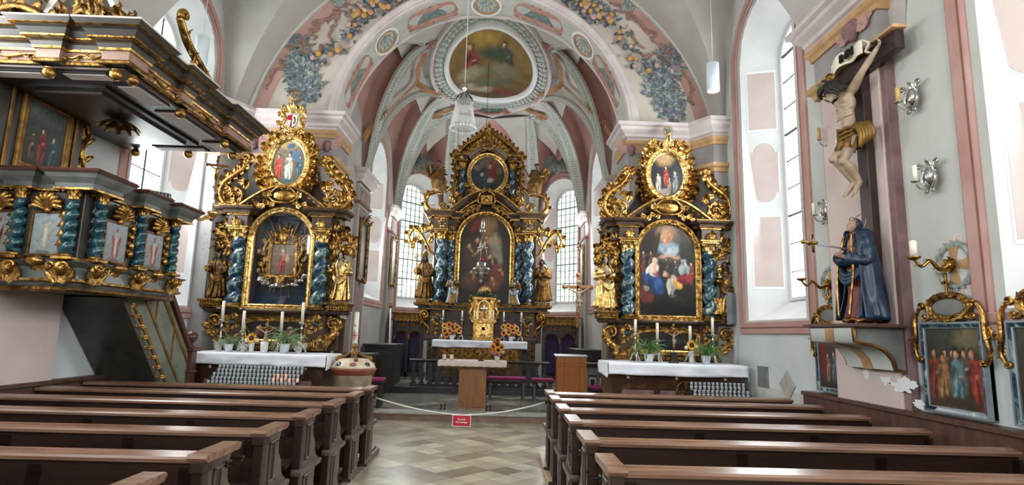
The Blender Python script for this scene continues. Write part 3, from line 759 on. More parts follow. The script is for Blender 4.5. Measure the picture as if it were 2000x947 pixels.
# chancel arch wall
m = MB()
for x0, x1 in ((XL-0.1, AX-AR), (AX+AR, XR+0.1)): quad(m, (x0, YA, 0), (x1, YA, 0), (x1, YA, AZ), (x0, YA, AZ))
n = 48
for i in range(n):
    a, b = pi*i/n, pi*(i+1)/n
    f = lambda t, r, cz=AZ: (AX-r*cos(t), YA, cz+r*sin(t))
    g = lambda t: (AX-5.2*cos(t), YA, AZ+5.2*sin(t))
    quad(m, f(a, AR), f(b, AR), g(b), g(a))
structure('wall_front', m, 'plaster_warm')
m = MB(); m.use('pink_pale')
for sx in (-1, 1):
    x = AX+sx*AR; quad(m, (x, YA, 0), (x, YB, 0), (x, YB, AZ), (x, YA, AZ))
    x1 = CXL-0.1 if sx < 0 else CXR+0.1; quad(m, (x, YB, 0), (x1, YB, 0), (x1, YB, 9), (x, YB, 9))
m.use('sage')
m.rings([[(AX-r*cos(pi*i/n), y, AZ+r*sin(pi*i/n)) for i in range(n+1)] for y, r in ((YA, AR), (YB, AR+0.05))], closed=False, cap=False)
m.rings([[(AX-r*cos(pi*i/n), YB, AZ+r*sin(pi*i/n)) for i in range(n+1)] for r in (AR+0.05, 4.4)], closed=False, cap=False)
structure('arch_soffit', m)
# archivolt mouldings
arc = [(AX-AR*cos(pi*i/60), AZ+AR*sin(pi*i/60)) for i in range(61)]
m = MB(); m.use('mauve_white')
sweep_xz(m, arc, YA, [(0.0, -0.05), (0.0, 0.03), (0.025, 0.05), (0.05, 0.04), (0.07, 0.06), (0.13, 0.085), (0.165, 0.06), (0.175, 0.03), (0.2, 0.02), (0.2, 0.0)], smooth=False)
structure('trim_1', m)
m = MB(); m.use('mauve_white')
arc2 = [(AX-(AR+0.05)*cos(pi*i/60), AZ+(AR+0.05)*sin(pi*i/60)) for i in range(61)]
sweep_xz(m, arc2, YB, [(-0.025, 0.05), (-0.025, -0.03), (0.02, -0.03), (0.02, 0.05)]); structure('trim_2', m)
# painted border along the nave vault
m = MB(); arc3 = [(AX-4.05*cos(pi*i/60), 4.67+4.05*sin(pi*i/60)) for i in range(61)]
m.use('pink'); sweep_xz(m, arc3, YA, [(0.05, 0), (0.05, 0.006), (0.32, 0.008), (0.32, 0)])
m.use('sage'); sweep_xz(m, arc3, YA, [(0.3, 0), (0.3, 0.06), (0.34, 0.07), (0.42, 0.0)])
structure('trim_3', m)
# entablatures
CORN = [(0, 5.24), (0.04, 5.24), (0.06, 5.29), (0.1, 5.31), (0.11, 5.36), (0.19, 5.42), (0.2, 5.47), (0.25, 5.49), (0.25, 5.55), (0, 5.57)]
OCH = [(0, 5.10), (0.05, 5.10), (0.06, 5.15), (0.09, 5.18), (0.10, 5.24), (0, 5.24)]
FRZ = [(0, 4.72), (0.02, 4.72), (0.02, 5.10), (0, 5.10)]
ARCH = [(0, 4.60), (0.04, 4.60), (0.05, 4.66), (0.1, 4.69), (0.11, 4.75), (0, 4.76)]
def entablature(name, path):
    m = MB(); m.use('mauve_white'); sweep_xy(m, path, CORN); m.use('ochre'); sweep_xy(m, path, OCH); sweep_xy(m, path, ARCH)
    m.use('frieze_grey'); sweep_xy(m, path, FRZ)
    # egg-and-dart row under the ochre band
    structure(name, m)
pl = [(XL, 9.7), (-4.92, 9.7), (-4.62, YA-0.02), (AX-AR, YA-0.02), (AX-AR, YB+0.03)]
pr = [(AX+AR, YB+0.03), (AX+AR, YA-0.02), (3.45, YA-0.02), (3.72, 9.78), (XR, 9.78)]
entablature('trim_4', pl); entablature('trim_5', pr)
for k, (path, nm) in enumerate((([(XL-0.02, 5.5), (XL+0.1, 5.5), (XL+0.1, 6.85), (XL-0.02, 6.85)], 'trim_6'), ([(XR+0.02, 6.62), (XR-0.12, 6.62), (XR-0.12, 5.46), (XR+0.02, 5.46)], 'trim_7'))):
    entablature(nm, path if k == 1 else path)
# corner piers under the entablature
m = MB(); m.use('plaster_blue')
m.use('frieze_grey'); m.prism([(XL, YA), (XL, 9.7), (-4.92, 9.7), (-4.62, YA)], 0, 5.5, 'z'); m.prism([(XR, YA), (XR, 9.78), (3.72, 9.78), (3.45, YA)], 0, 5.5, 'z')
structure('trim_8', m)
# pink pilasters of the nave
m = MB(); m.use('pink_pale'); m.box(XR-0.12, XR+0.1, 5.52, 6.58, 0, 5.5); m.use('mauve'); m.box(XR-0.1, XR+0.1, 5.44, 5.53, 0, 4.58); m.box(XR-0.1, XR+0.1, 6.57, 6.62, 0, 4.58)
structure('trim_9', m)
m = MB(); m.use('pink_pale'); m.box(XL-0.1, XL+0.1, 5.55, 6.8, 0, 5.5); structure('trim_10', m)
# flaked plaster on the right pilaster
m = MB()
for (px, py, w, h) in ((1765, 752, 0.30, 0.12), (1730, 742, 0.16, 0.06), (1692, 728, 0.1, 0.08), (1795, 790, 0.12, 0.06)):
    c = P(px, py, X=XR-0.124); pts = []
    for i in range(48):
        a = 2*pi*i/48; k = 1+0.7*noise.noise((cos(a)*2.6+px, sin(a)*2.6, 0.3))+0.25*noise.noise((cos(a)*7+px, sin(a)*7, 0.9)); pts.append((c.y+w*0.5*k*cos(a), c.z+h*0.5*k*sin(a)*1.3))
    m.use('plaster_white').prism(pts, XR-0.127, XR-0.118, 'x')
structure('trim_11', m)
m = MB(); m.use('plaster_pale'); m.box(XR-0.004, XR+0.02, 6.62, 9.76, 1.0, 1.74, b=0.001); m.box(XR-0.004, XR+0.02, -5, 5.44, 1.0, 1.74, b=0.001); m.box(XL-0.02, XL+0.004, 6.8, 9.7, 0.9, 1.74, b=0.001); m.box(XL-0.02, XL+0.004, -5, 5.55, 0.9, 1.74, b=0.001); structure('trim_17', m)
# wainscots
m = MB(); m.use('wainscot'); m.box(XR-0.14, XR, -5, 7.3, 0, 1.04); m.box(XR-0.17, XR, -5, 7.3, 1.03, 1.075); structure('baseboard_right', m)
m = MB(); m.use('wainscot'); m.box(XL, XL+0.12, -5, 7.75, 0, 0.98); m.box(XL, XL+0.15, -5, 7.75, 0.97, 1.015); structure('baseboard_left', m)
# darkened wall patches behind the side altars
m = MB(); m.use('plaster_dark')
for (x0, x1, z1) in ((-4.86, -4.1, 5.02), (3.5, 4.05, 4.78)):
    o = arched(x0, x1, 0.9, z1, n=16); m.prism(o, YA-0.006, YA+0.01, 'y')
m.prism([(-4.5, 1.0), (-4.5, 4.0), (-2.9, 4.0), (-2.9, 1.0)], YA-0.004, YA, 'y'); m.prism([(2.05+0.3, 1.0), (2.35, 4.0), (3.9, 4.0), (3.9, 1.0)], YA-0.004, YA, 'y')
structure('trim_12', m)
# ---------------------------------------------------------------- nave vault
def lun_curves(side, ya, yb, thA=radians(62)):
    sx = -1 if side == 'L' else 1; ym = (ya+yb)/2; off = (XL+0.0)-(AX-NR) if sx < 0 else 0.0
    def rib(y0):
        def f(t):
            th = thA*t; return V((AX+sx*NR*cos(th)+off*(1-t)**2, y0+(ym-y0)*t**1.25, NZ+NR*sin(th)))
        return f
    wx = XL if sx < 0 else XR; top = 8.15
    def wall(s): return V((wx, ya+(yb-ya)*s, NZ+(top-NZ)*sqrt(max(0, 1-(2*s-1)**2))**0.9))
    return rib(ya), rib(yb), wall
def lunette(mb, Lc, Rc, Wc, nt=18, ns=18):
    def f(t, s):
        b = Lc(t).lerp(Rc(t), s); return b+(Wc(s)-Lc(0).lerp(Rc(0), s))*(1-t)**1.3
    mb.grid(f, nt, ns)
m = MB(); m.use('vault_grey')
for side, sx, cs_, hw in (('R', 1, (8.33, 3.65, -1.05), 1.6), ('L', -1, (8.72, 3.9, -0.8), 1.45)):
    edges = [(c-hw, c+hw) for c in cs_]
    curves = [lun_curves(side, a, b) for a, b in edges]
    for c in curves: lunette(m, *c)
    thA = radians(62)
    # webs between the lunettes and the ends
    bounds = [(None, curves[0][1])]+[(curves[k][0], curves[k+1][1]) for k in range(len(curves)-1)]+[(curves[-1][0], None)]
    for hi, lo in bounds:
        def web(t, s, hi=hi, lo=lo):
            th = thA*t; base = V((AX+sx*NR*cos(th), 0, NZ+NR*sin(th)))
            a = hi(t) if hi else V((base.x, YA+0.1, base.z)); b = lo(t) if lo else V((base.x, -5, base.z)); return a.lerp(b, s)
        if hi is None: web = (lambda t, s, lo=lo: V((AX+sx*NR*cos(thA*t), YA+0.1, NZ+NR*sin(thA*t))).lerp(lo(t), s))
        m.grid(web, 18, 6)
m.grid(lambda t, s: (AX+NR*cos(radians(62)+(pi-2*radians(62))*t), YA+0.1-15.2*s, NZ+NR*sin(radians(62)+(pi-2*radians(62))*t)), 16, 10)
structure('ceiling', m)
# ---------------------------------------------------------------- chancel walls
dl0, dl1 = (CXL, 18.2), (-1.98, 19.9)
dr0, dr1 = (CXR, 18.2), (1.14, 19.9)
wl = [(4.6-1.0, 4.6+1.0, 2.5, 6.1, 0.75)]
LW = V((dl1[0]-dl0[0], dl1[1]-dl0[1])).length
wd = [(LW/2-0.86, LW/2+0.72, 2.42, 6.2, 0.7)]; wdr = [(LW/2-0.72, LW/2+0.86, 2.42, 6.2, 0.7)]
wall_run('wall_chancel_left', (CXL, YB), (CXL, 18.2), (-1, 0), 0, 9, wl, 'chancel_plaster')
wall_run('wall_chancel_right', (CXR, YB), (CXR, 18.2), (1, 0), 0, 9, wl, 'chancel_plaster')
wall_run('wall_apse_left', dl0, dl1, (-0.75, 0.66), 0, 9, wd, 'chancel_plaster')
wall_run('wall_apse_right', dr1, dr0, (0.75, 0.66), 0, 9, wdr, 'chancel_plaster')
m = MB(); quad(m, (dl1[0], dl1[1], 0), (dr1[0], dr1[1], 0), (dr1[0], dr1[1], 9), (dl1[0], dl1[1], 9)); structure('wall_apse', m, 'chancel_plaster')
make_window(7, '', (CXL, YB), (CXL, 18.2), (-1, 0), wl[0]); make_window(8, '', (CXR, YB), (CXR, 18.2), (1, 0), wl[0])
make_window(9, '', dl0, dl1, (-0.75, 0.66), wd[0], bars=(5, 17), inset=0.2, depth=0.5, lead=0.012); make_window(10, '', dr1, dr0, (0.75, 0.66), wdr[0], bars=(5, 17), inset=0.2, depth=0.5, lead=0.012)
# chancel pilasters with capitals
def pilaster(name, x, sx, y0, y1):
    m = MB(); xi = x+sx*0.1
    m.use('chancel_plaster'); m.box(x-0.02*sx, xi, y0, y1, 0, 5.1, b=0.01)
    m.use('pilaster_brown'); m.box(x, xi+0.006*sx, y0+0.12, y1-0.12, 0.9, 4.55, b=0.003); m.box(x, xi+0.012*sx, y0+0.04, y1-0.04, 4.68, 5.02, b=0.004)
    path = [(x-0.02*sx, y0), (xi, y0), (xi, y1), (x-0.02*sx, y1)] if sx > 0 else [(x-0.02*sx, y1), (xi, y1), (xi, y0), (x-0.02*sx, y0)]
    m.use('mauve_white'); sweep_xy(m, path if sx > 0 else path, [(0, 5.12), (0.04, 5.12), (0.06, 5.18), (0.1, 5.22), (0.12, 5.3), (0.18, 5.34), (0.18, 5.42), (0, 5.44)])
    m.use('pink_dark'); sweep_xy(m, path, [(0, 4.6), (0.04, 4.6), (0.05, 4.66), (0, 4.68)])
    structure(name, m)
pilaster('trim_13', CXL, 1, 13.25, 14.35); pilaster('trim_14', CXR, -1, 13.25, 14.35)
pilaster('trim_15', CXL, 1, 17.25, 18.15); pilaster('trim_16', CXR, -1, 17.25, 18.15)
# ---------------------------------------------------------------- chancel vault: ribs, webs, lunettes
CR, CT = 3.05, 3.2
def vz(x, y):
    k = max(0.0, 1-((x-AX)/CR)**2)
    if y > 16: k = max(0.0, k-((y-16)/4.2)**2)
    return CS+CT*sqrt(k)
def on_vault(px, py, drop=0.0):
    lo, hi = 11.3, 19.5
    for _ in range(50):
        y = (lo+hi)/2; p = P(px, py, Y=y)
        if p.z < vz(p.x, y)-drop: lo = y
        else: hi = y
    return P(px, py, Y=lo)
mir = lambda p: V((2*AX-p.x, p.y, p.z))
K1 = on_vault(838, 84); K2 = on_vault(866, 188); K3 = on_vault(889, 222)
S0, S1, S2, S3 = V((CXL+0.05, 11.12, CS)), V((CXL+0.1, 13.8, CS-0.02)), V((CXL+0.1, 17.95, CS-0.02)), V((-1.95, 19.85, CS))
KB = V((AX, 17.55, vz(AX, 17.55)))
def ribc(S, A, sc=None):
    def f(t):
        th = t*pi/2; h = 1-cos(th)*1.0; h = (h*0.75+0.25*t); return V((S.x+(A.x-S.x)*h, S.y+(A.y-S.y)*h, S.z+(A.z-S.z)*sin(th)))
    return f
def pair(f): return lambda t: mir(f(t))
lunw = []
m = MB()
ribs = {}
for sd in (0, 1):
    Q = (lambda p: p) if sd == 0 else mir
    s0, s1, s2, s3, k1, k2, k3 = [Q(p) for p in (S0, S1, S2, S3, K1, K2, K3)]
    r01, r11, r12, r22, r23, r33 = ribc(s0, k1), ribc(s1, k1), ribc(s1, k2), ribc(s2, k2), ribc(s2, k3), ribc(s3, k3)
    ribs[sd] = (r01, r11, r12, r22, r23, r33)
    def wallarch(a, b, top): return lambda s: V((a.x+(b.x-a.x)*s, a.y+(b.y-a.y)*s, CS+(top-CS)*sqrt(max(0, 1-(2*s-1)**2))))
    wx = Q(V((CXL, 0, 0))).x
    m.use('vault_pink')
    lunette(m, r01, r11, wallarch(V((wx, s0.y, 0)), V((wx, s1.y, 0)), 7.0))
    lunette(m, r12, r22, wallarch(V((wx, s1.y, 0)), V((wx, s2.y, 0)), 7.55))
    lunette(m, r23, r33, wallarch(Q(V((CXL, 18.2, 0))), Q(V((-1.98, 19.9, 0))), 7.35))
    m.use('vault_grey')
    m.grid(lambda t, s: r11(t).lerp(r12(t), s)+V((0, 0, 0.12*sin(pi*s)*t)), 18, 8)
    m.grid(lambda t, s: r22(t).lerp(r23(t), s)+V((0, 0, 0.05*sin(pi*s)*t)), 18, 6)
    rb = ribc(s3, KB)
    m.grid(lambda t, s: r33(t).lerp(rb(t), s), 18, 6)
# crown of the vault between the two sides
def crown(y0, y1, a0, a1, n=10):
    m.grid(lambda t, s: (lambda L, : (lambda x, y: (x, y, vz(x, y) if True else 0))(L.x+(mir(L).x-L.x)*s, L.y))(V(a0).lerp(V(a1), t)), n, 20)
m.use('vault_grey')
crown(0, 0, V((K1.x-1.2, YB, 0)), V((K1.x, K1.y, 0)))
m.grid(lambda t, s: (lambda L: (L.x+(mir(L).x-L.x)*s, L.y, vz(L.x+(mir(L).x-L.x)*s, L.y)+0.02))(K1.lerp(K2, t)), 14, 24)
m.grid(lambda t, s: (lambda L: (L.x+(mir(L).x-L.x)*s, L.y, vz(L.x+(mir(L).x-L.x)*s, L.y)+0.02))(K2.lerp(K3, t)), 6, 20)
m.grid(lambda t, s: (lambda L: (L.x+(mir(L).x-L.x)*s, L.y, vz(L.x+(mir(L).x-L.x)*s, L.y)+0.02))(K3.lerp(KB, t)), 8, 20)
m.use('vault_pink'); lunette(m, ribc(S3, KB), ribc(mir(S3), KB), lambda s: V((-1.98+(1.14+1.98)*s, 19.9, CS+1.9*sqrt(max(0, 1-(2*s-1)**2)))))
m.use('vault_grey'); m.grid(lambda t, s: (AX-2.1+4.2*s, YB+0.1+6.9*t, vz(AX-2.1+4.2*s, YB+0.1+6.9*t)+0.3), 24, 20)  # extra unseen shell over the vault, added to block stray sky light
VAULT = structure('ceiling_chancel', m)
# painted rib bands with laurel
def rib_band(name, f, w, t0=0.02, t1=0.97, leafmat='sage_leaf', n=26):
    mb = MB(); pts = [f(t0+(t1-t0)*i/n) for i in range(n+1)]; cen = V((AX, 0, CS-1)); rings = []; fr = []
    for i in range(n+1):
        t = (pts[min(i+1, n)]-pts[max(i-1, 0)]).normalized(); inn = (V((AX, pts[i].y if pts[i].y < 16 else 15.5, CS-0.5))-pts[i]); inn = (inn-t*inn.dot(t)).normalized(); sd = t.cross(inn).normalized()
        k = w*(0.62+0.38*sin(pi*min(1, i/n*1.1))); fr.append((pts[i], t, inn, sd, k))
        rings.append([pts[i]+sd*(a*k)+inn*(b) for a, b in ((-1, -0.02), (-1, 0.05), (-0.86, 0.06), (-0.8, 0.035), (0.8, 0.035), (0.86, 0.06), (1, 0.05), (1, -0.02))])
    mb.use('sage'); mb.rings(rings, smooth=False)
    mb.use(leafmat)
    for i in range(1, n*2-1):
        p, t, inn, sd, k = fr[i//2]; p2 = fr[min(n, i//2+1)][0]; p = p.lerp(p2, 0.5*(i % 2))
        for s_ in (-1, 0, 1):
            d = (t+sd*s_*0.7).normalized(); b = d.cross(inn).normalized()
            M = Matrix(((b.x, -inn.x, d.x, p.x+sd.x*s_*0.3*k+inn.x*0.04), (b.y, -inn.y, d.y, p.y+sd.y*s_*0.3*k+inn.y*0.04), (b.z, -inn.z, d.z, p.z+sd.z*s_*0.3*k+inn.z*0.04), (0, 0, 0, 1)))
            mb.leaf(M, k*1.15, k*0.5, 0.35, 1, 4)
    return structure(name, mb)
k = 20
for sd in (0, 1):
    r01, r11, r12, r22, r23, r33 = ribs[sd]
    for f, w in ((r01, 0.16), (r11, 0.19), (r12, 0.15), (r22, 0.21), (r23, 0.16), (r33, 0.19)):
        rib_band('trim_%d' % k, f, w); k += 1
# oval ceiling picture with its laurel ring
OC, OA, OB = (AX-0.0, 0.0), 1.16, 0.0
oc = on_vault(959, 118); top = on_vault(950, 50); bot = on_vault(952, 188); lft = on_vault(876, 122); rgt = on_vault(1042, 125)
cx, cy = (lft.x+rgt.x)/2, (top.y+bot.y)/2; ra, rb_ = (rgt.x-lft.x)/2, (bot.y-top.y)/2
def ov(k, a, drop): x, y = cx+ra*k*cos(a), cy+rb_*k*sin(a); return V((x, y, vz(x, y)-drop))
po = thing('ceiling_painting', 'oval painted ceiling picture in a broad white ring above the high altar', 'painting', (cx, cy, 8.3))
canvas('canvas', lambda u, v: ov(sqrt(u*u+v*v), atan2(-v, u), 0.06), ('#4d4030', '#8a6f35'), fig(-0.45, 0.35, 0.8, '#6e2f28')+fig(0.35, 0.42, 0.7, '#2f3b38', lean=0.3)+[(-0.1, 0.75, 0.3, 0.2, 0, '#a98a45', 0.6), (0.1, 0.4, 0.35, 0.2, 0, '#3e4a3c', 0.6), (-0.5, -0.15, 0.35, 0.2, 0.3, '#8a8468', 0.5), (0.3, -0.1, 0.4, 0.25, 0, '#6f6a50', 0.5), (-0.4, -0.6, 0.4, 0.12, -0.3, '#a59a80', 0.5), (0.35, -0.75, 0.35, 0.1, 0, '#6a3b2c', 0.5), (0.0, -0.45, 0.5, 0.12, 0.2, '#5a5a48', 0.5)], 5.0, po, 46, 46, HW_OVAL)
mb = MB()
def ringband(k0, k1, d0, d1, mt, n=72):
    mb.use(mt); mb.rings([[ov(k0, a, d0), ov(k0+0.03, a, d1), ov(k1-0.03, a, d1), ov(k1, a, d0)] for a in [2*pi*i/n for i in range(n)]], closed=False, cap=False, loop=True)
ringband(1.0, 1.14, 0.03, 0.12, 'plaster_white'); mb.build('picture_frame', None, po)
mb = MB(); ringband(1.14, 1.36, 0.0, 0.05, 'sage'); ringband(1.36, 1.46, 0.0, 0.09, 'mauve_white')
mb.use('sage_leaf')
for i in range(64):
    a = 2*pi*i/64
    for q in (1.19, 1.25, 1.31):
        p = ov(q, a, 0.07); t = (ov(q, a+0.05, 0.07)-p).normalized(); rd = (ov(q+0.1, a, 0.07)-p).normalized(); d = (t+rd*(q-1.25)*7).normalized(); inn = V((0, 0, -1)); b = d.cross(inn).normalized()
        mb.leaf(Matrix(((b.x, -inn.x, d.x, p.x), (b.y, -inn.y, d.y, p.y), (b.z, -inn.z, d.z, p.z), (0, 0, 0, 1))), 0.16, 0.08, 0.3, 1, 4)
o = mb.build('laurel_ring', None, po)

# brown festoons and a scrolled cartouche on the vault, laid onto its surface
bpy.context.view_layer.update()
def hit(px, py, ob=VAULT):
    d = FW+RT*((px-1000)/CF)-UP*((py-473.5)/CF); d.normalize(); ok, loc, nr, _ = ob.ray_cast(V((0, 0, CH)), d)
    return (loc, nr if nr.dot(d) < 0 else -nr) if ok else (on_vault(px, py), -d)
def festoon(label, pts, w=0.038, mt='ochre_leaf'):
    path = [V(p) for p in pts]; path = smooth_path(path, 7); H_ = [hit(p.x, p.y) for p in path]; O_ = V((0, 0, CH)); D_ = [(h[0]-O_).length for h in H_]; D_ = [min(D_[max(0, i-3):i+4]) for i in range(len(D_))]; D_ = [sum(D_[max(0, i-4):i+5])/len(D_[max(0, i-4):i+5]) for i in range(len(D_))]; H_ = [(O_+(h[0]-O_).normalized()*(d-0.03), h[1]) for h, d in zip(H_, D_)]; mb = MB(); mb.use(mt); n = len(H_)
    for i in range(n-1):
        a, nb = H_[i]; t = (H_[i+1][0]-a)
        if t.length < 1e-5: continue
        t.normalize(); sd = t.cross(nb).normalized()
        for s_ in (-1, 0, 1):
            d = (t+sd*s_*0.9).normalized(); b = d.cross(nb).normalized(); p = a+nb*0.05+sd*s_*w*0.4
            mb.leaf(Matrix(((b.x, -nb.x, d.x, p.x), (b.y, -nb.y, d.y, p.y), (b.z, -nb.z, d.z, p.z), (0, 0, 0, 1))), w*3, w*1.7, 0.7, 1, 4)
    o = mb.build('leaf_festoon'); tag(o, label, 'festoon')
for sd, f in (('left', lambda q: q), ('right', lambda q: [(1912-a, b+2) for a, b in q])):
    festoon('brown leaf festoon of the vault, from oval to pier on the %s of the arch' % sd, f([(828, 100), (815, 130), (812, 158), (790, 180), (760, 210), (728, 245), (708, 275)]))
    festoon('brown leaf festoon linking two knots %s of the oval ceiling picture' % sd, f([(812, 160), (835, 175), (862, 182)]))
    festoon('short brown leaf swag hanging below the %s lower knot of the oval' % sd, f([(890, 205), (872, 215), (850, 220), (848, 226), (862, 224)]))
def knot(label, px, py):
    a, nb = hit(px, py); root = thing('vault_knot', label, 'ornament', a); mb = MB()
    t = V((0, 0, 1)).cross(nb).normalized(); u = nb.cross(t)
    for i in range(9):
        an = 2*pi*i/9; d = (t*cos(an)+u*sin(an)); b = d.cross(nb).normalized(); p = a+nb*0.04
        mb.leaf(Matrix(((b.x, -nb.x, d.x, p.x), (b.y, -nb.y, d.y, p.y), (b.z, -nb.z, d.z, p.z), (0, 0, 0, 1))), 0.2, 0.1, 0.6, 1, 5)
    mb.ball(a+nb*0.05, 0.07, 10, 7); mb.build('leaves', 'rose_scroll', root)
for l, x, y in (('pink leaf knot at the upper left of the oval ceiling picture', 842, 84), ('pink leaf knot at the upper right of the oval ceiling picture', 1066, 88), ('pink leaf knot at the lower left of the oval ceiling picture', 868, 190), ('pink leaf knot at the lower right of the oval ceiling picture', 1045, 190)): knot(l, x, y)
a, nb = hit(958, 212); root = thing('vault_cartouche', 'scrolled green cartouche on the vault between oval picture and high altar', 'cartouche', a); mb = MB(); mb.T = Matrix.Translation(a+V((0, -0.06, -0.05)))
# ================================================================== CARVING KIT
def lf(mb, x, y, z, ang, L, Wd, curl=1.0, side=0.0, tilt=0.0):
    mb.leaf(RY(x, y, z, radians(ang), 0, tilt), L, Wd, curl, side=side)
def spray(mb, x, y, z, ang, L, Wd, n=3, spread=70, curl=1.0):
    for i in range(n):
        a = ang+(spread*(i/(n-1)-0.5) if n > 1 else 0); k = 1-0.28*abs(2*i/(n-1)-1) if n > 1 else 1
        lf(mb, x, y-0.01*(n-abs(2*i-n+1)), z, a, L*k, Wd*k, curl)
def strip(mb, pts, Y, n, L, Wd, curl=0.7, ang=50, boss=0.0):
    # leaves alternating along a path of (x,z)
    pts = [V(p) for p in pts]; ln = [0]
    for a, b in zip(pts, pts[1:]): ln.append(ln[-1]+(b-a).length)
    for i in range(n):
        s = ln[-1]*(i+0.5)/n; k = next(j for j in range(1, len(ln)) if ln[j] >= s-1e-9); t = (s-ln[k-1])/max(1e-9, ln[k]-ln[k-1]); p = pts[k-1].lerp(pts[k], t)
        d = pts[k]-pts[k-1]; a = math.degrees(atan2(d.x, d.y)); sg = 1 if i % 2 else -1
        lf(mb, p.x, Y, p.y, a+sg*ang, L, Wd, curl)
        if boss: mb.ball((p.x, Y-boss, p.y), boss, 7, 5)
def beads(mb, pts, Y, r, step):
    pts = [V(p) for p in pts]
    for a, b in zip(pts, pts[1:]):
        n = max(1, int((b-a).length/step))
        for i in range(n):
            p = a.lerp(b, i/n); mb.ball((p.x, Y, p.y), (r, r*0.8, r), 6, 4)
def cscroll(mb, pts, Y, r, e0=None, e1=None, flat=1.4, seg=8):
    # vine through (x,z) points, optional volutes (R, turns, ccw) at its ends
    path = smooth_path([V(p) for p in pts], 8); n = len(path)
    rr = [r*(0.75+0.25*sin(pi*i/(n-1))) for i in range(n)]
    mb.tube([(p.x, Y-0.01*sin(pi*i/(n-1)), p.y) for i, p in enumerate(path)], rr, seg, up=(0, -1, 0), flat=flat)
    for e, p, q in ((e0, path[0], path[1]), (e1, path[-1], path[-2])):
        if e:
            R, turns, ccw = e; d = (p-q).normalized(); nrm = V((-d.y, d.x)) if ccw else V((d.y, -d.x))
            c = p+nrm*R; st = atan2(p.y-c.y, p.x-c.x)
            # spiral entered from outside: radius shrinks along the turn
            pts2 = []; r2 = []; k = int(12*turns)+3
            for i in range(k+1):
                u = i/k; th = st+(1 if ccw else -1)*turns*2*pi*u; rad = R*(1-0.85*u)
                pts2.append((c.x+rad*cos(th), Y-0.012-r*0.5*u, c.y+rad*sin(th))); r2.append(r*0.78*(1-0.45*u))
            mb.tube(pts2, r2, seg, up=(0, -1, 0), flat=flat); mb.ball((c.x, Y-0.015-r*0.8, c.y), R*0.26, 8, 6)
def twisted(mb, x, y, z0, z1, r, turns, off, ph=0.0):
    n = int(turns*14); mb.tube([(x+off*cos(ph+2*pi*turns*i/n), y+off*sin(ph+2*pi*turns*i/n), z0+(z1-z0)*i/n) for i in range(n+1)], [r*(1.03-0.14*(i/n)) for i in range(n+1)], 16, up=(0, -1, 0))
def capital(mb, x, y, z0, z1, r):
    h = z1-z0
    mb.lathe([(r*0.9, z0), (r*1.1, z0+0.06*h), (r*0.95, z0+0.1*h), (r*0.95, z0+0.45*h), (r*1.25, z0+0.85*h), (r*1.3, z0+0.86*h)], 14, Matrix.Translation((x, y, 0)))
    mb.box(x-r*1.4, x+r*1.4, y-r*1.4, y+r*1.4, z0+0.86*h, z1)
    for row, (zz, L, k) in enumerate(((0.08, 0.5, 1.0), (0.36, 0.5, 1.08))):
        for i in range(6):
            a = 2*pi*(i+0.5*row)/6-pi/2
            M = Matrix.Translation((x+r*k*cos(a), y+r*k*sin(a), z0+zz*h)) @ Matrix.Rotation(a+pi/2, 4, 'Z'); mb.leaf(M, L*h*1.2, r*0.9, 0.9, 2, 6)
    for sx in (-1, 1): mb.spiral((x+sx*r*1.15, z0+0.78*h), r*0.4, 1.3, r*0.06, r*0.12, 0, sx > 0, y-r*1.15)
def base(mb, x, y, z0, z1, r):
    h = z1-z0; mb.box(x-r*1.45, x+r*1.45, y-r*1.45, y+r*1.45, z0, z0+0.4*h)
    mb.lathe([(r*1.35, z0+0.4*h), (r*1.45, z0+0.5*h), (r*1.35, z0+0.6*h), (r*1.12, z0+0.7*h), (r*1.2, z0+0.85*h), (r*1.05, z0+h)], 18, Matrix.Translation((x, y, 0)))
def ornate_frame(mb, path, Y, w, d, closed=False, nleaf=0, lw=0.05):
    sweep_xz(mb, path, Y, prof_scale(FRAME, w/0.08, d/0.08), closed)
    if nleaf:
        pp = [V(p) for p in path]+([V(path[0])] if closed else [])
        off = []
        for i, p in enumerate(pp):
            a = pp[max(i-1, 0)]; b = pp[min(i+1, len(pp)-1)]; dd = (b-a).normalized(); off.append(p+V((-dd.y, dd.x))*w*0.45)
        strip(mb, off, Y-d*0.85, nleaf, lw, lw*0.75, 0.5, 25)
def sunburst(name, x, y, z, r, rb, parent, disc='leaf_blue', n=44):
    m = MB()
    for i in range(n):
        a = 2*pi*i/n; L = r*(1.0 if i % 2 else 0.72); b = a+pi/2; w = r*0.035
        m.add([(x+rb*cos(a)+w*cos(b), y-0.004, z+rb*sin(a)+w*sin(b)), (x+rb*cos(a)-w*cos(b), y-0.004, z+rb*sin(a)-w*sin(b)), (x+L*cos(a), y, z+L*sin(a)), (x+rb*cos(a), y-0.012, z+rb*sin(a)), (x+rb*cos(a), y+0.006, z+rb*sin(a))], [(0, 3, 2), (3, 1, 2), (0, 2, 4), (4, 2, 1)])
    m.use('gold_bright'); o = m.build(name, 'gold_bright', parent)
    q = MB(); q.use('gold_bright'); q.tube([(x+rb*1.1*cos(a), y-0.015, z+rb*1.1*sin(a)) for a in [2*pi*i/24 for i in range(24)]], rb*0.18, 7, closed=True)
    q.use(disc); q.ball((x, y-0.008, z), (rb, 0.02, rb), 18, 8); q.build('medallion', None, o)
    return o
mb.ball((0, 0, 0), (0.42, 0.06, 0.13), 24, 8); mb.build('field', 'sage_dark', root); mb = MB(); mb.T = Matrix.Translation(a+V((0, -0.1, -0.05)))
ornate_frame(mb, oval(0, 0, 0.42, 0.14, 36), 0, 0.07, 0.05, True)
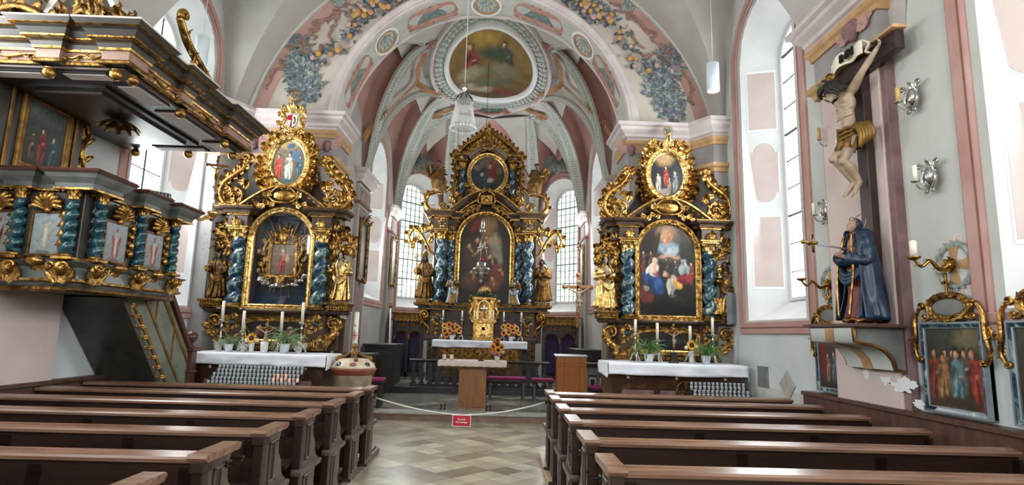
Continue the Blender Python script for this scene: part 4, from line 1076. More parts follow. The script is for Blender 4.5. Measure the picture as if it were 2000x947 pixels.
for sx in (-1, 1): cscroll(mb, [(sx*0.3, 0.2), (sx*0.55, 0.16), (sx*0.7, 0.0), (sx*0.55, -0.14)], 0, 0.05, (0.07, 1.2, sx > 0), (0.08, 1.2, sx < 0)); spray(mb, sx*0.6, 0, 0.0, sx*90, 0.25, 0.15, 3, 80)
mb.build('scroll_frame', 'rose_scroll', root)
# ================================================================== SIDE ALTARS
def side_altar(X0, label, kind):
    Y = 9.8; root = thing('side_altar_retable', label, 'altar', (X0, 10.0, 1.3))
    X = lambda x: X0+x
    m = MB()
    m.box(X(-0.98), X(0.98), 10.0, 10.16, 1.3, 1.95); m.box(X(-0.85), X(0.85), 9.98, 10.16, 1.95, 3.6)
    o = [(X(-0.95), 3.55), (X(-0.8), 3.72), (X(-0.5), 4.1), (X(-0.36), 4.75), (X(-0.2), 5.0), (X(0.2), 5.0), (X(0.36), 4.75), (X(0.5), 4.1), (X(0.8), 3.72), (X(0.95), 3.55)]
    m.prism(o, 10.02, 10.15, 'y'); m.build('back_board', 'altar_wood', root)
    # predella
    m = MB(); m.use('altar_wood'); m.box(X(-0.86), X(0.86), 9.86, 10.1, 1.3, 1.94)
    for sx in (-1, 1): m.box(X(sx*0.54), X(sx*0.84), 9.78, 10.0, 1.34, 1.92)
    m.use('gold_dark'); m.box(X(-0.9), X(0.9), 9.76, 10.1, 1.3, 1.36); pre = m.build('predella', None, root)
    m = MB()
    m.box(X(-1.14), X(1.14), 9.72, 10.1, 1.925, 1.955); m.use('gold_dark'); sweep_xy(m, [(X(-1.16), 10.1), (X(-1.16), 9.7), (X(-0.9), 9.7), (X(-0.9), 9.64), (X(-0.5), 9.64), (X(-0.5), 9.74), (X(0.5), 9.74), (X(0.5), 9.64), (X(0.9), 9.64), (X(0.9), 9.7), (X(1.16), 9.7), (X(1.16), 10.1)][::1], [(0, 1.955), (-0.04, 1.90), (0.0, 1.93), (0.02, 1.95), (0.0, 1.975)])
    m.build('ledge', 'altar_wood', root)
    pic = [(X(-0.47), 1.45), (X(-0.5), 1.6), (X(-0.42), 1.77), (X(0.42), 1.77), (X(0.5), 1.6), (X(0.47), 1.45)]
    fr = MB(); path = [pic[0]]+[tuple(p) for p in smooth_path([V(p) for p in pic[1:5]], 5)]+[pic[5]]; ornate_frame(fr, path, 9.84, 0.08, 0.05, True, 26, 0.07); pf = fr.build('predella_frame', 'gold', root)
    cv = [fig(-0.55, 0.2, 0.9, '#5a3226')+fig(0.5, 0.1, 0.9, '#6b3b30')+[(0.1, 0, 0.3, 0.5, 0, '#2d1f18', 0.4)], [(0, 0, 0.6, 0.5, 0, '#20242a', 0.5), (0.3, 0.1, 0.2, 0.3, 0, '#3a3a38', 0.5)]][kind]
    canvas('predella_picture', lambda u, v: (X(u*0.49), 9.835, 1.61+v*0.165), ('#1d1713', '#2a211a'), cv, 3+kind, root, 30, 16)
    for sx in (-1, 1):
        m = MB(); x = X(sx*0.69)
        for i in range(5):
            spray(m, x+0.09*(i % 2*2-1)*0.8, 9.765, 1.38+0.1*i, (i % 2*2-1)*30, 0.16, 0.11, 2, 60)
        lf(m, x, 9.77, 1.36, 0, 0.2, 0.14); lf(m, x, 9.77, 1.9, 180, 0.16, 0.13)
        for k in range(8): lf(m, x+0.06*cos(k*pi/4), 9.765, 1.74+0.06*sin(k*pi/4), 90-45*k, 0.075, 0.05, 0.5)
        c = m.build('carved_panel', 'gold', root)
        q = MB(); q.ball((x, 9.76, 1.74), (0.055, 0.03, 0.045), 14, 8); q.build('cabochon', 'cabochon', c)
        m = MB(); R = 0.13
        cscroll(m, [(X(sx*0.84), 1.36), (X(sx*0.88), 1.48), (X(sx*0.98), 1.56), (X(sx*1.07), 1.68)], 9.8, 0.045, None, (0.12, 1.6, sx > 0), 1.5)
        lf(m, X(sx*0.86), 9.79, 1.38, sx*10, 0.2, 0.12, 0.8); lf(m, X(sx*1.0), 9.78, 1.6, sx*60, 0.16, 0.11, 1.0); lf(m, X(sx*0.9), 9.79, 1.86, sx*150, 0.2, 0.1, 0.8)
        strip(m, [(X(sx*0.86), 1.38), (X(sx*0.92), 1.52), (X(sx*1.02), 1.6), (X(sx*1.08), 1.72)], 9.74, 8, 0.14, 0.1, 1.0, 40)
        m.build('end_scroll', 'gold', root)
    # columns
    for sx in (-1, 1):
        m = MB(); twisted(m, X(sx*0.7), 9.74, 2.03, 3.14, 0.098, 4.6, 0.03, 0.6 if sx > 0 else 2.2); c = m.build('column', 'blue_marble', root)
        m = MB(); capital(m, X(sx*0.7), 9.74, 3.1, 3.31, 0.105); m.build('capital', 'gold_bright', c)
        m = MB(); base(m, X(sx*0.7), 9.74, 1.97, 2.06, 0.1); m.build('column_base', 'gold_dark', c)
        # entablature block
        m = MB(); m.use('altar_wood'); m.box(X(sx*0.7)-0.16, X(sx*0.7)+0.16, 9.6, 10.05, 3.31, 3.56); m.box(X(sx*0.52), X(sx*0.98), 9.74, 10.05, 3.31, 3.56)
        m.use('gold'); m.box(X(sx*0.7)-0.18, X(sx*0.7)+0.18, 9.58, 10.05, 3.31, 3.345); m.box(X(sx*0.7)-0.18, X(sx*0.7)+0.18, 9.58, 10.05, 3.52, 3.56)
        spray(m, X(sx*0.7), 9.59, 3.36, 0, 0.15, 0.12, 5, 150, 0.7); lf(m, X(sx*0.9), 9.73, 3.36, sx*15, 0.17, 0.13)
        e = m.build('entablature', None, root)
        m = MB(); m.use('altar_wood')
        pth = [(X(sx*0.46), 10.05), (X(sx*0.46), 9.7), (X(sx*0.52), 9.7), (X(sx*0.52), 9.58), (X(sx*0.9), 9.58), (X(sx*0.9), 9.68), (X(sx*1.04), 9.68), (X(sx*1.04), 10.05)]
        pr_ = [(0, 3.56), (0.02, 3.56), (0.03, 3.6), (0.08, 3.63), (0.09, 3.66), (0, 3.67)]
        sweep_xy(m, pth if sx > 0 else pth[::-1], pr_ if True else pr_); m.box(X(sx*0.46), X(sx*1.04), 9.72, 10.05, 3.56, 3.66)
        m.use('gold_dark'); sweep_xy(m, pth if sx > 0 else pth[::-1], [(0, 3.545), (0.03, 3.545), (0.035, 3.565), (0, 3.57)]); sweep_xy(m, pth if sx > 0 else pth[::-1], [(0.07, 3.66), (0.1, 3.66), (0.1, 3.675), (0.0, 3.68)])
        m.build('cornice', None, root)
    # arc pediment
    m = MB(); pa = [(X(-0.7+1.4*i/20), 3.69+0.35*sin(pi*i/20)) for i in range(21)]
    m.use('altar_wood'); sweep_xz(m, pa, 9.9, [(-0.1, 0), (-0.1, 0.15), (-0.03, 0.22), (0.02, 0.26), (0.02, 0.0)]); m.use('gold'); sweep_xz(m, pa, 9.9, [(0.015, 0.0), (0.015, 0.27), (0.04, 0.27), (0.05, 0.24), (0.05, 0)])
    strip(m, pa, 9.67, 30, 0.06, 0.045, 0.5, 20); m.build('arched_pediment', None, root)
    m = MB(); cscroll(m, [(X(-0.24), 3.86), (X(-0.12), 3.78), (X(0.12), 3.78), (X(0.24), 3.86)], 9.66, 0.022, (0.04, 1.2, False), (0.04, 1.2, True)); cscroll(m, [(X(-0.22), 3.93), (X(-0.1), 4.03), (X(0.1), 4.03), (X(0.22), 3.93)], 9.66, 0.022)
    m.ball((X(0), 9.68, 3.9), (0.2, 0.035, 0.095), 20, 8)
    for sx in (-1, 1): spray(m, X(sx*0.22), 9.66, 3.9, sx*90, 0.16, 0.1, 3, 100)
    for sx in (-1, 1): strip(m, [(X(sx*0.12), 3.78), (X(sx*0.4), 3.72), (X(sx*0.56), 3.6)], 9.67, 6, 0.13, 0.09, 0.9, 35)
    m.build('cartouche', 'gold', root)
    # main picture
    path = arched(X(-0.5), X(0.5), 2.03, 3.64, n=24)
    m = MB(); ornate_frame(m, path+[], 9.8, 0.09, 0.07, True, 64 if kind else 40, 0.075 if kind else 0.05)
    mf = m.build('picture_frame', 'gold_bright' if kind == 0 else 'gold', root)
    if kind == 1:
        bl = [(0.0, 0.66, 0.42, 0.26, 0, '#5a5048', 0.5), (0.0, 0.8, 0.32, 0.16, 0, '#8a6a50', 0.6), (-0.02, 0.72, 0.2, 0.12, 0, '#a8805c', 0.6), (0.05, 0.45, 0.4, 0.14, 0, '#7f8f9a', 0.5), (0.15, 0.38, 0.25, 0.1, 0.2, '#9aa4a8', 0.5), (0.1, 0.26, 0.4, 0.05, 0, '#b08a70', 0.6), (0.1, 0.2, 0.45, 0.05, 0, '#4a4238', 0.5), (-0.68, 0.5, 0.3, 0.42, 0, '#241b15', 0.25), (-0.4, 0.55, 0.1, 0.3, -0.5, '#2c221a', 0.3), (-0.55, 0.3, 0.28, 0.05, 0, '#3a2c20', 0.3), (0.72, 0.42, 0.26, 0.22, 0, '#181a12', 0.4), (0.58, 0.5, 0.14, 0.12, 0.3, '#20221a', 0.5), (0.8, 0.2, 0.2, 0.2, 0, '#1c1a14', 0.4)]
        for x_, y_ in ((-0.14, 0.68), (0.12, 0.7), (-0.05, 0.6)): bl += [(x_, y_, 0.07, 0.035, 0.4, '#b06a50', 0.4), (x_-0.02, y_+0.05, 0.035, 0.026, 0, '#cf9a78', 0.3), (x_+0.07, y_-0.01, 0.05, 0.02, 0.7, '#c08a6a', 0.4)]
        bl += fig(-0.85, 0.22, 0.4, '#5e3226')+fig(-0.62, 0.28, 0.3, '#4a3a30')+fig(0.28, 0.08, 0.34, '#3a3a38')+fig(-0.02, 0.12, 0.3, '#33302c')+fig(0.85, 0.0, 0.4, '#7a2a26', hood='#8a3a30')
        bl += [(-0.5, -0.28, 0.42, 0.2, -0.45, '#24406c', 0.15), (-0.62, -0.4, 0.2, 0.16, 0, '#1c3152', 0.3), (-0.35, -0.3, 0.12, 0.12, -0.6, '#35568a', 0.5), (-0.5, -0.02, 0.2, 0.15, 0.2, '#cfc8bc', 0.15), (-0.68, -0.02, 0.12, 0.06, 0.5, '#d8d2c6', 0.3), (-0.42, -0.1, 0.1, 0.05, 0, '#8a3a30', 0.3), (-0.44, 0.17, 0.12, 0.085, 0, '#c9c0ae', 0.2), (-0.43, 0.15, 0.07, 0.06, 0, '#d0a488', 0.2), (-0.47, 0.0, 0.06, 0.1, 0.3, '#cf9c7c', 0.2), (-0.46, 0.09, 0.055, 0.045, 0, '#d6a888', 0.2)]
        bl += [(0.16, -0.28, 0.2, 0.17, 0.4, '#a9a698', 0.2), (0.05, -0.4, 0.07, 0.14, 0.2, '#b8b6aa', 0.3), (0.2, -0.42, 0.06, 0.14, -0.2, '#8c8a80', 0.3), (0.36, -0.3, 0.18, 0.11, -0.4, '#c08f3c', 0.15), (0.42, -0.33, 0.08, 0.06, -0.4, '#d8ac54', 0.4), (-0.08, -0.09, 0.09, 0.065, 0, '#a08468', 0.25), (-0.1, -0.1, 0.06, 0.045, 0, '#c49a7a', 0.25), (0.06, -0.13, 0.09, 0.06, 0, '#6a4a34', 0.3)]
        bl += [(0.6, 0.0, 0.19, 0.14, 0, '#8f9896', 0.2), (0.6, 0.12, 0.1, 0.06, 0, '#a9b0ac', 0.2), (0.6, 0.2, 0.11, 0.05, 0, '#7f8f94', 0.25), (0.57, 0.13, 0.055, 0.05, 0, '#8a6248', 0.25), (0.66, -0.08, 0.05, 0.12, 0.2, '#6a7678', 0.4), (0.62, -0.2, 0.3, 0.1, 0.05, '#7c2828', 0.2), (0.8, -0.18, 0.16, 0.09, 0.2, '#8f3230', 0.4), (0.55, -0.24, 0.14, 0.04, 0, '#5a1c1e', 0.4)]
        bl += [(-0.8, -0.55, 0.18, 0.2, 0.2, '#5e2a20', 0.25), (-0.76, -0.42, 0.08, 0.06, 0, '#8a8478', 0.3), (-0.62, -0.62, 0.12, 0.1, 0.5, '#6a3326', 0.4), (0.2, -0.58, 0.13, 0.03, 0.2, '#5d5a52', 0.4), (0, -0.86, 1.0, 0.16, 0, '#120e0b', 0.4), (0.4, -0.66, 0.2, 0.05, 0, '#2c2820', 0.5)]
        canvas('altar_painting', lambda u, v: (X(u*0.48), 9.785, 2.835+v*0.795), ('#16110e', '#3a3430'), bl, 9, root, 90, 130, hw_arch(0.30))
    else:
        # glazed shrine: blue ground, gilded rays, an inner framed picture
        m = MB(); m.use('cloth_blue'); m.prism(arched(X(-0.5), X(0.5), 2.03, 3.63, n=24), 9.955, 9.99, 'y'); m.build('shrine_back', None, root)
        m = MB(); cxr, czr = X(0.0), 2.86
        for i in range(60):
            a = 2*pi*i/60; L = 0.46+0.25*(0.5+0.5*sin(i*2.7)); L = min(L, 0.47/max(0.01, abs(cos(a)))); L = min(L, (0.76 if sin(a) > 0 else 0.8)/max(0.01, abs(sin(a))))
            if sin(a) > 0.3: L = min(L, sqrt(0.2)*1.0+0.25)
            b = a+pi/2; p = V((cxr, 0, czr)); d = V((cos(a), 0, sin(a))); s_ = V((cos(b), 0, sin(b))); r0 = 0.2
            m.add([tuple(p+d*r0+s_*0.006+V((0, 9.93, 0))), tuple(p+d*r0-s_*0.006+V((0, 9.93, 0))), tuple(p+d*L-s_*0.016+V((0, 9.93, 0))), tuple(p+d*L+s_*0.016+V((0, 9.93, 0))), tuple(p+d*r0+V((0, 9.91, 0))), tuple(p+d*L+V((0, 9.905, 0)))], [(0, 4, 5, 3), (4, 1, 2, 5), (3, 5, 2), (0, 1, 4)], None, False)
        m.build('ray', 'gold_bright', root)['kind'] = 'stuff'
        m = MB(); ornate_frame(m, [(X(-0.21), 2.56), (X(-0.22), 2.8), (X(-0.2), 3.1), (X(0.2), 3.1), (X(0.22), 2.8), (X(0.21), 2.56)], 9.9, 0.05, 0.05, True, 30, 0.05)
        for sx in (-1, 1):
            cscroll(m, [(X(sx*0.25), 2.5), (X(sx*0.32), 2.66), (X(sx*0.27), 2.82), (X(sx*0.33), 3.0), (X(sx*0.22), 3.2)], 9.88, 0.02, (0.05, 1.3, sx < 0), (0.05, 1.3, sx > 0))
            strip(m, [(X(sx*0.28), 2.45), (X(sx*0.33), 2.75), (X(sx*0.3), 3.1), (X(sx*0.1), 3.25)], 9.88, 9, 0.12, 0.08, 0.9, 45)
        spray(m, X(0), 9.87, 3.17, 0, 0.22, 0.13, 5, 130); m.ball((X(0), 9.87, 3.32), (0.06, 0.04, 0.08), 10, 7); spray(m, X(0), 9.87, 2.52, 180, 0.16, 0.12, 5, 140)
        sf = m.build('shrine_frame', 'gold', root)
        canvas('shrine_picture', lambda u, v: (X(u*0.21), 9.895, 2.83+v*0.27), ('#6f5a4a', '#8a7a66'), fig(-0.05, 0.15, 1.25, '#8a3b36', hood='#b7b3ae', sec='#9c6a5c')+[(0.35, 0.0, 0.16, 0.2, 0, '#caa184', 0.4), (0.35, 0.2, 0.12, 0.12, 0, '#caa184', 0.4)], 5, root, 40, 50)
        m = MB(); m.use('silver')
        for i in range(26):
            a = random.random(); x = -0.42+0.84*a; z = 2.32+0.16*(2*a-1)**2+0.08*random.random(); m.ball((X(x), 9.9-0.03*random.random(), z), (0.05+0.04*random.random(), 0.03, 0.035), 9, 6)
        cl = m.build('cloud_bank', None, root)
        for x, z in ((-0.25, 2.44), (0.02, 2.4), (0.27, 2.45), (-0.38, 2.62), (0.4, 2.85), (-0.4, 2.95)):
            m = MB(); head(m, V((X(x), 9.86, z)), 0.08); remesh(m, 'cherub_head', 'skin_pale', 0.005, cl, 2)
        m = MB(); m.prism(arched(X(-0.5), X(0.5), 2.03, 3.63, n=24), 9.80, 9.803, 'y'); m.build('shrine_glass', 'clear_glass', root)
    # outer volutes over the statues, and their brackets
    for sx in (-1, 1):
        m = MB()
        cscroll(m, [(X(sx*0.84), 2.98), (X(sx*0.92), 3.14), (X(sx*1.06), 3.25), (X(sx*1.2), 3.16), (X(sx*1.2), 3.02)], 9.84, 0.055, None, (0.09, 1.4, sx < 0), 1.4)
        cscroll(m, [(X(sx*0.84), 3.34), (X(sx*0.95), 3.42), (X(sx*1.02), 3.34)], 9.86, 0.04, None, (0.06, 1.2, sx < 0))
        for (x, z, a, L) in ((0.9, 3.2, -20, 0.2), (1.05, 3.28, 30, 0.2), (1.18, 3.2, 80, 0.16), (0.98, 3.1, 150, 0.2), (1.1, 3.1, 200, 0.18), (0.86, 3.42, 20, 0.16), (0.9, 3.0, 170, 0.22), (1.2, 3.0, 170, 0.2)):
            lf(m, X(sx*x), 9.8, z, sx*a, L, L*0.6, 1.0)
        strip(m, [(X(sx*0.84), 3.0), (X(sx*0.94), 3.16), (X(sx*1.06), 3.26), (X(sx*1.2), 3.16), (X(sx*1.2), 3.0)], 9.76, 14, 0.16, 0.11, 1.1, 40); strip(m, [(X(sx*0.86), 3.32), (X(sx*0.95), 3.42), (X(sx*1.04), 3.34)], 9.78, 6, 0.14, 0.1, 1.1, 40)
        m.build('wing_scroll', 'gold' if not (kind == 0 and sx < 0) else 'gold_dark', root)
        m = MB(); m.use('gold_dark'); m.box(X(sx*1.04)-0.2, X(sx*1.04)+0.2, 9.62, 10.05, 2.065, 2.11); m.box(X(sx*1.04)-0.17, X(sx*1.04)+0.17, 9.66, 10.05, 1.97, 2.07)
        m.use('gold'); beads(m, [(X(sx*1.04)-0.17, 2.02), (X(sx*1.04)+0.17, 2.02)], 9.65, 0.02, 0.042); m.build('statue_bracket', None, root)
        # inner strip beside the column
        m = MB(); strip(m, [(X(sx*0.865), 2.05), (X(sx*0.865), 2.95)], 9.83, 12, 0.11, 0.075, 0.7, 30); m.build('carved_strip', 'gold_dark', root)
        # side scroll of the pediment
        m = MB()
        cscroll(m, [(X(sx*0.74), 3.74), (X(sx*0.98), 3.72), (X(sx*1.1), 3.88), (X(sx*1.06), 4.1), (X(sx*0.9), 4.24), (X(sx*0.76), 4.36), (X(sx*0.66), 4.54)], 9.78, 0.06, None, (0.06, 1.3, sx < 0), 1.5)
        m.spiral((X(sx*0.84), 3.88), 0.15, 1.7, 0.012, 0.042, 0.5 if sx > 0 else pi-0.5, sx < 0, 9.75)
        for (x, z, a, L) in ((1.06, 3.74, 60, 0.2), (1.1, 3.9, 40, 0.22), (1.08, 4.08, 10, 0.2), (0.96, 4.2, 35, 0.2), (0.84, 4.3, -10, 0.2), (0.72, 4.4, 30, 0.2), (0.66, 4.52, -30, 0.16), (0.95, 4.0, 150, 0.2), (0.82, 4.15, -100, 0.2), (0.7, 4.02, -20, 0.22), (0.76, 3.74, -70, 0.16), (1.0, 3.82, 120, 0.14)):
            lf(m, X(sx*x), 9.74, z, sx*a, L, L*0.62, 1.1)
        strip(m, [(X(sx*0.78), 3.76), (X(sx*1.0), 3.76), (X(sx*1.1), 3.92), (X(sx*1.04), 4.12), (X(sx*0.88), 4.26), (X(sx*0.74), 4.4), (X(sx*0.66), 4.54)], 9.72, 18, 0.17, 0.12, 1.1, 38)
        for k in range(7): a_ = k*0.9; lf(m, X(sx*(0.84+0.1*cos(a_))), 9.7, 3.88+0.1*sin(a_), 90-math.degrees(a_)+50*sx, 0.13, 0.08, 1.1)
        m.build('pediment_scroll', 'gold' if not (kind == 0 and sx < 0) else 'gold_dark', root)
    # oval picture and its wreath of acanthus
    oz = 4.51
    m = MB(); ornate_frame(m, oval(X(0), oz, 0.3, 0.4, 48), 9.78, 0.095, 0.07, True, 44, 0.06); of = m.build('oval_frame', 'gold_bright', root)
    if kind == 0:
        bl = [(0, 0.8, 0.5, 0.25, 0, '#b79a5e', 0.5), (0.05, 0.72, 0.25, 0.12, 0.2, '#4a6580', 0.5), (0.35, 0.3, 0.4, 0.2, -0.3, '#4f6d86', 0.5)]+fig(0.02, 0.05, 1.0, '#c9c3b6', sec='#a59c8c')+fig(-0.55, 0.0, 0.9, '#a83a2a')+fig(0.6, 0.0, 0.8, '#3e5a66')+[(0, -0.85, 0.7, 0.15, 0, '#3f5560', 0.5)]
        canvas('oval_painting', lambda u, v: (X(u*0.31), 9.765, oz+v*0.41), ('#5a4a36', '#7a7260'), bl, 2, root, 52, 64, HW_OVAL)
    else:
        bl = [(-0.1, 0.7, 0.5, 0.3, 0, '#a98d5c', 0.6), (-0.4, 0.75, 0.2, 0.14, 0.2, '#b58470', 0.5)]+fig(-0.02, 0.1, 0.7, '#8f2f2a')+fig(-0.45, -0.2, 0.7, '#9a9388')+fig(0.5, -0.15, 0.75, '#5d6460', hood='#7d7468')+fig(0.15, -0.35, 0.6, '#6d5a4a')+[(-0.1, -0.8, 0.3, 0.2, 0, '#807468', 0.5)]
        canvas('oval_painting', lambda u, v: (X(u*0.31), 9.765, oz+v*0.41), ('#151a20', '#242c30'), bl, 4, root, 52, 64, HW_OVAL)
    for sx in (-1, 1):
        for (a, b, L, w, q) in ((22, 5, 0.26, 0.2, 0), (42, 25, 0.3, 0.22, 0), (66, 40, 0.27, 0.2, 0), (90, 60, 0.25, 0.18, 0), (112, 62, 0.32, 0.22, 0), (132, 75, 0.4, 0.26, 0), (150, 88, 0.42, 0.24, 1), (165, 110, 0.3, 0.2, 1)):
            m = MB(); x, z = 0.37*sin(radians(a)), oz+0.46*cos(radians(a))
            lf(m, X(sx*x), 9.8, z, sx*b, L, w, 1.15, side=0.12*sx); lf(m, X(sx*x*1.03), 9.77, z, sx*(b+38), L*0.62, w*0.6, 1.3); lf(m, X(sx*x*1.03), 9.77, z, sx*(b-38), L*0.62, w*0.6, 1.3); lf(m, X(sx*x), 9.75, z, sx*(b+12), L*0.45, w*0.5, 1.5); lf(m, X(sx*x*1.1), 9.76, z, sx*(b-65), L*0.5, w*0.5, 1.2)
            m.build('acanthus_leaf', 'gold_bright' if (kind == 0 or a < 70) else 'gold', root)
    # crest
    zc = 5.27 if kind == 0 else 5.06
    if kind == 0:
        m = MB(); sh = [(-0.075, 0.09), (-0.085, 0.0), (-0.06, -0.08), (0, -0.12), (0.06, -0.08), (0.085, 0.0), (0.075, 0.09)]; sh = [(p.x, p.y) for p in smooth_path([V(p) for p in sh], 4, True)]
        half = lambda s_: [(X(x), zc+z) for x, z in sh if x*s_ >= 0]
        m.use('red').prism([(X(0), zc+0.11)]+[(X(x), zc+z) for x, z in sh if x < -0.005 and z > -0.2]+[(X(0), zc-0.12)], 9.74, 9.78, 'y')
        m.use('petal_white').prism([(X(0), zc-0.12)]+[(X(x), zc+z) for x, z in sh if x > 0.005]+[(X(0), zc+0.11)], 9.741, 9.78, 'y')
        m.use('petal_white').prism([(X(-0.075), zc+0.0), (X(-0.02), zc-0.0), (X(-0.03), zc-0.1), (X(-0.06), zc-0.07)], 9.736, 9.78, 'y')
        m.use('gold_dark').tube([(X(0.03), 9.735, zc-0.07), (X(0.05), 9.735, zc), (X(0.03), 9.735, zc+0.06)], 0.012, 6); crest = m.build('coat_of_arms', None, root)
        m = MB()
        for sx in (-1, 1):
            cscroll(m, [(X(sx*0.06), zc-0.2), (X(sx*0.16), zc-0.1), (X(sx*0.13), zc+0.06), (X(sx*0.2), zc+0.16)], 9.77, 0.03, (0.05, 1.2, sx < 0), (0.05, 1.3, sx > 0))
            for (x, z, a, L) in ((0.1, -0.18, 40, 0.17), (0.15, -0.08, 70, 0.16), (0.14, 0.05, 50, 0.17), (0.12, 0.14, 20, 0.18), (0.04, 0.14, 5, 0.2), (0.16, -0.2, 110, 0.14)): lf(m, X(sx*x), 9.75, zc+z, sx*a, L, L*0.65, 1.1)
        spray(m, X(0), 9.75, zc+0.13, 0, 0.24, 0.13, 3, 50, 0.8); m.build('crest_carving', 'gold_bright', root)
        sunburst('sunburst', X(-0.02), 9.8, 5.75, 0.2, 0.055, root, 'fruit_blue')
    else:
        m = MB(); spray(m, X(0.03), 9.77, 4.95, 0, 0.3, 0.17, 3, 50, 0.7)
        for sx in (-1, 1):
            cscroll(m, [(X(sx*0.08), 4.96), (X(sx*0.18), 5.0), (X(sx*0.24), 5.1)], 9.78, 0.03, None, (0.05, 1.3, sx > 0)); lf(m, X(sx*0.2), 9.76, 5.02, sx*50, 0.2, 0.14); lf(m, X(sx*0.3), 9.76, 4.9, sx*70, 0.2, 0.14)
        m.build('crest_carving', 'gold_bright', root); sunburst('sunburst', X(0.05), 9.8, 5.33, 0.16, 0.05, root, 'leaf_blue')
    return root
side_altar(-3.75, 'gilded left side altar with a glazed shrine of gold rays round a small Madonna picture', 0)
side_altar(2.86, 'gilded right side altar with a dark arched painting of kings kneeling before a seated mother', 1)
def staff_extra(pts, m='gold', r=0.008): return lambda root, H, HM, hh: staff(root, H, pts, r, m)
statue('saint_statue', 'dark gilded saint leaning on a staff at the left end of the left side altar', 0.80, (-4.79, 9.80, 2.11), 0.25, 'gold_dark', 'flesh_dark', 'gold_dark', beard=True, hyaw=0.4, hpitch=0.15, rh=((-0.18, -0.02, 0.6), (-0.16, -0.15, 0.66)), extras=staff_extra([(-0.15, -0.17, 0.02), (-0.16, -0.17, 1.05)], 'gold_dark', 0.01), group=None, cat='statue')
statue('saint_statue', 'bright gold saint holding a slanting staff at the right end of the left side altar', 0.86, (-2.72, 9.78, 2.11), -0.1, 'gold_bright', 'skin_pale', 'gold_bright', mantle_rng=(0.2, 0.95), hyaw=0.3, rh=((-0.19, 0.0, 0.6), (-0.2, -0.1, 0.66)), lh=((0.19, 0.0, 0.58), (0.2, -0.12, 0.62)), hairlen=0.15, extras=staff_extra([(0.13, -0.15, 0.0), (0.21, -0.14, 0.62), (0.27, -0.1, 1.08)], 'gold', 0.01))
statue('saint_statue', 'gold crowned female saint with folded hands at the left end of the right side altar', 0.93, (1.79, 9.78, 2.11), 0.15, 'gold_bright', 'skin_pale', 'gold_bright', mantle_rng=(0.12, 0.9), hat='crown', hairlen=0.5, width=1.15, rh=((-0.17, 0.02, 0.6), (-0.03, -0.14, 0.64)), lh=((0.17, 0.02, 0.58), (0.05, -0.15, 0.66)))
def barbara(root, H, HM, hh):
    q = MB(); q.lathe([(0.001, 0), (0.07*H, 0), (0.06*H, 0.02*H), (0.018*H, 0.05*H), (0.018*H, 0.1*H), (0.05*H, 0.14*H), (0.055*H, 0.19*H), (0.04*H, 0.19*H)], 14, Matrix.Translation((-0.13*H, -0.17*H, 0.68*H))); q.ball((-0.13*H, -0.17*H, 0.9*H), 0.035*H, 10, 7); q.build('chalice', 'gold_bright', root)
    q = MB(); q.box(-0.24*H, -0.1*H, -0.2*H, -0.06*H, 0, 0.26*H); q.box(-0.255*H, -0.085*H, -0.215*H, -0.045*H, 0.25*H, 0.275*H)
    for i in range(3): q.box((-0.245+0.055*i)*H, (-0.21+0.055*i)*H, -0.21*H, -0.17*H, 0.27*H, 0.31*H)
    for i in range(2): q.box((-0.2+0.05*i)*H, (-0.18+0.05*i)*H, -0.205*H, -0.195*H, 0.12*H, 0.19*H)
    q.build('tower', 'gold', root)
    q = MB(); pth = smooth_path([V((0.2*H, -0.12*H, 0.55*H)), V((0.27*H, -0.12*H, 0.7*H)), V((0.25*H, -0.12*H, 0.85*H))], 4); q.tube(pth, 0.01*H, 6)
    for i in range(1, len(pth)):
        for s_ in (-1, 1): q.leaf(RY(pth[i].x, pth[i].y, pth[i].z, radians(20+s_*35)), 0.09*H, 0.03*H, 0.3, 1, 4)
    q.build('palm_branch', 'gold', root)
statue('saint_statue', 'gold female saint with chalice, tower and palm, right end of the right side altar', 0.90, (3.86, 9.78, 2.09), -0.25, 'gold', 'flesh_dark', 'gold_dark', mantle_rng=(0.15, 0.85), hairlen=0.5, rh=((-0.17, -0.02, 0.6), (-0.13, -0.16, 0.68)), lh=((0.18, -0.0, 0.6), (0.2, -0.12, 0.55)), extras=barbara)
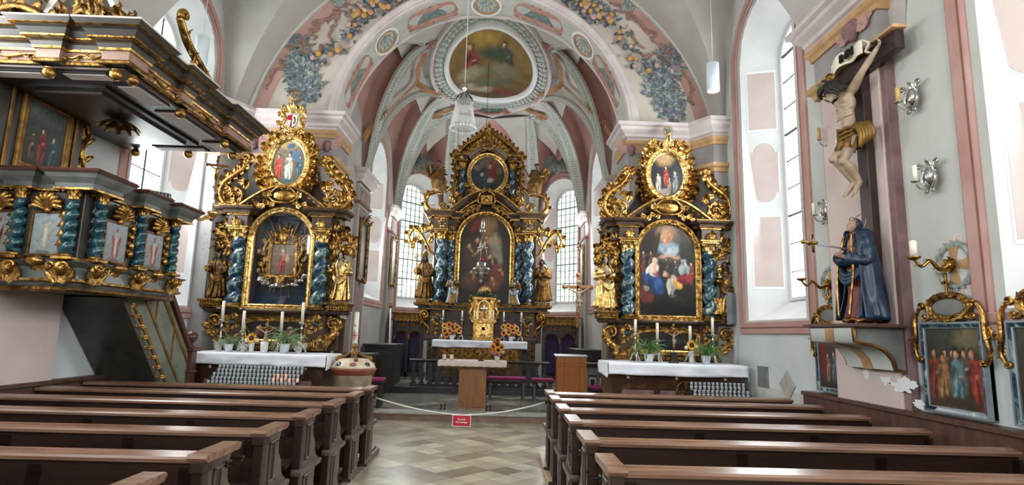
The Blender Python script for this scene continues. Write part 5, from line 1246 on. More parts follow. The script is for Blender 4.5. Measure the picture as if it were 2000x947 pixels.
# ================================================================== HIGH ALTAR
def high_altar():
    X0, Y = -0.5, 17.2; X = lambda x: X0+x
    root = thing('high_altar_retable', 'tall dark and gilded high altar with a big arched painting between blue twisted columns', 'altar', (X0, 17.5, 0.4))
    m = MB(); m.box(X(-1.75), X(1.75), 17.35, 17.7, 1.4, 2.45); m.box(X(-1.55), X(1.55), 17.4, 17.7, 2.45, 5.1)
    m.prism([(X(-1.6), 5.0), (X(-1.1), 5.3), (X(-0.98), 5.6), (X(-0.98), 7.1), (X(-0.6), 7.6), (X(0), 7.9), (X(0.6), 7.6), (X(0.98), 7.1), (X(0.98), 5.6), (X(1.1), 5.3), (X(1.6), 5.0)], 17.45, 17.65, 'y'); m.build('back_board', 'altar_wood', root)
    # stepped lower body
    m = MB(); m.use('dark_oak'); m.box(X(-1.55), X(1.55), 16.75, 17.5, 0.31, 1.5); m.use('altar_wood'); m.box(X(-1.6), X(1.6), 16.7, 17.5, 1.48, 1.58); m.box(X(-1.3), X(1.3), 17.05, 17.5, 1.58, 2.3)
    for sx in (-1, 1): m.box(X(sx*1.14), X(sx*1.52), 16.92, 17.5, 1.58, 2.32)
    m.build('predella', None, root)
    for sx in (-1, 1):
        m = MB(); x = X(sx*1.4); strip(m, [(x, 0.6), (x, 1.35)], 16.73, 8, 0.17, 0.1, 0.7, 35)
        m.build('carved_panel', 'gold_dark', root)
        m = MB(); x = X(sx*1.32)
        for i in range(5): spray(m, x, 16.91, 1.62+0.13*i, (i % 2*2-1)*35, 0.2, 0.14, 2, 80)
        for k in range(9): lf(m, x+0.09*cos(k*pi/4.5), 16.9, 2.05+0.09*sin(k*pi/4.5), 90-40*k, 0.11, 0.07, 0.5)
        c = m.build('carved_panel', 'gold', root); q = MB(); q.ball((x, 16.89, 2.05), (0.09, 0.04, 0.07), 12, 8); q.build('cabochon', 'cabochon', c)
        m = MB(); cscroll(m, [(X(sx*1.52), 1.62), (X(sx*1.58), 1.8), (X(sx*1.7), 1.92), (X(sx*1.8), 2.08)], 17.0, 0.06, None, (0.14, 1.6, sx > 0), 1.5); lf(m, X(sx*1.56), 16.98, 1.62, sx*12, 0.28, 0.16); lf(m, X(sx*1.6), 16.98, 2.2, sx*160, 0.3, 0.15); lf(m, X(sx*1.7), 16.96, 1.9, sx*60, 0.2, 0.13)
        m.build('end_scroll', 'gold', root)
    m = MB(); pth = [(X(-1.95), 17.6), (X(-1.95), 16.95), (X(-1.6), 16.95), (X(-1.6), 16.78), (X(-0.95), 16.78), (X(-0.95), 17.0), (X(0.95), 17.0), (X(0.95), 16.78), (X(1.6), 16.78), (X(1.6), 16.95), (X(1.95), 16.95), (X(1.95), 17.6)]
    m.use('altar_wood'); m.box(X(-1.9), X(1.9), 17.0, 17.6, 2.3, 2.44); m.box(X(-1.55), X(-0.98), 16.82, 17.3, 2.3, 2.44); m.box(X(0.98), X(1.55), 16.82, 17.3, 2.3, 2.44)
    m.use('gold_dark'); sweep_xy(m, pth, [(0, 2.30), (0.02, 2.30), (0.02, 2.33), (0.0, 2.34)]); sweep_xy(m, pth, [(0, 2.42), (0.05, 2.42), (0.05, 2.45), (0.0, 2.46)]); m.build('ledge', None, root)
    for sx in (-1, 1):
        for xc, yc, r in ((1.30, 16.95, 0.125), (1.04, 17.12, 0.115)):
            m = MB(); twisted(m, X(sx*xc), yc, 2.55, 4.42, r, 4.2, 0.038, 0.4 if sx > 0 else 2.6); c = m.build('column', 'blue_marble', root)
            m = MB(); capital(m, X(sx*xc), yc, 4.38, 4.64, r); m.build('capital', 'gold', c); m = MB(); base(m, X(sx*xc), yc, 2.46, 2.58, r); m.build('column_base', 'gold_dark', c)
        m = MB(); m.use('altar_wood'); m.box(X(sx*1.12), X(sx*1.5), 16.74, 17.5, 4.64, 5.02); m.box(X(sx*0.88), X(sx*1.66), 16.98, 17.5, 4.64, 5.02)
        m.use('gold'); m.box(X(sx*1.1), X(sx*1.52), 16.72, 17.5, 4.64, 4.69); m.box(X(sx*1.1), X(sx*1.52), 16.72, 17.5, 4.96, 5.02)
        for k in range(8): lf(m, X(sx*1.31)+0.06*cos(k*pi/4), 16.72, 4.83+0.06*sin(k*pi/4), 90-45*k, 0.09, 0.06, 0.5)
        spray(m, X(sx*1.0), 16.96, 4.7, 0, 0.22, 0.13, 3, 70); spray(m, X(sx*1.6), 16.96, 4.7, sx*10, 0.24, 0.13, 3, 60); e = m.build('entablature', None, root)
        q = MB(); q.ball((X(sx*1.31), 16.72, 4.83), (0.05, 0.03, 0.05), 10, 7); q.build('cabochon', 'cabochon', e)
        m = MB(); pth = [(X(sx*0.8), 17.5), (X(sx*0.8), 16.94), (X(sx*1.06), 16.94), (X(sx*1.06), 16.68), (X(sx*1.56), 16.68), (X(sx*1.56), 16.9), (X(sx*1.72), 16.9), (X(sx*1.72), 17.5)]; pth = pth if sx > 0 else pth[::-1]
        m.use('altar_wood'); sweep_xy(m, pth, [(0, 5.02), (0.03, 5.02), (0.05, 5.1), (0.12, 5.16), (0.13, 5.2), (0, 5.22)]); m.box(X(sx*0.8), X(sx*1.72), 16.95, 17.5, 5.02, 5.2)
        m.use('gold'); sweep_xy(m, pth, [(0, 5.02), (0.04, 5.02), (0.045, 5.05), (0, 5.06)]); sweep_xy(m, pth, [(0.1, 5.19), (0.145, 5.19), (0.145, 5.22), (0, 5.225)]); m.build('cornice', None, root)
        # openwork wing beside the columns
        m = MB(); cscroll(m, [(X(sx*1.5), 3.95), (X(sx*1.68), 4.1), (X(sx*1.9), 4.5), (X(sx*2.15), 4.72), (X(sx*2.3), 4.5), (X(sx*2.26), 4.3)], 17.2, 0.045, None, (0.08, 1.2, sx < 0)); cscroll(m, [(X(sx*1.5), 4.95), (X(sx*1.7), 4.7), (X(sx*1.95), 4.6)], 17.2, 0.04)
        for (x, z, a, L) in ((1.6, 4.9, 30, 0.26), (1.72, 4.74, 60, 0.26), (1.85, 4.62, 10, 0.34), (1.98, 4.62, 40, 0.32), (2.12, 4.7, 60, 0.28), (2.26, 4.6, 90, 0.24), (2.28, 4.4, 130, 0.24), (1.7, 4.3, -30, 0.3), (1.62, 4.12, 70, 0.26), (1.8, 4.35, 100, 0.28), (2.0, 4.5, 130, 0.3), (2.2, 4.3, 190, 0.28), (1.56, 4.5, 20, 0.28)): lf(m, X(sx*x), 17.17, z, sx*a, L, L*0.55, 1.0)
        m.build('wing_scroll', 'gold', root)
        m = MB(); m.use('gold_dark'); m.box(X(sx*1.76)-0.26, X(sx*1.76)+0.26, 16.85, 17.5, 2.44, 2.5); m.box(X(sx*1.76)-0.2, X(sx*1.76)+0.2, 16.9, 17.5, 2.5, 2.6); m.build('statue_bracket', None, root)
        m = MB(); strip(m, [(X(sx*0.93), 2.5), (X(sx*0.93), 4.4)], 17.3, 16, 0.16, 0.1, 0.7, 35); m.build('carved_strip', 'gold_dark', root)
        # volute that carries the angel
        m = MB(); cscroll(m, [(X(sx*1.12), 5.26), (X(sx*1.45), 5.24), (X(sx*1.72), 5.3), (X(sx*1.84), 5.5), (X(sx*1.78), 5.75), (X(sx*1.55), 5.84), (X(sx*1.3), 5.86), (X(sx*1.14), 6.0)], 17.05, 0.07, None, None, 1.6); m.spiral((X(sx*1.3), 5.44), 0.15, 1.5, 0.02, 0.05, 0, sx < 0, 17.05)
        for (x, z, a, L) in ((1.8, 5.4, 60, 0.24), (1.82, 5.6, 20, 0.24), (1.7, 5.78, 50, 0.2), (1.4, 5.84, -20, 0.24), (1.2, 5.9, 20, 0.22), (1.5, 5.3, 120, 0.2), (1.1, 5.5, -20, 0.3)): lf(m, X(sx*x), 17.0, z, sx*a, L, L*0.55, 1.0)
        m.build('angel_scroll', 'gold', root)
        # upper storey
        m = MB(); twisted(m, X(sx*0.77), 17.15, 5.82, 6.66, 0.075, 3, 0.022, 0.4 if sx > 0 else 2.6); c = m.build('column', 'blue_marble', root)
        m = MB(); capital(m, X(sx*0.77), 17.15, 6.62, 6.84, 0.08); m.build('capital', 'gold', c); m = MB(); base(m, X(sx*0.77), 17.15, 5.6, 5.85, 0.08); m.build('column_base', 'gold_dark', c)
        m = MB(); strip(m, [(X(sx*1.0), 5.65), (X(sx*1.03), 6.2), (X(sx*0.98), 6.85)], 17.3, 11, 0.2, 0.13, 1.0, 50); cscroll(m, [(X(sx*0.95), 5.6), (X(sx*1.08), 5.9), (X(sx*1.0), 6.4), (X(sx*1.05), 6.8)], 17.3, 0.04, (0.07, 1.2, sx > 0), (0.06, 1.2, sx < 0)); m.build('side_carving', 'gold', root)
        m = MB(); m.use('altar_wood'); m.box(X(sx*0.62), X(sx*0.96), 16.98, 17.5, 6.84, 7.0); m.use('gold'); m.box(X(sx*0.58), X(sx*1.04), 16.92, 17.5, 7.0, 7.07); m.box(X(sx*0.6), X(sx*0.98), 16.96, 17.5, 6.84, 6.88); spray(m, X(sx*0.8), 16.95, 6.87, 0, 0.13, 0.1, 3, 100); m.build('entablature', None, root)
    # great picture
    m = MB(); ornate_frame(m, arched(X(-0.79), X(0.79), 2.5, 5.21, n=26), 17.22, 0.13, 0.1, True, 80, 0.12); m.build('picture_frame', 'gold', root)
    bl = [(0.1, 0.75, 0.3, 0.25, 0, '#7a5c34', 0.6), (-0.35, 0.8, 0.25, 0.1, 0.6, '#6a1f18', 0.5), (0.35, 0.3, 0.25, 0.3, -0.5, '#77705c', 0.5), (0.55, 0.1, 0.12, 0.25, 0.3, '#6e6a58', 0.5), (-0.1, 0.2, 0.35, 0.3, 0, '#4c3424', 0.5), (-0.5, 0.15, 0.3, 0.3, 0.2, '#38281c', 0.5), (0.0, -0.2, 0.4, 0.3, 0, '#3a2019', 0.5), (0.5, -0.35, 0.3, 0.25, 0, '#5a2a1a', 0.5), (-0.5, -0.5, 0.35, 0.2, 0, '#4a2c1c', 0.5), (0.3, -0.6, 0.3, 0.12, 0, '#6a3c26', 0.5), (0.0, 0.35, 0.5, 0.04, 0.5, '#8a7c60', 0.4)]
    for x, y in ((-0.3, 0.42), (0.05, 0.5), (0.4, 0.5), (-0.6, 0.3), (0.2, 0.05), (-0.2, -0.1), (0.6, -0.2), (-0.5, -0.3), (0.3, -0.45)): bl += [(x, y, 0.06, 0.045, 0, '#a57a58', 0.4), (x+0.1, y-0.1, 0.04, 0.07, 0.6, '#94694a', 0.4)]
    canvas('altar_painting', lambda u, v: (X(u*0.78), 17.2, 3.85+v*1.34), ('#140e0a', '#2c2117'), bl, 12, root, 56, 90, hw_arch(0.29))
    pa = [(X(-1.1+2.2*i/26), 5.24+0.66*sin(pi*i/26)) for i in range(27)]
    m = MB(); m.use('altar_wood'); sweep_xz(m, pa, 17.35, [(-0.16, 0), (-0.16, 0.2), (-0.04, 0.32), (0.03, 0.38), (0.03, 0.0)]); m.use('gold'); sweep_xz(m, pa, 17.35, [(0.02, 0), (0.02, 0.4), (0.06, 0.4), (0.07, 0.0)]); sweep_xz(m, pa, 17.35, [(-0.19, 0), (-0.19, 0.22), (-0.15, 0.23), (-0.15, 0.0)]); m.build('arched_pediment', None, root)
    m = MB()
    for sx in (-1, 1):
        strip(m, [(X(sx*0.2), 5.42), (X(sx*0.55), 5.3), (X(sx*0.85), 5.02), (X(sx*0.95), 4.75)], 17.08, 12, 0.2, 0.12, 0.9, 40); cscroll(m, [(X(sx*0.25), 5.5), (X(sx*0.5), 5.42), (X(sx*0.75), 5.2)], 17.06, 0.03, (0.06, 1.2, sx > 0), (0.06, 1.2, sx < 0))
        cscroll(m, [(X(sx*0.05), 5.5), (X(sx*0.24), 5.55), (X(sx*0.22), 5.8), (X(sx*0.05), 5.9)], 16.94, 0.035, None, (0.05, 1.2, sx < 0))
    m.box(X(-0.2), X(0.2), 16.93, 17.2, 5.5, 5.8, b=0.03); spray(m, X(0), 16.9, 5.52, 0, 0.2, 0.15, 5, 150); m.build('cartouche', 'gold', root)
    # round upper picture
    oz = 6.5; m = MB(); ornate_frame(m, oval(X(0), oz, 0.54, 0.56, 48), 17.2, 0.12, 0.08, True, 50, 0.08); m.build('round_frame', 'gold_bright', root)
    bl = [(0.1, 0.6, 0.6, 0.3, 0, '#5a5440', 0.6), (-0.2, -0.2, 0.5, 0.5, 0.3, '#1f2a33', 0.5), (0.25, 0.1, 0.3, 0.5, -0.2, '#5c211b', 0.5), (0.15, 0.55, 0.12, 0.2, 0, '#7d2a20', 0.3), (0.12, 0.38, 0.1, 0.1, 0, '#a3805f', 0.3), (0.15, -0.35, 0.18, 0.12, 0, '#8c8a80', 0.5), (-0.6, 0.3, 0.2, 0.15, 0, '#6a5a44', 0.5), (0.65, 0.2, 0.15, 0.2, 0, '#5d4f3c', 0.5), (-0.3, -0.05, 0.1, 0.08, 0, '#8d8575', 0.4)]
    canvas('round_painting', lambda u, v: (X(u*0.56), 17.17, oz+v*0.58), ('#1a1a18', '#37342a'), bl, 8, root, 40, 40, HW_OVAL)
    m = MB()
    for sx in (-1, 1):
        for a, L in ((120, 0.26), (140, 0.3), (160, 0.26)): lf(m, X(sx*0.62*sin(radians(a))), 17.2, oz+0.64*cos(radians(a)), sx*(a-20), L, 0.16, 1.0)
    m.build('round_frame_carving', 'gold', root)
    # crowning arch and foliage
    pa = [(X(-0.62+1.24*i/20), 7.02+0.36*sin(pi*i/20)) for i in range(21)]
    m = MB(); m.use('altar_wood'); sweep_xz(m, pa, 17.3, [(-0.12, 0), (-0.12, 0.16), (0, 0.28), (0, 0)]); m.use('gold'); sweep_xz(m, pa, 17.3, [(0, 0), (0, 0.3), (0.05, 0.3), (0.05, 0)]); sweep_xz(m, pa, 17.3, [(-0.15, 0), (-0.15, 0.2), (-0.11, 0.2), (-0.11, 0)]); m.build('crowning_arch', None, root)
    m = MB()
    for sx in (-1, 1):
        for i in range(9):
            t = i/8; x = 0.98*(1-t)+0.06*t; z = 7.1+0.75*t**1.1+0.1*sin(pi*t)
            lf(m, X(sx*x), 17.2, z-0.12, sx*(60-45*t), 0.3, 0.17, 0.9); lf(m, X(sx*x*0.85), 17.15, z-0.3, sx*(20-20*t), 0.3, 0.17, 0.9); lf(m, X(sx*x), 17.17, z-0.2, sx*(100-60*t), 0.2, 0.12, 1.2)
        cscroll(m, [(X(sx*0.95), 7.12), (X(sx*0.7), 7.4), (X(sx*0.4), 7.62), (X(sx*0.15), 7.75)], 17.2, 0.05, (0.09, 1.3, sx > 0), (0.07, 1.2, sx < 0))
        cscroll(m, [(X(sx*0.3), 7.3), (X(sx*0.12), 7.4), (X(sx*0.1), 7.6)], 17.05, 0.035, (0.05, 1.2, sx > 0), None)
    spray(m, X(0), 17.1, 7.3, 0, 0.28, 0.2, 5, 140); spray(m, X(0), 17.15, 7.72, 0, 0.34, 0.16, 5, 110); lf(m, X(0), 17.2, 7.9, 0, 0.3, 0.14, 0.6)
    m.build('crowning_foliage', 'gold', root)
    return root
high_altar()
def bishop(root, H, HM, hh):
    q = MB(); q.tube([(-0.19*H, -0.12*H, 0.0), (-0.2*H, -0.12*H, 0.9*H)], 0.012*H, 8); q.spiral((-0.2*H, 0.96*H), 0.06*H, 1.3, 0.008*H, 0.013*H, -pi/2, True, -0.12*H); q.ball((-0.2*H, -0.12*H, 0.88*H), 0.024*H, 8, 6); q.build('crozier', 'gold', root)
statue('bishop_statue', 'gilded bishop with mitre and crozier left of the high altar columns', 1.32, (-2.27, 17.15, 2.6), 0.2, 'gold_wood', 'flesh_dark', 'gold_wood', hat='mitre', beard=True, hyaw=0.25, rh=((-0.17, 0, 0.6), (-0.19, -0.11, 0.66)), lh=((0.17, 0, 0.58), (0.08, -0.15, 0.6)), extras=bishop)
statue('monk_statue', 'gilded bearded monk with hands folded on his chest right of the high altar columns', 1.3, (1.25, 17.15, 2.6), -0.15, 'gold_wood', 'flesh_dark', 'gold_wood', beard=True, hairlen=0.1, mantle_rng=(0.12, 0.88), hyaw=-0.2, rh=((-0.16, 0, 0.6), (-0.01, -0.14, 0.66)), lh=((0.16, 0, 0.6), (0.02, -0.15, 0.68)))
statue('kneeling_angel_figure', 'small silver angel in gold robe at the left foot of the high altar painting', 0.86, (-1.42, 16.82, 2.46), 0.5, 'gold_wood', 'tin', 'tin', mantle_rng=(0.1, 0.85), wings=None, hpitch=0.3, rh=((-0.17, 0, 0.62), (-0.14, -0.14, 0.72)), lh=((0.17, 0, 0.6), (0.14, -0.16, 0.8)), sway=0.05)
statue('kneeling_angel_figure', 'small silver angel in gold robe at the right foot of the high altar painting', 0.86, (0.42, 16.82, 2.46), -0.5, 'gold_wood', 'tin', 'tin', mantle_rng=(0.15, 0.9), wings=None, hpitch=0.3, rh=((-0.17, 0, 0.62), (-0.05, -0.16, 0.72)), lh=((0.17, 0, 0.6), (0.18, -0.13, 0.78)), sway=-0.05)
def seated(name, label, loc, sx):
    root = thing(name, label, 'statue'); H = 0.95; b = MB()
    hm = head(b, V((0, -0.02, 0.78)), 0.14, head_rot(sx*0.3, 0.2, 0))
    limb(b, [(0, 0, 0.12), (0, 0, 0.35), (0, 0, 0.55)], [0.1, 0.085, 0.09]); limb(b, [(0, 0, 0.6), (0, 0, 0.74)], [0.05, 0.035])
    for s_, el, wr in ((-1, (-0.24, -0.05, 0.46), (-0.33, -0.12, 0.66)), (1, (0.24, -0.03, 0.44), (0.2, -0.2, 0.4))):
        if sx > 0: el, wr = (el, wr)
        limb(b, [(0, 0, 0.56), (s_*0.13, 0, 0.59), el, wr], [0.06, 0.048, 0.036, 0.026]); hand(b, wr, V(wr)-V(el), (0, -1, 0.2), 0.12, 0.4, s_)
    for s_ in (-1, 1):
        kn = (s_*0.11, -0.3, 0.16); an = (s_*0.1+0.05, -0.3+0.06*s_, -0.16); limb(b, [(s_*0.07, 0, 0.1), kn, an], [0.095, 0.065, 0.035]); limb(b, [an, (an[0], an[1]-0.12, an[2]-0.06)], [0.035, 0.022])
    remesh(b, 'body', 'flesh_dark', 0.009, root, 2)
    r = MB(); A = []
    for i in range(15):
        t = i/14; z = -0.1+0.62*t; k = 1-t; rx = 0.14+0.06*sin(pi*k)+0.03*k; ry = 0.11+0.13*(1 if t < 0.45 else (1-(t-0.45)/0.55))
        A.append([(rx*cos(a)*(1+0.08*sin(7*a+4*t)), -0.12*(1 if t < 0.4 else 1-(t-0.4)/0.6)+ry*sin(a)*(1+0.08*sin(9*a-5*t)), z) for a in [2*pi*j/40 for j in range(40)]])
    r.rings(A); r.build('robe', 'gold_wood', root)
    for s_ in (-1, 1):
        q = MB(); q.tube([(s_*0.06, 0.09, 0.5), (s_*0.2, 0.16, 0.7), (s_*0.3, 0.17, 0.74)], [0.03, 0.03, 0.015], 8)
        for k in range(9):
            t = k/8; q.leaf(Matrix.Translation((s_*(0.08+0.22*t), 0.15, 0.54+0.18*sin(pi*min(1, t*0.7+0.15)))) @ Matrix.Rotation(pi-s_*(0.1-0.4*t), 4, 'Y'), 0.46-0.1*t, 0.1, 0.1, 1, 6)
        q.build('wing', 'gold_dark' if s_ < 0 else 'gold', root)
    q = MB(); hh = 0.14
    for i in range(16): a = 2*pi*i/16; q.ball(hm @ V((0.36*hh*cos(a), 0.05*hh+0.4*hh*sin(a), 0.25*hh+0.1*hh*sin(5*a))), 0.16*hh, 7, 5)
    q.ball(hm @ V((0, 0.06*hh, 0.36*hh)), (0.36*hh, 0.4*hh, 0.22*hh), 10, 7); q.build('hair', 'hair_dark', root)
    root.location = loc; root.rotation_euler = (0, 0, sx*0.5); return root
seated('seated_angel', 'winged gilded angel seated on the left scroll of the high altar', (-2.0, 16.95, 5.95), 1)
seated('seated_angel', 'winged gilded angel seated on the right scroll of the high altar', (1.0, 16.95, 5.95), -1)
# altar table of the high altar
t = thing('high_altar_table', 'dark altar table with gilded carved front below the tabernacle', 'altar table', (-0.5, 16.5, 0.31))
m = MB(); m.use('dark_oak'); m.box(-1.7, 0.66, 16.2, 16.75, 0.31, 1.42); m.box(-1.78, 0.74, 16.12, 16.75, 1.38, 1.44); m.box(-1.8, 0.76, 16.1, 16.75, 0.31, 0.4); m.build('body', None, t)
m = MB(); m.use('gold_dark'); m.box(-1.62, 0.58, 16.17, 16.22, 0.45, 1.3); m.build('front_panel', None, t)
for i in range(9):
    m = MB(); x = -1.5+2.0*i/8; strip(m, [(x, 0.5), (x, 1.22)], 16.17, 9, 0.17, 0.11, 0.8, 45); m.build('acanthus_carving', 'gold_wood', t)
def altar_cloth(name, label, x0, x1, y0, y1, z, drop, m='linen', ends=True, seed=0.0):
    # a sheet over the table top with a wavy hanging edge in front and at both ends
    b = MB(); n = 70
    def f(u, v):
        # v: 0 back edge, 0.6 front edge, 1 hem
        x = x0+(x1-x0)*u
        if v <= 0.5: return (x, y1+(y0-y1)*v/0.5, z+0.003*noise.noise((x*6, v*5, seed)))
        d = (v-0.5)/0.5; w = noise.noise((x*4.0, d*1.5, seed+2))*0.03*d+noise.noise((x*11, d*2.5+x*3, seed+5))*0.012*d
        return (x, y0-0.012-0.015*d+w, z-drop*d*(1+0.12*noise.noise((x*2.2, 0.3, seed))))
    b.shell(f, lambda u, v: (0, -0.2, 1) if v < 0.48 else (0, -1, 0.0), n, 14, 0.004)
    if ends:
        for x, sx in ((x0, -1), (x1, 1)):
            def e(u, v, x=x, sx=sx):
                y = y0+(y1-y0)*u; w = noise.noise((y*5, v*2, seed+9+x))*0.03*v; return (x+sx*(0.008+0.012*v)+w*sx, y-0.01*(1-u), z-drop*1.12*v*(1+0.2*(1-u)**3))
            b.shell(e, lambda u, v, sx=sx: (sx, 0, 0), 16, 8, 0.004)
    return tag(b.build(name, m), label, 'cloth')
altar_cloth('altar_cloth', 'white linen cloth covering the high altar table', -1.82, 0.78, 16.06, 16.7, 1.455, 0.2, seed=3)
# tabernacle
t = thing('tabernacle', 'gilded tabernacle with arched niche standing in the middle of the high altar', 'tabernacle', (-0.45, 16.7, 1.58)); X = lambda x: -0.45+x
m = MB(); m.use('gold'); m.box(X(-0.3), X(0.3), 16.42, 16.95, 1.47, 1.97, b=0.02); m.box(X(-0.34), X(0.34), 16.38, 16.95, 1.95, 2.02); m.box(X(-0.32), X(0.32), 16.4, 16.95, 1.47, 1.52); m.box(X(-0.3), X(0.3), 16.72, 16.95, 2.0, 2.62)
for sx in (-1, 1): m.box(X(sx*0.17), X(sx*0.3), 16.45, 16.8, 2.0, 2.6)
m.box(X(-0.34), X(0.34), 16.4, 16.95, 2.6, 2.68); sweep_xz(m, [(X(-0.32+0.64*i/14), 2.66+0.16*sin(pi*i/14)) for i in range(15)], 16.7, [(-0.1, 0), (-0.1, 0.25), (0, 0.3), (0, 0)]); m.build('body', None, t)
m = MB(); m.use('gold_bright'); sweep_xz(m, arched(X(-0.15), X(0.15), 2.04, 2.56, n=14), 16.46, [(0, 0), (0, 0.03), (0.03, 0.03), (0.03, 0)]); m.box(X(-0.2), X(0.2), 16.395, 16.42, 1.55, 1.92); m.box(X(-0.05), X(0.05), 16.38, 16.42, 1.6, 1.9); m.box(X(-0.12), X(0.12), 16.38, 16.42, 1.74, 1.84); spray(m, X(0), 16.39, 1.56, 0, 0.14, 0.1, 5, 150); m.build('door', None, t)
for sx in (-1, 1):
    m = MB(); strip(m, [(X(sx*0.33), 2.02), (X(sx*0.38), 2.25), (X(sx*0.33), 2.5), (X(sx*0.26), 2.62)], 16.5, 9, 0.14, 0.1, 1.0, 45); cscroll(m, [(X(sx*0.28), 2.04), (X(sx*0.4), 2.2), (X(sx*0.32), 2.4), (X(sx*0.36), 2.58)], 16.5, 0.03, (0.05, 1.2, sx > 0), (0.05, 1.2, sx < 0)); m.build('side_carving', 'gold_bright', t)
    for k in (0, 1):
        q = MB(); q.lathe([(0.02, 2.02), (0.012, 2.05), (0.012, 2.1), (0.02, 2.12), (0.014, 2.13), (0.014, 2.28), (0.003, 2.3)], 10, Matrix.Translation((X(sx*(0.2+0.07*k)), 16.42, 0))); q.build('taper', 'wax', t)
q = MB()
for i in range(13): a = pi*i/12; lf(q, X(0.03*cos(a)), 16.6, 2.8+0.03*sin(a), 90-math.degrees(a), 0.2, 0.07, 0.3)
q.ball((X(0), 16.58, 2.81), (0.06, 0.03, 0.05), 10, 7); q.build('sunburst', 'gold_bright', t)
b = MB()
for i in range(170):
    u = random.uniform(-1, 1); a = random.uniform(0, 2*pi); b.leaf(Matrix.Translation((X(u*0.42), 16.5+0.1*sin(a), 2.68+0.05*cos(a)+0.1*(1-u*u)-0.02)) @ Matrix.Rotation(a, 4, 'Y') @ Matrix.Rotation(random.uniform(-1, 1), 4, 'X'), 0.1, 0.045, 0.5, 1, 3)
tag(b.build('leaf_garland', 'green_dark'), 'green leaf garland laid over the top of the tabernacle', 'garland')
# small crucifixes -------------------------------------------------
def mini_corpus(parent, M, s, m):
    b = MB(); T = lambda p: M @ (V(p)*s)
    head(b, M @ V((0.02*s, -0.06*s, 0.86*s)), 0.13*s, M.to_3x3().normalized().to_4x4() @ head_rot(0.2, 0.35, 0.25))
    b.tube([T(p) for p in ((0, -0.045, 0.42), (0, -0.05, 0.52), (0, -0.055, 0.64), (0, -0.05, 0.74), (0, -0.05, 0.8))], [0.075*s, 0.068*s, 0.085*s, 0.09*s, 0.045*s], 10)
    for sx in (-1, 1):
        limb(b, [T((0, -0.05, 0.74)), T((sx*0.12, -0.05, 0.77)), T((sx*0.26, -0.04, 0.85)), T((sx*0.41, -0.03, 0.95))], [0.05*s, 0.04*s, 0.03*s, 0.02*s], 8); hand(b, T((sx*0.41, -0.03, 0.95)), M.to_3x3() @ V((sx*0.14, 0, 0.1)), M.to_3x3() @ V((0, -1, 0)), 0.11*s, 0.5, sx)
        limb(b, [T((sx*0.05, -0.05, 0.42)), T((sx*0.05, -0.11, 0.24)), T((sx*0.02, -0.05, 0.05))], [0.06*s, 0.045*s, 0.025*s], 8); limb(b, [T((sx*0.02, -0.05, 0.05)), T((sx*0.01, -0.09, -0.02))], [0.025*s, 0.018*s], 8)
    o = remesh(b, 'corpus', m, max(0.003, 0.013*s), parent, 1)
    q = MB()
    for i in range(3): q.tube(smooth_path([T((-0.09, -0.05, 0.47-0.03*i)), T((-0.03, -0.13, 0.45-0.035*i)), T((0.05, -0.13, 0.43-0.03*i)), T((0.1, -0.04, 0.47-0.02*i))], 4), 0.03*s, 7)
    q.tube([T((0.1, -0.05, 0.47)), T((0.15, -0.05, 0.4)), T((0.14, -0.05, 0.3))], [0.03*s, 0.035*s, 0.012*s], 7); q.build('loincloth', m, o); return o
def crucifix(name, label, loc, h, wood, body, foot='block', rz=0.0, lean=0.0, post=0.0):
    root = thing(name, label, 'crucifix'); s = h*0.55; w = h*0.035
    m = MB(); z0 = post; m.box(-w, w, -w*0.6, w*0.6, z0*0.9, z0+h, b=w*0.3); m.box(-h*0.29, h*0.29, -w*0.6, w*0.6, z0+h*0.70, z0+h*0.70+2*w, b=w*0.3)
    for p in ((-h*0.29, z0+h*0.70+w), (h*0.29, z0+h*0.70+w), (0, z0+h)): m.ball((p[0], 0, p[1]), w*1.5, 10, 7)
    m.build('cross', wood, root); mini_corpus(root, Matrix.Translation((0, -w*0.4, z0+h*0.2)), s, body)
    q = MB(); q.box(-w*1.4, w*1.4, -w*1.2, -w*0.5, z0+h*0.84, z0+h*0.89, b=0.001); q.build('title_plate', body, root)
    if foot == 'block':
        q = MB(); q.box(-w*3.2, w*3.2, -w*2.4, w*2.4, 0, w*1.4); q.box(-w*2.4, w*2.4, -w*1.8, w*1.8, w*1.4, w*2.8); q.lathe([(w*1.9, w*2.8), (w*1.3, w*3.6), (w*1.6, w*4.5), (w*1.0, w*5.5)], 12); q.build('foot', 'black_wood' if wood != 'silver' else 'silver', root)
    root.location = loc; root.rotation_euler = (0, lean, rz); return root
crucifix('standing_crucifix', 'silver crucifix standing in the niche of the tabernacle', (-0.45, 16.55, 2.02), 0.46, 'silver', 'silver')
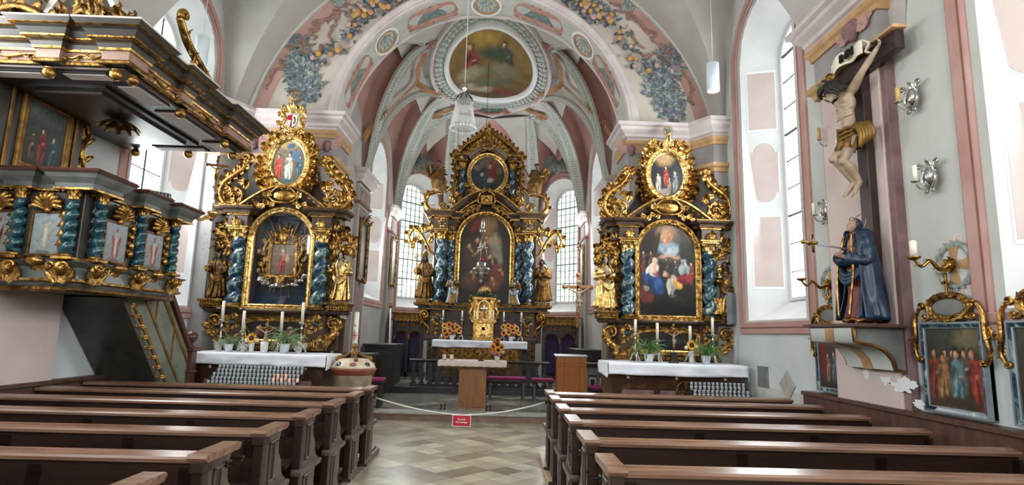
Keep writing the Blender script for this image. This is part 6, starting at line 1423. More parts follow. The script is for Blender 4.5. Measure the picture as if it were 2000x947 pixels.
# candlesticks ------------------------------------------------------
def candlestick(name, label, h, hc, rc, metal, group=None, wax='wax'):
    root = thing(name, label, 'candlestick', group=group); m = MB(); r = 0.075
    for i in range(3):
        a = 2*pi*i/3+pi/6; m.spiral((0, 0), 0.001, 0.5, 0.001, 0.001); m.tube([(0.02*cos(a), 0.02*sin(a), 0.14), (r*0.75*cos(a), r*0.75*sin(a), 0.1), (r*1.1*cos(a), r*1.1*sin(a), 0.03), (r*1.25*cos(a), r*1.25*sin(a), 0.012)], [0.02, 0.018, 0.016, 0.014], 7); m.ball((r*1.2*cos(a), r*1.2*sin(a), 0.018), 0.018, 8, 6)
    H = h; pr = [(0.001, 0.1), (0.035, 0.1), (0.02, 0.15), (0.03, 0.19), (0.014, 0.23), (0.022, 0.3), (0.03, 0.36), (0.016, 0.45), (0.012, 0.6), (0.018, 0.72), (0.026, 0.78), (0.014, 0.84), (0.02, 0.9), (0.05, 0.96), (0.052, 1.0), (0.03, 1.0)]
    m.lathe([(a_, 0.1+(H-0.1)*(b_-0.1)/0.9) for a_, b_ in pr], 14); m.build('stem', metal, root)
    q = MB(); q.lathe([(rc, H), (rc, H+hc), (rc*0.4, H+hc+0.006), (0.002, H+hc+0.008)], 14); c = q.build('candle', wax, root)
    q = MB(); q.tube([(0, 0, H+hc), (0.002, 0, H+hc+0.02)], 0.002, 5); q.build('wick', 'black', c); return root
cs = candlestick('candlestick', 'silver candlestick at the far left of the high altar, beside sunflowers', 0.58, 0.24, 0.024, 'silver', 'candlesticks on the high altar'); cs.location = (-1.6, 16.5, 1.455)
for x, l in ((-1.06, 'silver candlestick between the left sunflowers and the tabernacle'), (0.12, 'silver candlestick between the tabernacle and the right sunflowers'), (0.62, 'silver candlestick at the far right of the high altar, beside sunflowers')): dup(cs, (x, 16.5, 1.455), 0.4, l)
# flowers -------------------------------------------------------------
def sunflower_mesh(r, petal, rng):
    m = MB(); m.use(petal)
    for ring, (k, n) in enumerate(((1.0, 15), (0.82, 13))):
        for i in range(n):
            a = 2*pi*i/n+ring*0.2; M = Matrix.Rotation(-a, 4, 'Y') @ Matrix.Translation((0, -0.004*ring, r*0.34)) @ Matrix.Rotation(rng.uniform(-0.15, 0.35), 4, 'X'); m.leaf(M, r*0.68*k, r*0.27, 0.12, 0.5, 4)
    m.use('seed_brown'); m.ball((0, -0.008, 0), (r*0.42, r*0.16, r*0.42), 14, 8); return m
def bloom_mesh(r, mat_, n=3):
    m = MB(); m.use(mat_)
    for ring in range(n):
        k = 7+2*ring; tl = 1.15-0.35*ring
        for i in range(k):
            a = 2*pi*i/k+ring*0.4; M = Matrix.Rotation(-a, 4, 'Y') @ Matrix.Rotation(tl*-0.7+0.2, 4, 'X'); m.leaf(M, r*(0.6+0.22*ring), r*0.5, -0.35, 0.5, 4)
    m.ball((0, -r*0.3, 0), r*0.32, 8, 6); return m
RNG = random.Random(4)
SUNF = {}
def bouquet(name, label, loc, s, spec, pot='pot_white', cat='flowers', greens=26):
    root = thing(name, label, cat); m = MB(); m.lathe([(0.001, 0), (0.055*s, 0), (0.07*s, 0.12*s), (0.075*s, 0.13*s), (0.068*s, 0.13*s), (0.05*s, 0.02*s)], 20); m.build('pot', pot, root)
    g = MB()
    for i in range(greens):
        a = RNG.uniform(0, 2*pi); t = RNG.uniform(0.3, 1.2); g.leaf(Matrix.Translation((0.04*s*cos(a), 0.04*s*sin(a), 0.12*s)) @ Matrix.Rotation(a, 4, 'Z') @ Matrix.Rotation(t, 4, 'X'), 0.2*s*RNG.uniform(0.8, 1.3), 0.05*s, 0.5, 1, 4)
    for (x, y, z, r, kind) in spec: g.tube([(0, 0, 0.1*s), (x*0.5*s, y*0.5*s, (z*0.6+0.05)*s), (x*s, (y+0.01)*s, z*s)], 0.005*s, 5)
    g.build('foliage', 'green', root)
    for (x, y, z, r, kind) in spec:
        key = (kind, round(r*s, 3))
        if key not in SUNF:
            mm = sunflower_mesh(r*s, kind, RNG) if kind in ('petal_yellow', 'petal_orange') else bloom_mesh(r*s, kind); o = mm.build('sunflower' if kind.startswith('petal_y') or kind.startswith('petal_o') else 'blossom', None, root); SUNF[key] = o
        else:
            o = SUNF[key].copy(); COL.objects.link(o); o.parent = root; o.matrix_parent_inverse = Matrix.Identity(4)
        o.location = (x*s, y*s, z*s); o.rotation_euler = (-0.35+RNG.uniform(-0.3, 0.2), 0, x*2.2+RNG.uniform(-0.2, 0.2))
    root.location = loc; return root
def bspec(seed, n):
    r = random.Random(seed); out = []; kinds = ['petal_orange', 'petal_yellow', 'petal_orange', 'petal_pink', 'petal_white', 'petal_yellow', 'petal_pink']
    for i in range(n):
        a = 2*pi*i*0.618; q = sqrt((i+0.5)/n); out.append((0.27*q*cos(a), -0.03-0.1*(1-q)-0.02*r.random(), 0.26+0.2*q*sin(a)+0.03, (0.1 if kinds[i % 7] in ('petal_orange', 'petal_yellow') else 0.06), kinds[i % 7]))
    return out
bouquet('sunflower_bouquet', 'orange and yellow sunflower bouquet in a white pot left of the tabernacle', (-1.32, 16.4, 1.46), 1.0, bspec(1, 15))
bouquet('sunflower_bouquet', 'orange and yellow sunflower bouquet in a white pot right of the tabernacle', (0.34, 16.4, 1.46), 1.0, bspec(2, 13))
# sanctuary lamp -------------------------------------------------------------
t = thing('sanctuary_lamp', 'silver sanctuary lamp with red glass hanging before the high altar', 'lamp', (-0.48, 14, 3.0)); T = Matrix.Translation((-0.48, 14.0, 0))
m = MB(); m.lathe([(0.004, 2.84), (0.02, 2.87), (0.035, 2.92), (0.02, 2.96), (0.05, 2.98), (0.12, 3.03), (0.17, 3.12), (0.19, 3.18), (0.21, 3.2), (0.2, 3.23), (0.15, 3.25), (0.1, 3.3), (0.11, 3.36), (0.09, 3.38), (0.06, 3.38)], 24, T)
for i in range(12): a = 2*pi*i/12; m.leaf(T @ Matrix.Rotation(a, 4, 'Z') @ Matrix.Translation((0, -0.16, 3.1)), 0.13, 0.1, 0.9, 1, 5)
m.build('bowl', 'silver', t)
q = MB(); q.lathe([(0.001, 3.38), (0.03, 3.38), (0.035, 3.5), (0.03, 3.5)], 14, T); q.build('red_glass', 'red', t)
for i in range(3):
    a = 2*pi*i/3+0.3; q = MB(); q.tube([T @ V((0.19*cos(a), 0.19*sin(a), 3.22)), T @ V((0.1*cos(a), 0.1*sin(a), 3.72)), T @ V((0.0, 0, 4.1))], 0.005, 6); q.ball(T @ V((0.1*cos(a), 0.1*sin(a), 3.74)), 0.035, 9, 7); q.build('chain', 'silver', t)
q = MB(); q.tube([T @ V((0, 0, 4.1)), T @ V((0, 0, 4.16))], 0.03, 8); q.lathe([(0.06, 4.12), (0.07, 4.14), (0.055, 4.2), (0.02, 4.24), (0.045, 4.26), (0.035, 4.42), (0.01, 4.48)], 14, T); q.build('counterweight', 'silver', t)
q = MB(); q.tube([T @ V((0, 0, 4.4)), T @ V((0, 0, 8.62))], 0.006, 6); q.build('cord', 'black', t)
# ================================================================== FURNITURE
def text_obj(name, body, size, M, m, parent=None, ext=0.001, font_scale=1.0):
    c = bpy.data.curves.new(name, 'FONT'); c.body = body; c.size = size; c.align_x = 'CENTER'; c.align_y = 'CENTER'; c.extrude = ext
    t_ = bpy.data.objects.new('tmp', c); COL.objects.link(t_); dg = bpy.context.evaluated_depsgraph_get(); dg.update()
    me = bpy.data.meshes.new_from_object(t_.evaluated_get(dg)); bpy.data.objects.remove(t_); me.name = name; me.materials.clear(); me.materials.append(MATS[m]); me.transform(M)
    o = bpy.data.objects.new(name, me); COL.objects.link(o)
    if parent is not None:
        o.parent = parent
        if parent.type == 'EMPTY': o.matrix_parent_inverse = Matrix.Translation(-parent.location)
    return o
# ---------------------------------------------------------------- pews
def make_pew(sx, length, label):
    # aisle end at x = 0, the bench runs along sx*x, backrest at y = 0, people sit facing +y
    root = thing('pew', label, 'pew', group='pews'); xa, xb = (0, length) if sx > 0 else (-length, 0)
    pf = [(-0.02, 0.08), (-0.02, 0.93), (0.32, 0.93)]+[(p.x, p.y) for p in smooth_path([V(p) for p in ((0.33, 0.92), (0.29, 0.85), (0.30, 0.76), (0.355, 0.7), (0.38, 0.62), (0.42, 0.57), (0.47, 0.545), (0.48, 0.51), (0.43, 0.48), (0.40, 0.4), (0.41, 0.3), (0.385, 0.22), (0.40, 0.14), (0.45, 0.08))], 3)]
    m = MB(); m.use('pew_end'); m.prism(pf, 0, sx*0.05, 'x')
    t = -sx*0.012
    m.use('pew_wood'); m.box(sx*0.055, -sx*0.012, -0.045, 0.03, 0.08, 0.9); m.box(-sx*0.02, sx*0.06, -0.06, 0.05, 0.87, 0.93)
    for z0, z1 in ((0.60, 0.85), (0.13, 0.44)):
        m.use('black_wood'); m.box(0.004*sx, -0.004*sx, 0.12, 0.20, z0, z1, b=0.001)  # dark face puts the shade of a recess into the colour
        m.use('pew_end'); m.box(0, t, 0.105, 0.125, z0-0.015, z1+0.015); m.box(0, t, 0.195, 0.25, z0-0.015, z1+0.015, b=0.004); m.box(0, t, 0.105, 0.25, z1, z1+0.02); m.box(0, t, 0.105, 0.25, z0-0.02, z0)
    m.prism([(-0.06, 0.49), (-0.065, 0.515), (-0.05, 0.54), (0.46, 0.54), (0.5, 0.52), (0.49, 0.5), (0.46, 0.49)], sx*0.05, -sx*0.03, 'x')
    e = m.build('end_panel', None, root)
    m = MB(); m.prism([(-0.07, 0.955), (-0.05, 0.93), (0.35, 0.93), (0.375, 0.955), (0.36, 0.972), (-0.06, 0.972)], sx*0.075, -sx*0.035, 'x'); m.build('cap', 'pew_top', e)
    m = MB(); m.box(sx*0.05, sx*length, 0.0, 0.03, 0.2, 0.93)
    n = int(length/0.85)
    for i in range(n+1):
        x = 0.05+(length-0.11)*i/n; m.box(sx*x, sx*(x+0.09), -0.014, 0.0, 0.24, 0.9)
    m.box(sx*0.05, sx*length, -0.014, 0.0, 0.78, 0.93); m.box(sx*0.05, sx*length, -0.014, 0.0, 0.2, 0.3); m.build('backrest', 'pew_wood', root)
    m = MB(); m.prism([(-0.045, 0.925), (-0.05, 0.945), (-0.042, 0.958), (0.055, 0.972), (0.07, 0.962), (0.07, 0.935), (0.03, 0.92)], sx*0.05, sx*length, 'x'); m.build('top_rail', 'pew_top', root)
    m = MB(); m.prism([(0.03, 0.43), (0.03, 0.47), (0.36, 0.46), (0.385, 0.445), (0.37, 0.425)], sx*0.05, sx*length, 'x'); m.build('seat', 'pew_wood', root)
    m = MB(); m.prism([(-0.015, 0.62), (-0.2, 0.6), (-0.2, 0.57), (-0.015, 0.59)], sx*0.05, sx*length, 'x'); m.build('book_rest', 'pew_wood', root)
    m = MB(); m.use('seat_brown').prism([(-0.12, 0.29), (-0.11, 0.34), (-0.16, 0.37), (-0.28, 0.37), (-0.31, 0.34), (-0.31, 0.30)], sx*0.09, sx*length, 'x'); m.use('black_wood').box(sx*0.3, sx*0.34, -0.3, -0.04, 0.1, 0.3); m.box(sx*(length-0.4), sx*(length-0.36), -0.3, -0.04, 0.1, 0.3); m.build('kneeler', None, root)
    m = MB(); m.box(-sx*0.07, sx*length, -0.165, -0.13, 0.085, 0.115, b=0.012); m.build('foot_rail', 'black_wood', root)
    return root
ORD = ['first', 'second', 'third', 'fourth', 'fifth', 'sixth', 'seventh']
LY = [7.62, 6.9, 6.11, 5.31, 4.53, 3.73, 2.93]; RY_ = [7.67, 6.98, 6.16, 5.35, 4.5, 3.64]
pl0 = make_pew(-1, 3.43, 'dark wooden pew, first of the left row counted from the altar steps'); pl0.location = (-1.575, LY[0]-0.33, 0)
for k in range(1, 7): dup(pl0, (-1.575-0.008*k, LY[k]-0.33, 0), 0, 'dark wooden pew, %s of the left row counted from the altar steps' % ORD[k])
pr0 = make_pew(1, 3.04, 'dark wooden pew, first of the right row counted from the altar steps'); pr0.location = (0.645, RY_[0]-0.33, 0)
for k in range(1, 6): dup(pr0, (0.645, RY_[k]-0.33, 0), 0, 'dark wooden pew, %s of the right row counted from the altar steps' % ORD[k])
m = MB(); m.use('light_wood'); m.box(-5.05, -1.66, 0.5, 8.3, 0.0, 0.075); m.use('pew_end').box(-1.68, -1.60, 0.5, 8.33, 0.0, 0.08); m.box(-1.7, -1.64, 0.5, 8.3, 0.075, 0.11); structure('pew_platform', m)
m = MB(); m.use('light_wood'); m.box(0.7, 3.82, 0.5, 8.3, 0.0, 0.075); m.use('light_wood').box(0.60, 0.7, 0.5, 8.33, 0.0, 0.08); structure('pew_platform', m)
def coat_hook(name, label, loc, sx):
    r = thing(name, label, 'hook'); m = MB(); m.box(-0.008, 0.008, -0.03, 0.03, -0.02, 0.02); m.tube([(0, 0, 0), (sx*0.05, 0, -0.005), (sx*0.075, 0, 0.01), (sx*0.08, 0, 0.035)], 0.006, 7); m.ball((sx*0.08, 0, 0.04), 0.011, 8, 6); m.build('hook_arm', 'iron', r); r.location = loc
coat_hook('coat_hook', 'black iron hook on the end of the sixth left pew', (-1.60+0.0, LY[5]-0.33+0.26, 0.86), 1)
coat_hook('coat_hook', 'black iron hook on the end of the second nearest right pew', (0.63, RY_[4]-0.33+0.28, 0.82), -1)
coat_hook('coat_hook', 'black iron hook on the end of the nearest right pew', (0.63, RY_[5]-0.33+0.28, 0.84), -1)
# barrier cord with its notice
t = thing('barrier_cord', 'white cord slung across the aisle between the two front pews', 'cord', (-0.5, 7.6, 0.5)); A = V((-1.55, 7.55, 0.83)); B = V((0.62, 7.5, 0.83)); C_ = P(903, 811, Y=7.5)
m = MB(); pts = [A.lerp(C_, i/12)-V((0, 0, 0.035*sin(pi*i/12))) for i in range(12)]+[C_.lerp(B, i/12)-V((0, 0, 0.035*sin(pi*i/12))) for i in range(13)]; m.tube(pts, 0.009, 8)
m.build('rope', 'cord', t)
for p in (A, B): m = MB(); m.ball(p, 0.016, 8, 6); m.tube([p, p+V((0, -0.03, 0.01))], 0.008, 6); m.build('end_hook', 'iron', t)
p0, p1 = P(884, 810, Y=7.48), P(919, 833, Y=7.48); cx_, cz_ = (p0.x+p1.x)/2, (p0.z+p1.z)/2; w_, h_ = abs(p1.x-p0.x)/2, abs(p1.z-p0.z)/2
t = thing('notice_card', 'small red notice card with white writing hanging from the white aisle cord', 'sign', (cx_, 7.48, cz_))
m = MB(); m.use('white').box(cx_-w_, cx_+w_, 7.478, 7.482, cz_-h_, cz_+h_, b=0.001); m.use('red').box(cx_-w_*0.95, cx_+w_*0.95, 7.4765, 7.48, cz_-h_*0.94, cz_+h_*0.94, b=0.001); m.build('card', None, t)
for s, dz in (('Vorsicht', 0.25), ('Alarmanlage', -0.25)): text_obj('lettering', s, h_*0.44, Matrix.Translation((cx_, 7.475, cz_+dz*h_)) @ Matrix.Rotation(pi/2, 4, 'X'), 'white', t)
# ---------------------------------------------------------------- side altar tables
def side_table(label, x0, x1, y0, z, flip):
    t = thing('side_altar_table', label, 'altar table', ((x0+x1)/2, y0+0.4, 0)); m = MB()
    def ring(z_, d): return [(x0+d, y0+d, z_), (x1-d, y0+d, z_), (x1-d, 9.98, z_), (x0+d, 9.98, z_)]
    m.use('altar_marble'); m.rings([ring(0.0, 0.14), ring(0.25, 0.15), ring(0.9, 0.06), ring(z-0.06, 0.03)], smooth=False); m.use('altar_wood'); m.rings([ring(z-0.06, 0.0), ring(z, 0.0)], smooth=False); m.build('body', None, t)
    m = MB()
    for k in range(3):
        xa = x0+0.16+(x1-x0-0.32)*k/3; xb = x0+0.16+(x1-x0-0.32)*(k+1)/3
        m.use('gold_dark'); m.box(xa+0.02, xb-0.02, y0+0.055, y0+0.09, 0.92, 0.94); m.use('mauve'); m.box(xa+0.05, xb-0.05, y0+0.06, y0+0.09, 0.3, 0.88)
    m.use('gold_dark'); m.box(x0+0.05, x1-0.05, y0+0.0, y0+0.05, z-0.12, z-0.07); m.build('antependium', None, t)
    for k in range(3): q = MB(); q.ball((x0+0.3+(x1-x0-0.6)*k/2, y0+0.03, z-0.2), (0.025, 0.02, 0.025), 8, 6); q.build('knob', 'enamel', t)
    return t
side_table('dark marbled altar table with white cloth before the left side altar', -4.66, -2.62, 8.97, 1.26, 0)
side_table('dark marbled altar table with white cloth before the right side altar', 1.70, 3.80, 8.97, 1.27, 1)
altar_cloth('altar_cloth', 'crumpled white cloth over the left side altar table', -4.68, -2.60, 8.93, 9.75, 1.272, 0.17, seed=11)
altar_cloth('altar_cloth', 'crumpled white cloth over the right side altar table', 1.68, 3.82, 8.93, 9.75, 1.282, 0.17, seed=17)
ZT = 1.28
def place_candle(label, px, ycup, ytop, Y, group, zt=ZT, rc=0.024):
    a = P(px, ycup, Y=Y); b = P(px, ytop, Y=Y); c = candlestick('candlestick', label, a.z-zt, b.z-a.z, rc, 'silver', group); c.location = (a.x, Y, zt); return c
for l, px, yc, yt in (('outermost left', 434, 624, 588), ('second from left', 474, 646, 607), ('third from left', 549, 645, 609), ('outermost right', 590, 630, 591)): place_candle('silver candlestick with white candle on the left side altar, '+l, px, yc, yt, 9.52, 'candlesticks on the left side altar')
for l, px, yc, yt in (('outermost left', 1241, 651, 624), ('second from left', 1284, 664, 631), ('third from left', 1348, 668, 637), ('outermost right', 1392, 653, 621)): place_candle('silver candlestick with white candle on the right side altar, '+l, px, yc, yt, 9.5, 'candlesticks on the right side altar', ZT+0.01)
def spider_plant(label, loc, s, n=70, pot=True, seed=1, m='green_pale'):
    r = random.Random(seed); root = thing('spider_plant', label, 'plant'); q = MB(); q.lathe([(0.001, 0), (0.06*s, 0), (0.08*s, 0.13*s), (0.085*s, 0.14*s), (0.075*s, 0.14*s), (0.06*s, 0.03*s)], 18); q.build('pot', 'pot_white', root)
    g = MB()
    for i in range(n):
        a = r.uniform(0, 2*pi); L = s*r.uniform(0.25, 0.45); t = r.uniform(0.15, 1.1); M = Matrix.Translation((0.03*s*cos(a), 0.03*s*sin(a), 0.12*s)) @ Matrix.Rotation(a, 4, 'Z')
        pts = []; ang = t*0.6; x = z = 0
        for k in range(8): pts.append(M @ V((0, -x, z))); x += L/7*sin(ang); z += L/7*cos(ang); ang += 0.16+0.26*t
        g.tube(pts, [s*(0.011-0.0011*k) for k in range(8)], 5, flat=0.35)
    g.build('leaves', m, root)['kind'] = 'stuff'; root.location = loc; return root
def on_table(px, py, Y): p = P(px, py, Y=Y); return p.x
spider_plant('small spider plant in a white cup at the left end of the left side altar', (on_table(447, 680, 9.25), 9.25, ZT), 0.8, 50, seed=2)
spider_plant('large drooping spider plant in a white pot on the left side altar', (on_table(556, 680, 9.25), 9.25, ZT), 1.0, 110, seed=3)
spider_plant('spider plant in a white pot left of the crucifix on the right side altar', (on_table(1267, 700, 9.2), 9.2, ZT+0.01), 0.95, 100, seed=4, m='green')
spider_plant('spider plant in a white pot right of the sunflower on the right side altar', (on_table(1379, 702, 9.2), 9.2, ZT+0.01), 0.9, 90, seed=5, m='green')
def vase_flower(label, loc, h, seed):
    root = thing('sunflower_vase', label, 'flower vase'); q = MB(); q.lathe([(0.001, 0), (0.04, 0), (0.035, 0.05), (0.045, 0.18), (0.05, 0.19), (0.042, 0.18), (0.03, 0.03)], 16); q.build('vase', 'crystal', root)
    g = MB(); g.tube([(0, 0, 0.02), (0.01, 0, h*0.6), (0, -0.02, h)], 0.006, 6)
    for i in range(7): g.leaf(Matrix.Translation((0, 0, 0.12)) @ Matrix.Rotation(i*0.9, 4, 'Z') @ Matrix.Rotation(0.25+0.1*(i % 3), 4, 'X'), 0.2+0.05*(i % 3), 0.05, 0.25, 1, 4)
    g.build('stem', 'green', root); f = sunflower_mesh(0.095, 'petal_yellow', random.Random(seed)); o = f.build('sunflower', None, root); o.location = (0, -0.03, h); o.rotation_euler = (-0.25, 0, 0)
    for k, (x, z) in enumerate(((-0.08, -0.04), (0.08, -0.03), (0.0, -0.11))): f = bloom_mesh(0.045, 'petal_white'); o = f.build('blossom', None, root); o.location = (x, -0.03, h+z)
    root.location = loc
vase_flower('yellow sunflower with white roses in a glass vase on the left side altar', (on_table(490, 690, 9.2), 9.2, ZT), P(490, 660, Y=9.2).z-ZT, 3)
vase_flower('yellow sunflower in a glass vase on the right side altar', (on_table(1350, 690, 9.3), 9.3, ZT+0.01), P(1352, 679, Y=9.3).z-ZT+0.03, 4)
crucifix('standing_crucifix', 'gilt crucifix standing behind a glass on the left side altar', (on_table(517, 690, 9.4), 9.4, ZT), 0.5, 'gold', 'skin_pale')
crucifix('standing_crucifix', 'gilt crucifix on a black pedestal on the right side altar', (on_table(1316, 700, 9.25), 9.25, ZT+0.01), 0.42, 'gold', 'skin_pale', post=0.17)
q = MB(); q.use('black_wood'); x = on_table(1316, 700, 9.25); q.box(x-0.07, x+0.07, 9.19, 9.33, 1.285, 1.315); q.box(x-0.045, x+0.045, 9.21, 9.31, 1.31, 1.46); q.use('silver').box(x-0.055, x+0.055, 9.2, 9.32, 1.45, 1.47); tag(q.build('crucifix_pedestal'), 'black and silver pedestal block under the crucifix of the right side altar', 'pedestal')
q = MB(); x = on_table(514, 700, 9.1); q.lathe([(0.001, 0), (0.05, 0), (0.062, 0.17), (0.055, 0.17), (0.045, 0.02)], 18, Matrix.Translation((x, 9.1, ZT))); tag(q.build('lantern_glass', 'crystal'), 'clear glass candle holder in front of the gilt crucifix, left side altar', 'glass')
def figurine(label, loc, s):
    root = thing('angel_figurine', label, 'figurine'); b = MB(); head(b, V((0, -0.01*s, 0.15*s)), 0.07*s, head_rot(0.3, 0.3, 0)); limb(b, [(0, 0, 0.02*s), (0, 0, 0.07*s), (0, 0, 0.11*s)], [0.05*s, 0.045*s, 0.03*s]); limb(b, [(-0.03*s, 0, 0.1*s), (-0.05*s, -0.04*s, 0.06*s), (0, -0.06*s, 0.08*s)], [0.018*s, 0.016*s, 0.012*s]); limb(b, [(0.03*s, 0, 0.1*s), (0.05*s, -0.04*s, 0.06*s), (0.01*s, -0.06*s, 0.08*s)], [0.018*s, 0.016*s, 0.012*s]); remesh(b, 'body', 'stone', 0.006, root, 1)
    q = MB()
    for sx in (-1, 1):
        for k in range(4): q.leaf(Matrix.Translation((sx*0.03*s, 0.03*s, 0.11*s)) @ Matrix.Rotation(sx*(0.9+0.35*k), 4, 'Y'), 0.11*s, 0.045*s, 0.3, 1, 4)
    q.build('wings', 'stone', root); root.location = loc
figurine('small pale stone angel at the left end of the left side altar', (on_table(427, 684, 9.3), 9.3, ZT), 0.9)
figurine('small pale stone angel between the cup plant and the sunflower, left side altar', (on_table(474, 688, 9.2), 9.2, ZT), 0.85)
figurine('small pale stone angel right of the large spider plant, left side altar', (on_table(583, 684, 9.2), 9.2, ZT), 1.0)
# votive lights
def votive_rack(label, x0, x1, nrow, ncol, y0, z0, cat, side, lit):
    t = thing('votive_rack', label, 'candle rack', ((x0+x1)/2, y0, 0)); m = MB(); dz, dy = 0.05, 0.075
    for r in range(nrow): m.box(x0-0.03, x1+0.03, y0+dy*r-0.035, y0+dy*r+0.035, z0+dz*r-0.02, z0+dz*r-0.005)
    for x in (x0-0.03, x1+0.03): m.tube([(x, y0-0.05, z0-0.04), (x, y0+dy*(nrow-1)+0.04, z0+dz*(nrow-1)+0.01)], 0.012, 7); m.tube([(x, y0+0.05, z0-0.02), (x, y0+0.05, 0.0)], 0.012, 7)
    m.build('frame', 'iron', t)
    def cup(mt, label, grp):
        root = thing('votive_light', label, 'votive light', group=grp); q = MB(); q.lathe([(0.001, 0), (0.019, 0), (0.022, 0.05), (0.024, 0.052), (0.019, 0.05), (0.016, 0.004)], 10); q.build('glass', mt, root); q = MB(); q.lathe([(0.001, 0.03), (0.016, 0.03), (0.014, 0.034), (0.001, 0.036)], 8); q.build('wax', 'wax', root); return root
    pw = cup('cup_white', 'white glass votive light standing in the %s candle rack' % side, 'white votive lights in the %s rack' % side); first = True
    pr_ = cup('cup_rose', 'pink glowing votive light standing in the %s candle rack' % side, 'pink votive lights in the %s rack' % side) if lit else None; firstr = True
    for r in range(nrow):
        for c in range(ncol):
            loc = (x0+(x1-x0)*(c+(0.5 if r % 2 else 0.0)*0.8)/(ncol-0.6), y0+dy*r, z0+dz*r-0.004)
            if (r, c) in lit:
                if firstr: pr_.location = loc; firstr = False
                else: dup(pr_, loc)
            else:
                if first: pw.location = loc; first = False
                else: dup(pw, loc)
votive_rack('slanting black rack full of votive lights before the left side altar', -4.08, -2.86, 5, 22, 8.42, 0.86, 'rack', 'left', {(r, c) for r in (1, 2) for c in range(13+r, 22-2*(1-r % 2), 1) if c % 2 == r % 2})
votive_rack('slanting black rack of white votive lights before the right side altar', 2.86, 3.66, 4, 13, 8.5, 0.84, 'rack', 'right', set())
m = MB(); c = P(1343, 765, Y=8.9)
m.tube([(c.x+0.14*cos(a), 8.99, c.z+0.14*sin(a)) for a in [2*pi*i/28 for i in range(28)]], 0.016, 7, closed=True)
for k in range(4):
    M = Matrix.Translation((c.x, 8.99, c.z)) @ Matrix.Rotation(k*pi/2, 4, 'Y'); m.prism([(-0.012, 0.02), (-0.04, 0.13), (0.04, 0.13), (0.012, 0.02)], -0.01, 0.01, 'y', M)
tag(m.build('wheel_cross', 'gold_dark'), 'small gilt cross in a ring on the front of the right side altar table', 'cross')
# ---------------------------------------------------------------- font with its candle
F = V((-2.26, 9.25, 0)); t = thing('baptismal_font', 'marble baptismal font with painted domed lid and gilt brackets', 'font', F); T = Matrix.Translation(F)
m = MB(); m.use('font_marble'); m.lathe([(0.001, 0), (0.26, 0), (0.26, 0.06), (0.2, 0.12), (0.15, 0.3), (0.15, 0.5), (0.2, 0.62), (0.28, 0.72), (0.3, 0.96), (0.3, 1.0)], 30, T); m.build('bowl', None, t)
m = MB(); m.lathe([(0.29, 0.97), (0.31, 0.98), (0.35, 1.05), (0.36, 1.07), (0.34, 1.08), (0.001, 1.08)], 30, T); m.build('rim', 'font_red', t)
m = MB(); m.lathe([(0.335, 1.075), (0.34, 1.1), (0.30, 1.16), (0.24, 1.2), (0.23, 1.22), (0.001, 1.23)], 30, T); lid = m.build('lid', 'enamel', t)
for i in range(8): a = 2*pi*i/8+0.2; q = MB(); q.ball((0, 0, 0), (0.055, 0.02, 0.04), 12, 8, T @ Matrix.Translation((0.30*cos(a), 0.30*sin(a), 1.145)) @ Matrix.Rotation(a+pi/2, 4, 'Z') @ Matrix.Rotation(-0.7, 4, 'X')); q.build('medallion', 'cabochon' if i % 2 else 'pink_dark', lid)
for i in range(4):
    a = 2*pi*i/4+0.35; q = MB(); pth = smooth_path([T @ V((r*cos(a), r*sin(a), z)) for r, z in ((0.23, 1.2), (0.26, 1.23), (0.19, 1.25), (0.11, 1.28), (0.05, 1.33))], 5); q.tube(pth, [0.032-0.0008*k for k in range(len(pth))], 8); q.ball(T @ V((0.25*cos(a), 0.25*sin(a), 1.215)), 0.036, 10, 7); q.build('bracket', 'gold_wood', t)
m = MB(); m.lathe([(a_, 1.30+(z_-1.42)*0.62) for a_, z_ in ((0.05, 1.42), (0.08, 1.45), (0.07, 1.48), (0.03, 1.5), (0.02, 1.53), (0.045, 1.57), (0.04, 1.62), (0.02, 1.66), (0.001, 1.68))], 16, T); m.build('finial', 'gold_wood', t)
C0 = P(686, 700, Y=9.9); C1 = P(697, 610, Y=9.9); t = thing('paschal_candle', 'tall white candle with a red cross and letters behind the font', 'candle', (C0.x, 9.9, 0.0))
m = MB(); m.lathe([(0.045, 1.15), (0.045, C1.z), (0.02, C1.z+0.01), (0.001, C1.z+0.012)], 20, Matrix.Translation((C1.x, 9.9, 0))); m.build('shaft', 'wax', t)
m = MB(); m.lathe([(0.001, 0), (0.17, 0), (0.17, 0.03), (0.05, 0.08), (0.03, 0.15), (0.03, 1.0), (0.07, 1.1), (0.08, 1.15), (0.05, 1.17)], 18, Matrix.Translation((C1.x, 9.9, 0))); m.build('stand', 'brass', t)
zc = P(695, 655, Y=9.86).z
m = MB(); m.box(C1.x-0.006, C1.x+0.006, 9.85, 9.862, zc-0.09, zc+0.09, b=0.001); m.box(C1.x-0.04, C1.x+0.04, 9.849, 9.87, zc-0.006, zc+0.006, b=0.001)
for a, b_ in ((-0.02, 0.03), (0.02, 0.03), (-0.02, -0.03), (0.02, -0.03)): m.box(C1.x+a-0.004, C1.x+a+0.004, 9.852, 9.862, zc+b_-0.02, zc+b_+0.02, b=0.001)
m.build('red_cross', 'red', t)
text_obj('letter_alpha', 'A', 0.07, Matrix.Translation((C1.x, 9.852, zc+0.16)) @ Matrix.Rotation(pi/2, 4, 'X'), 'pink_dark', t); text_obj('letter_omega', '\u03a9', 0.06, Matrix.Translation((C1.x, 9.852, zc-0.16)) @ Matrix.Rotation(pi/2, 4, 'X'), 'pink_dark', t)
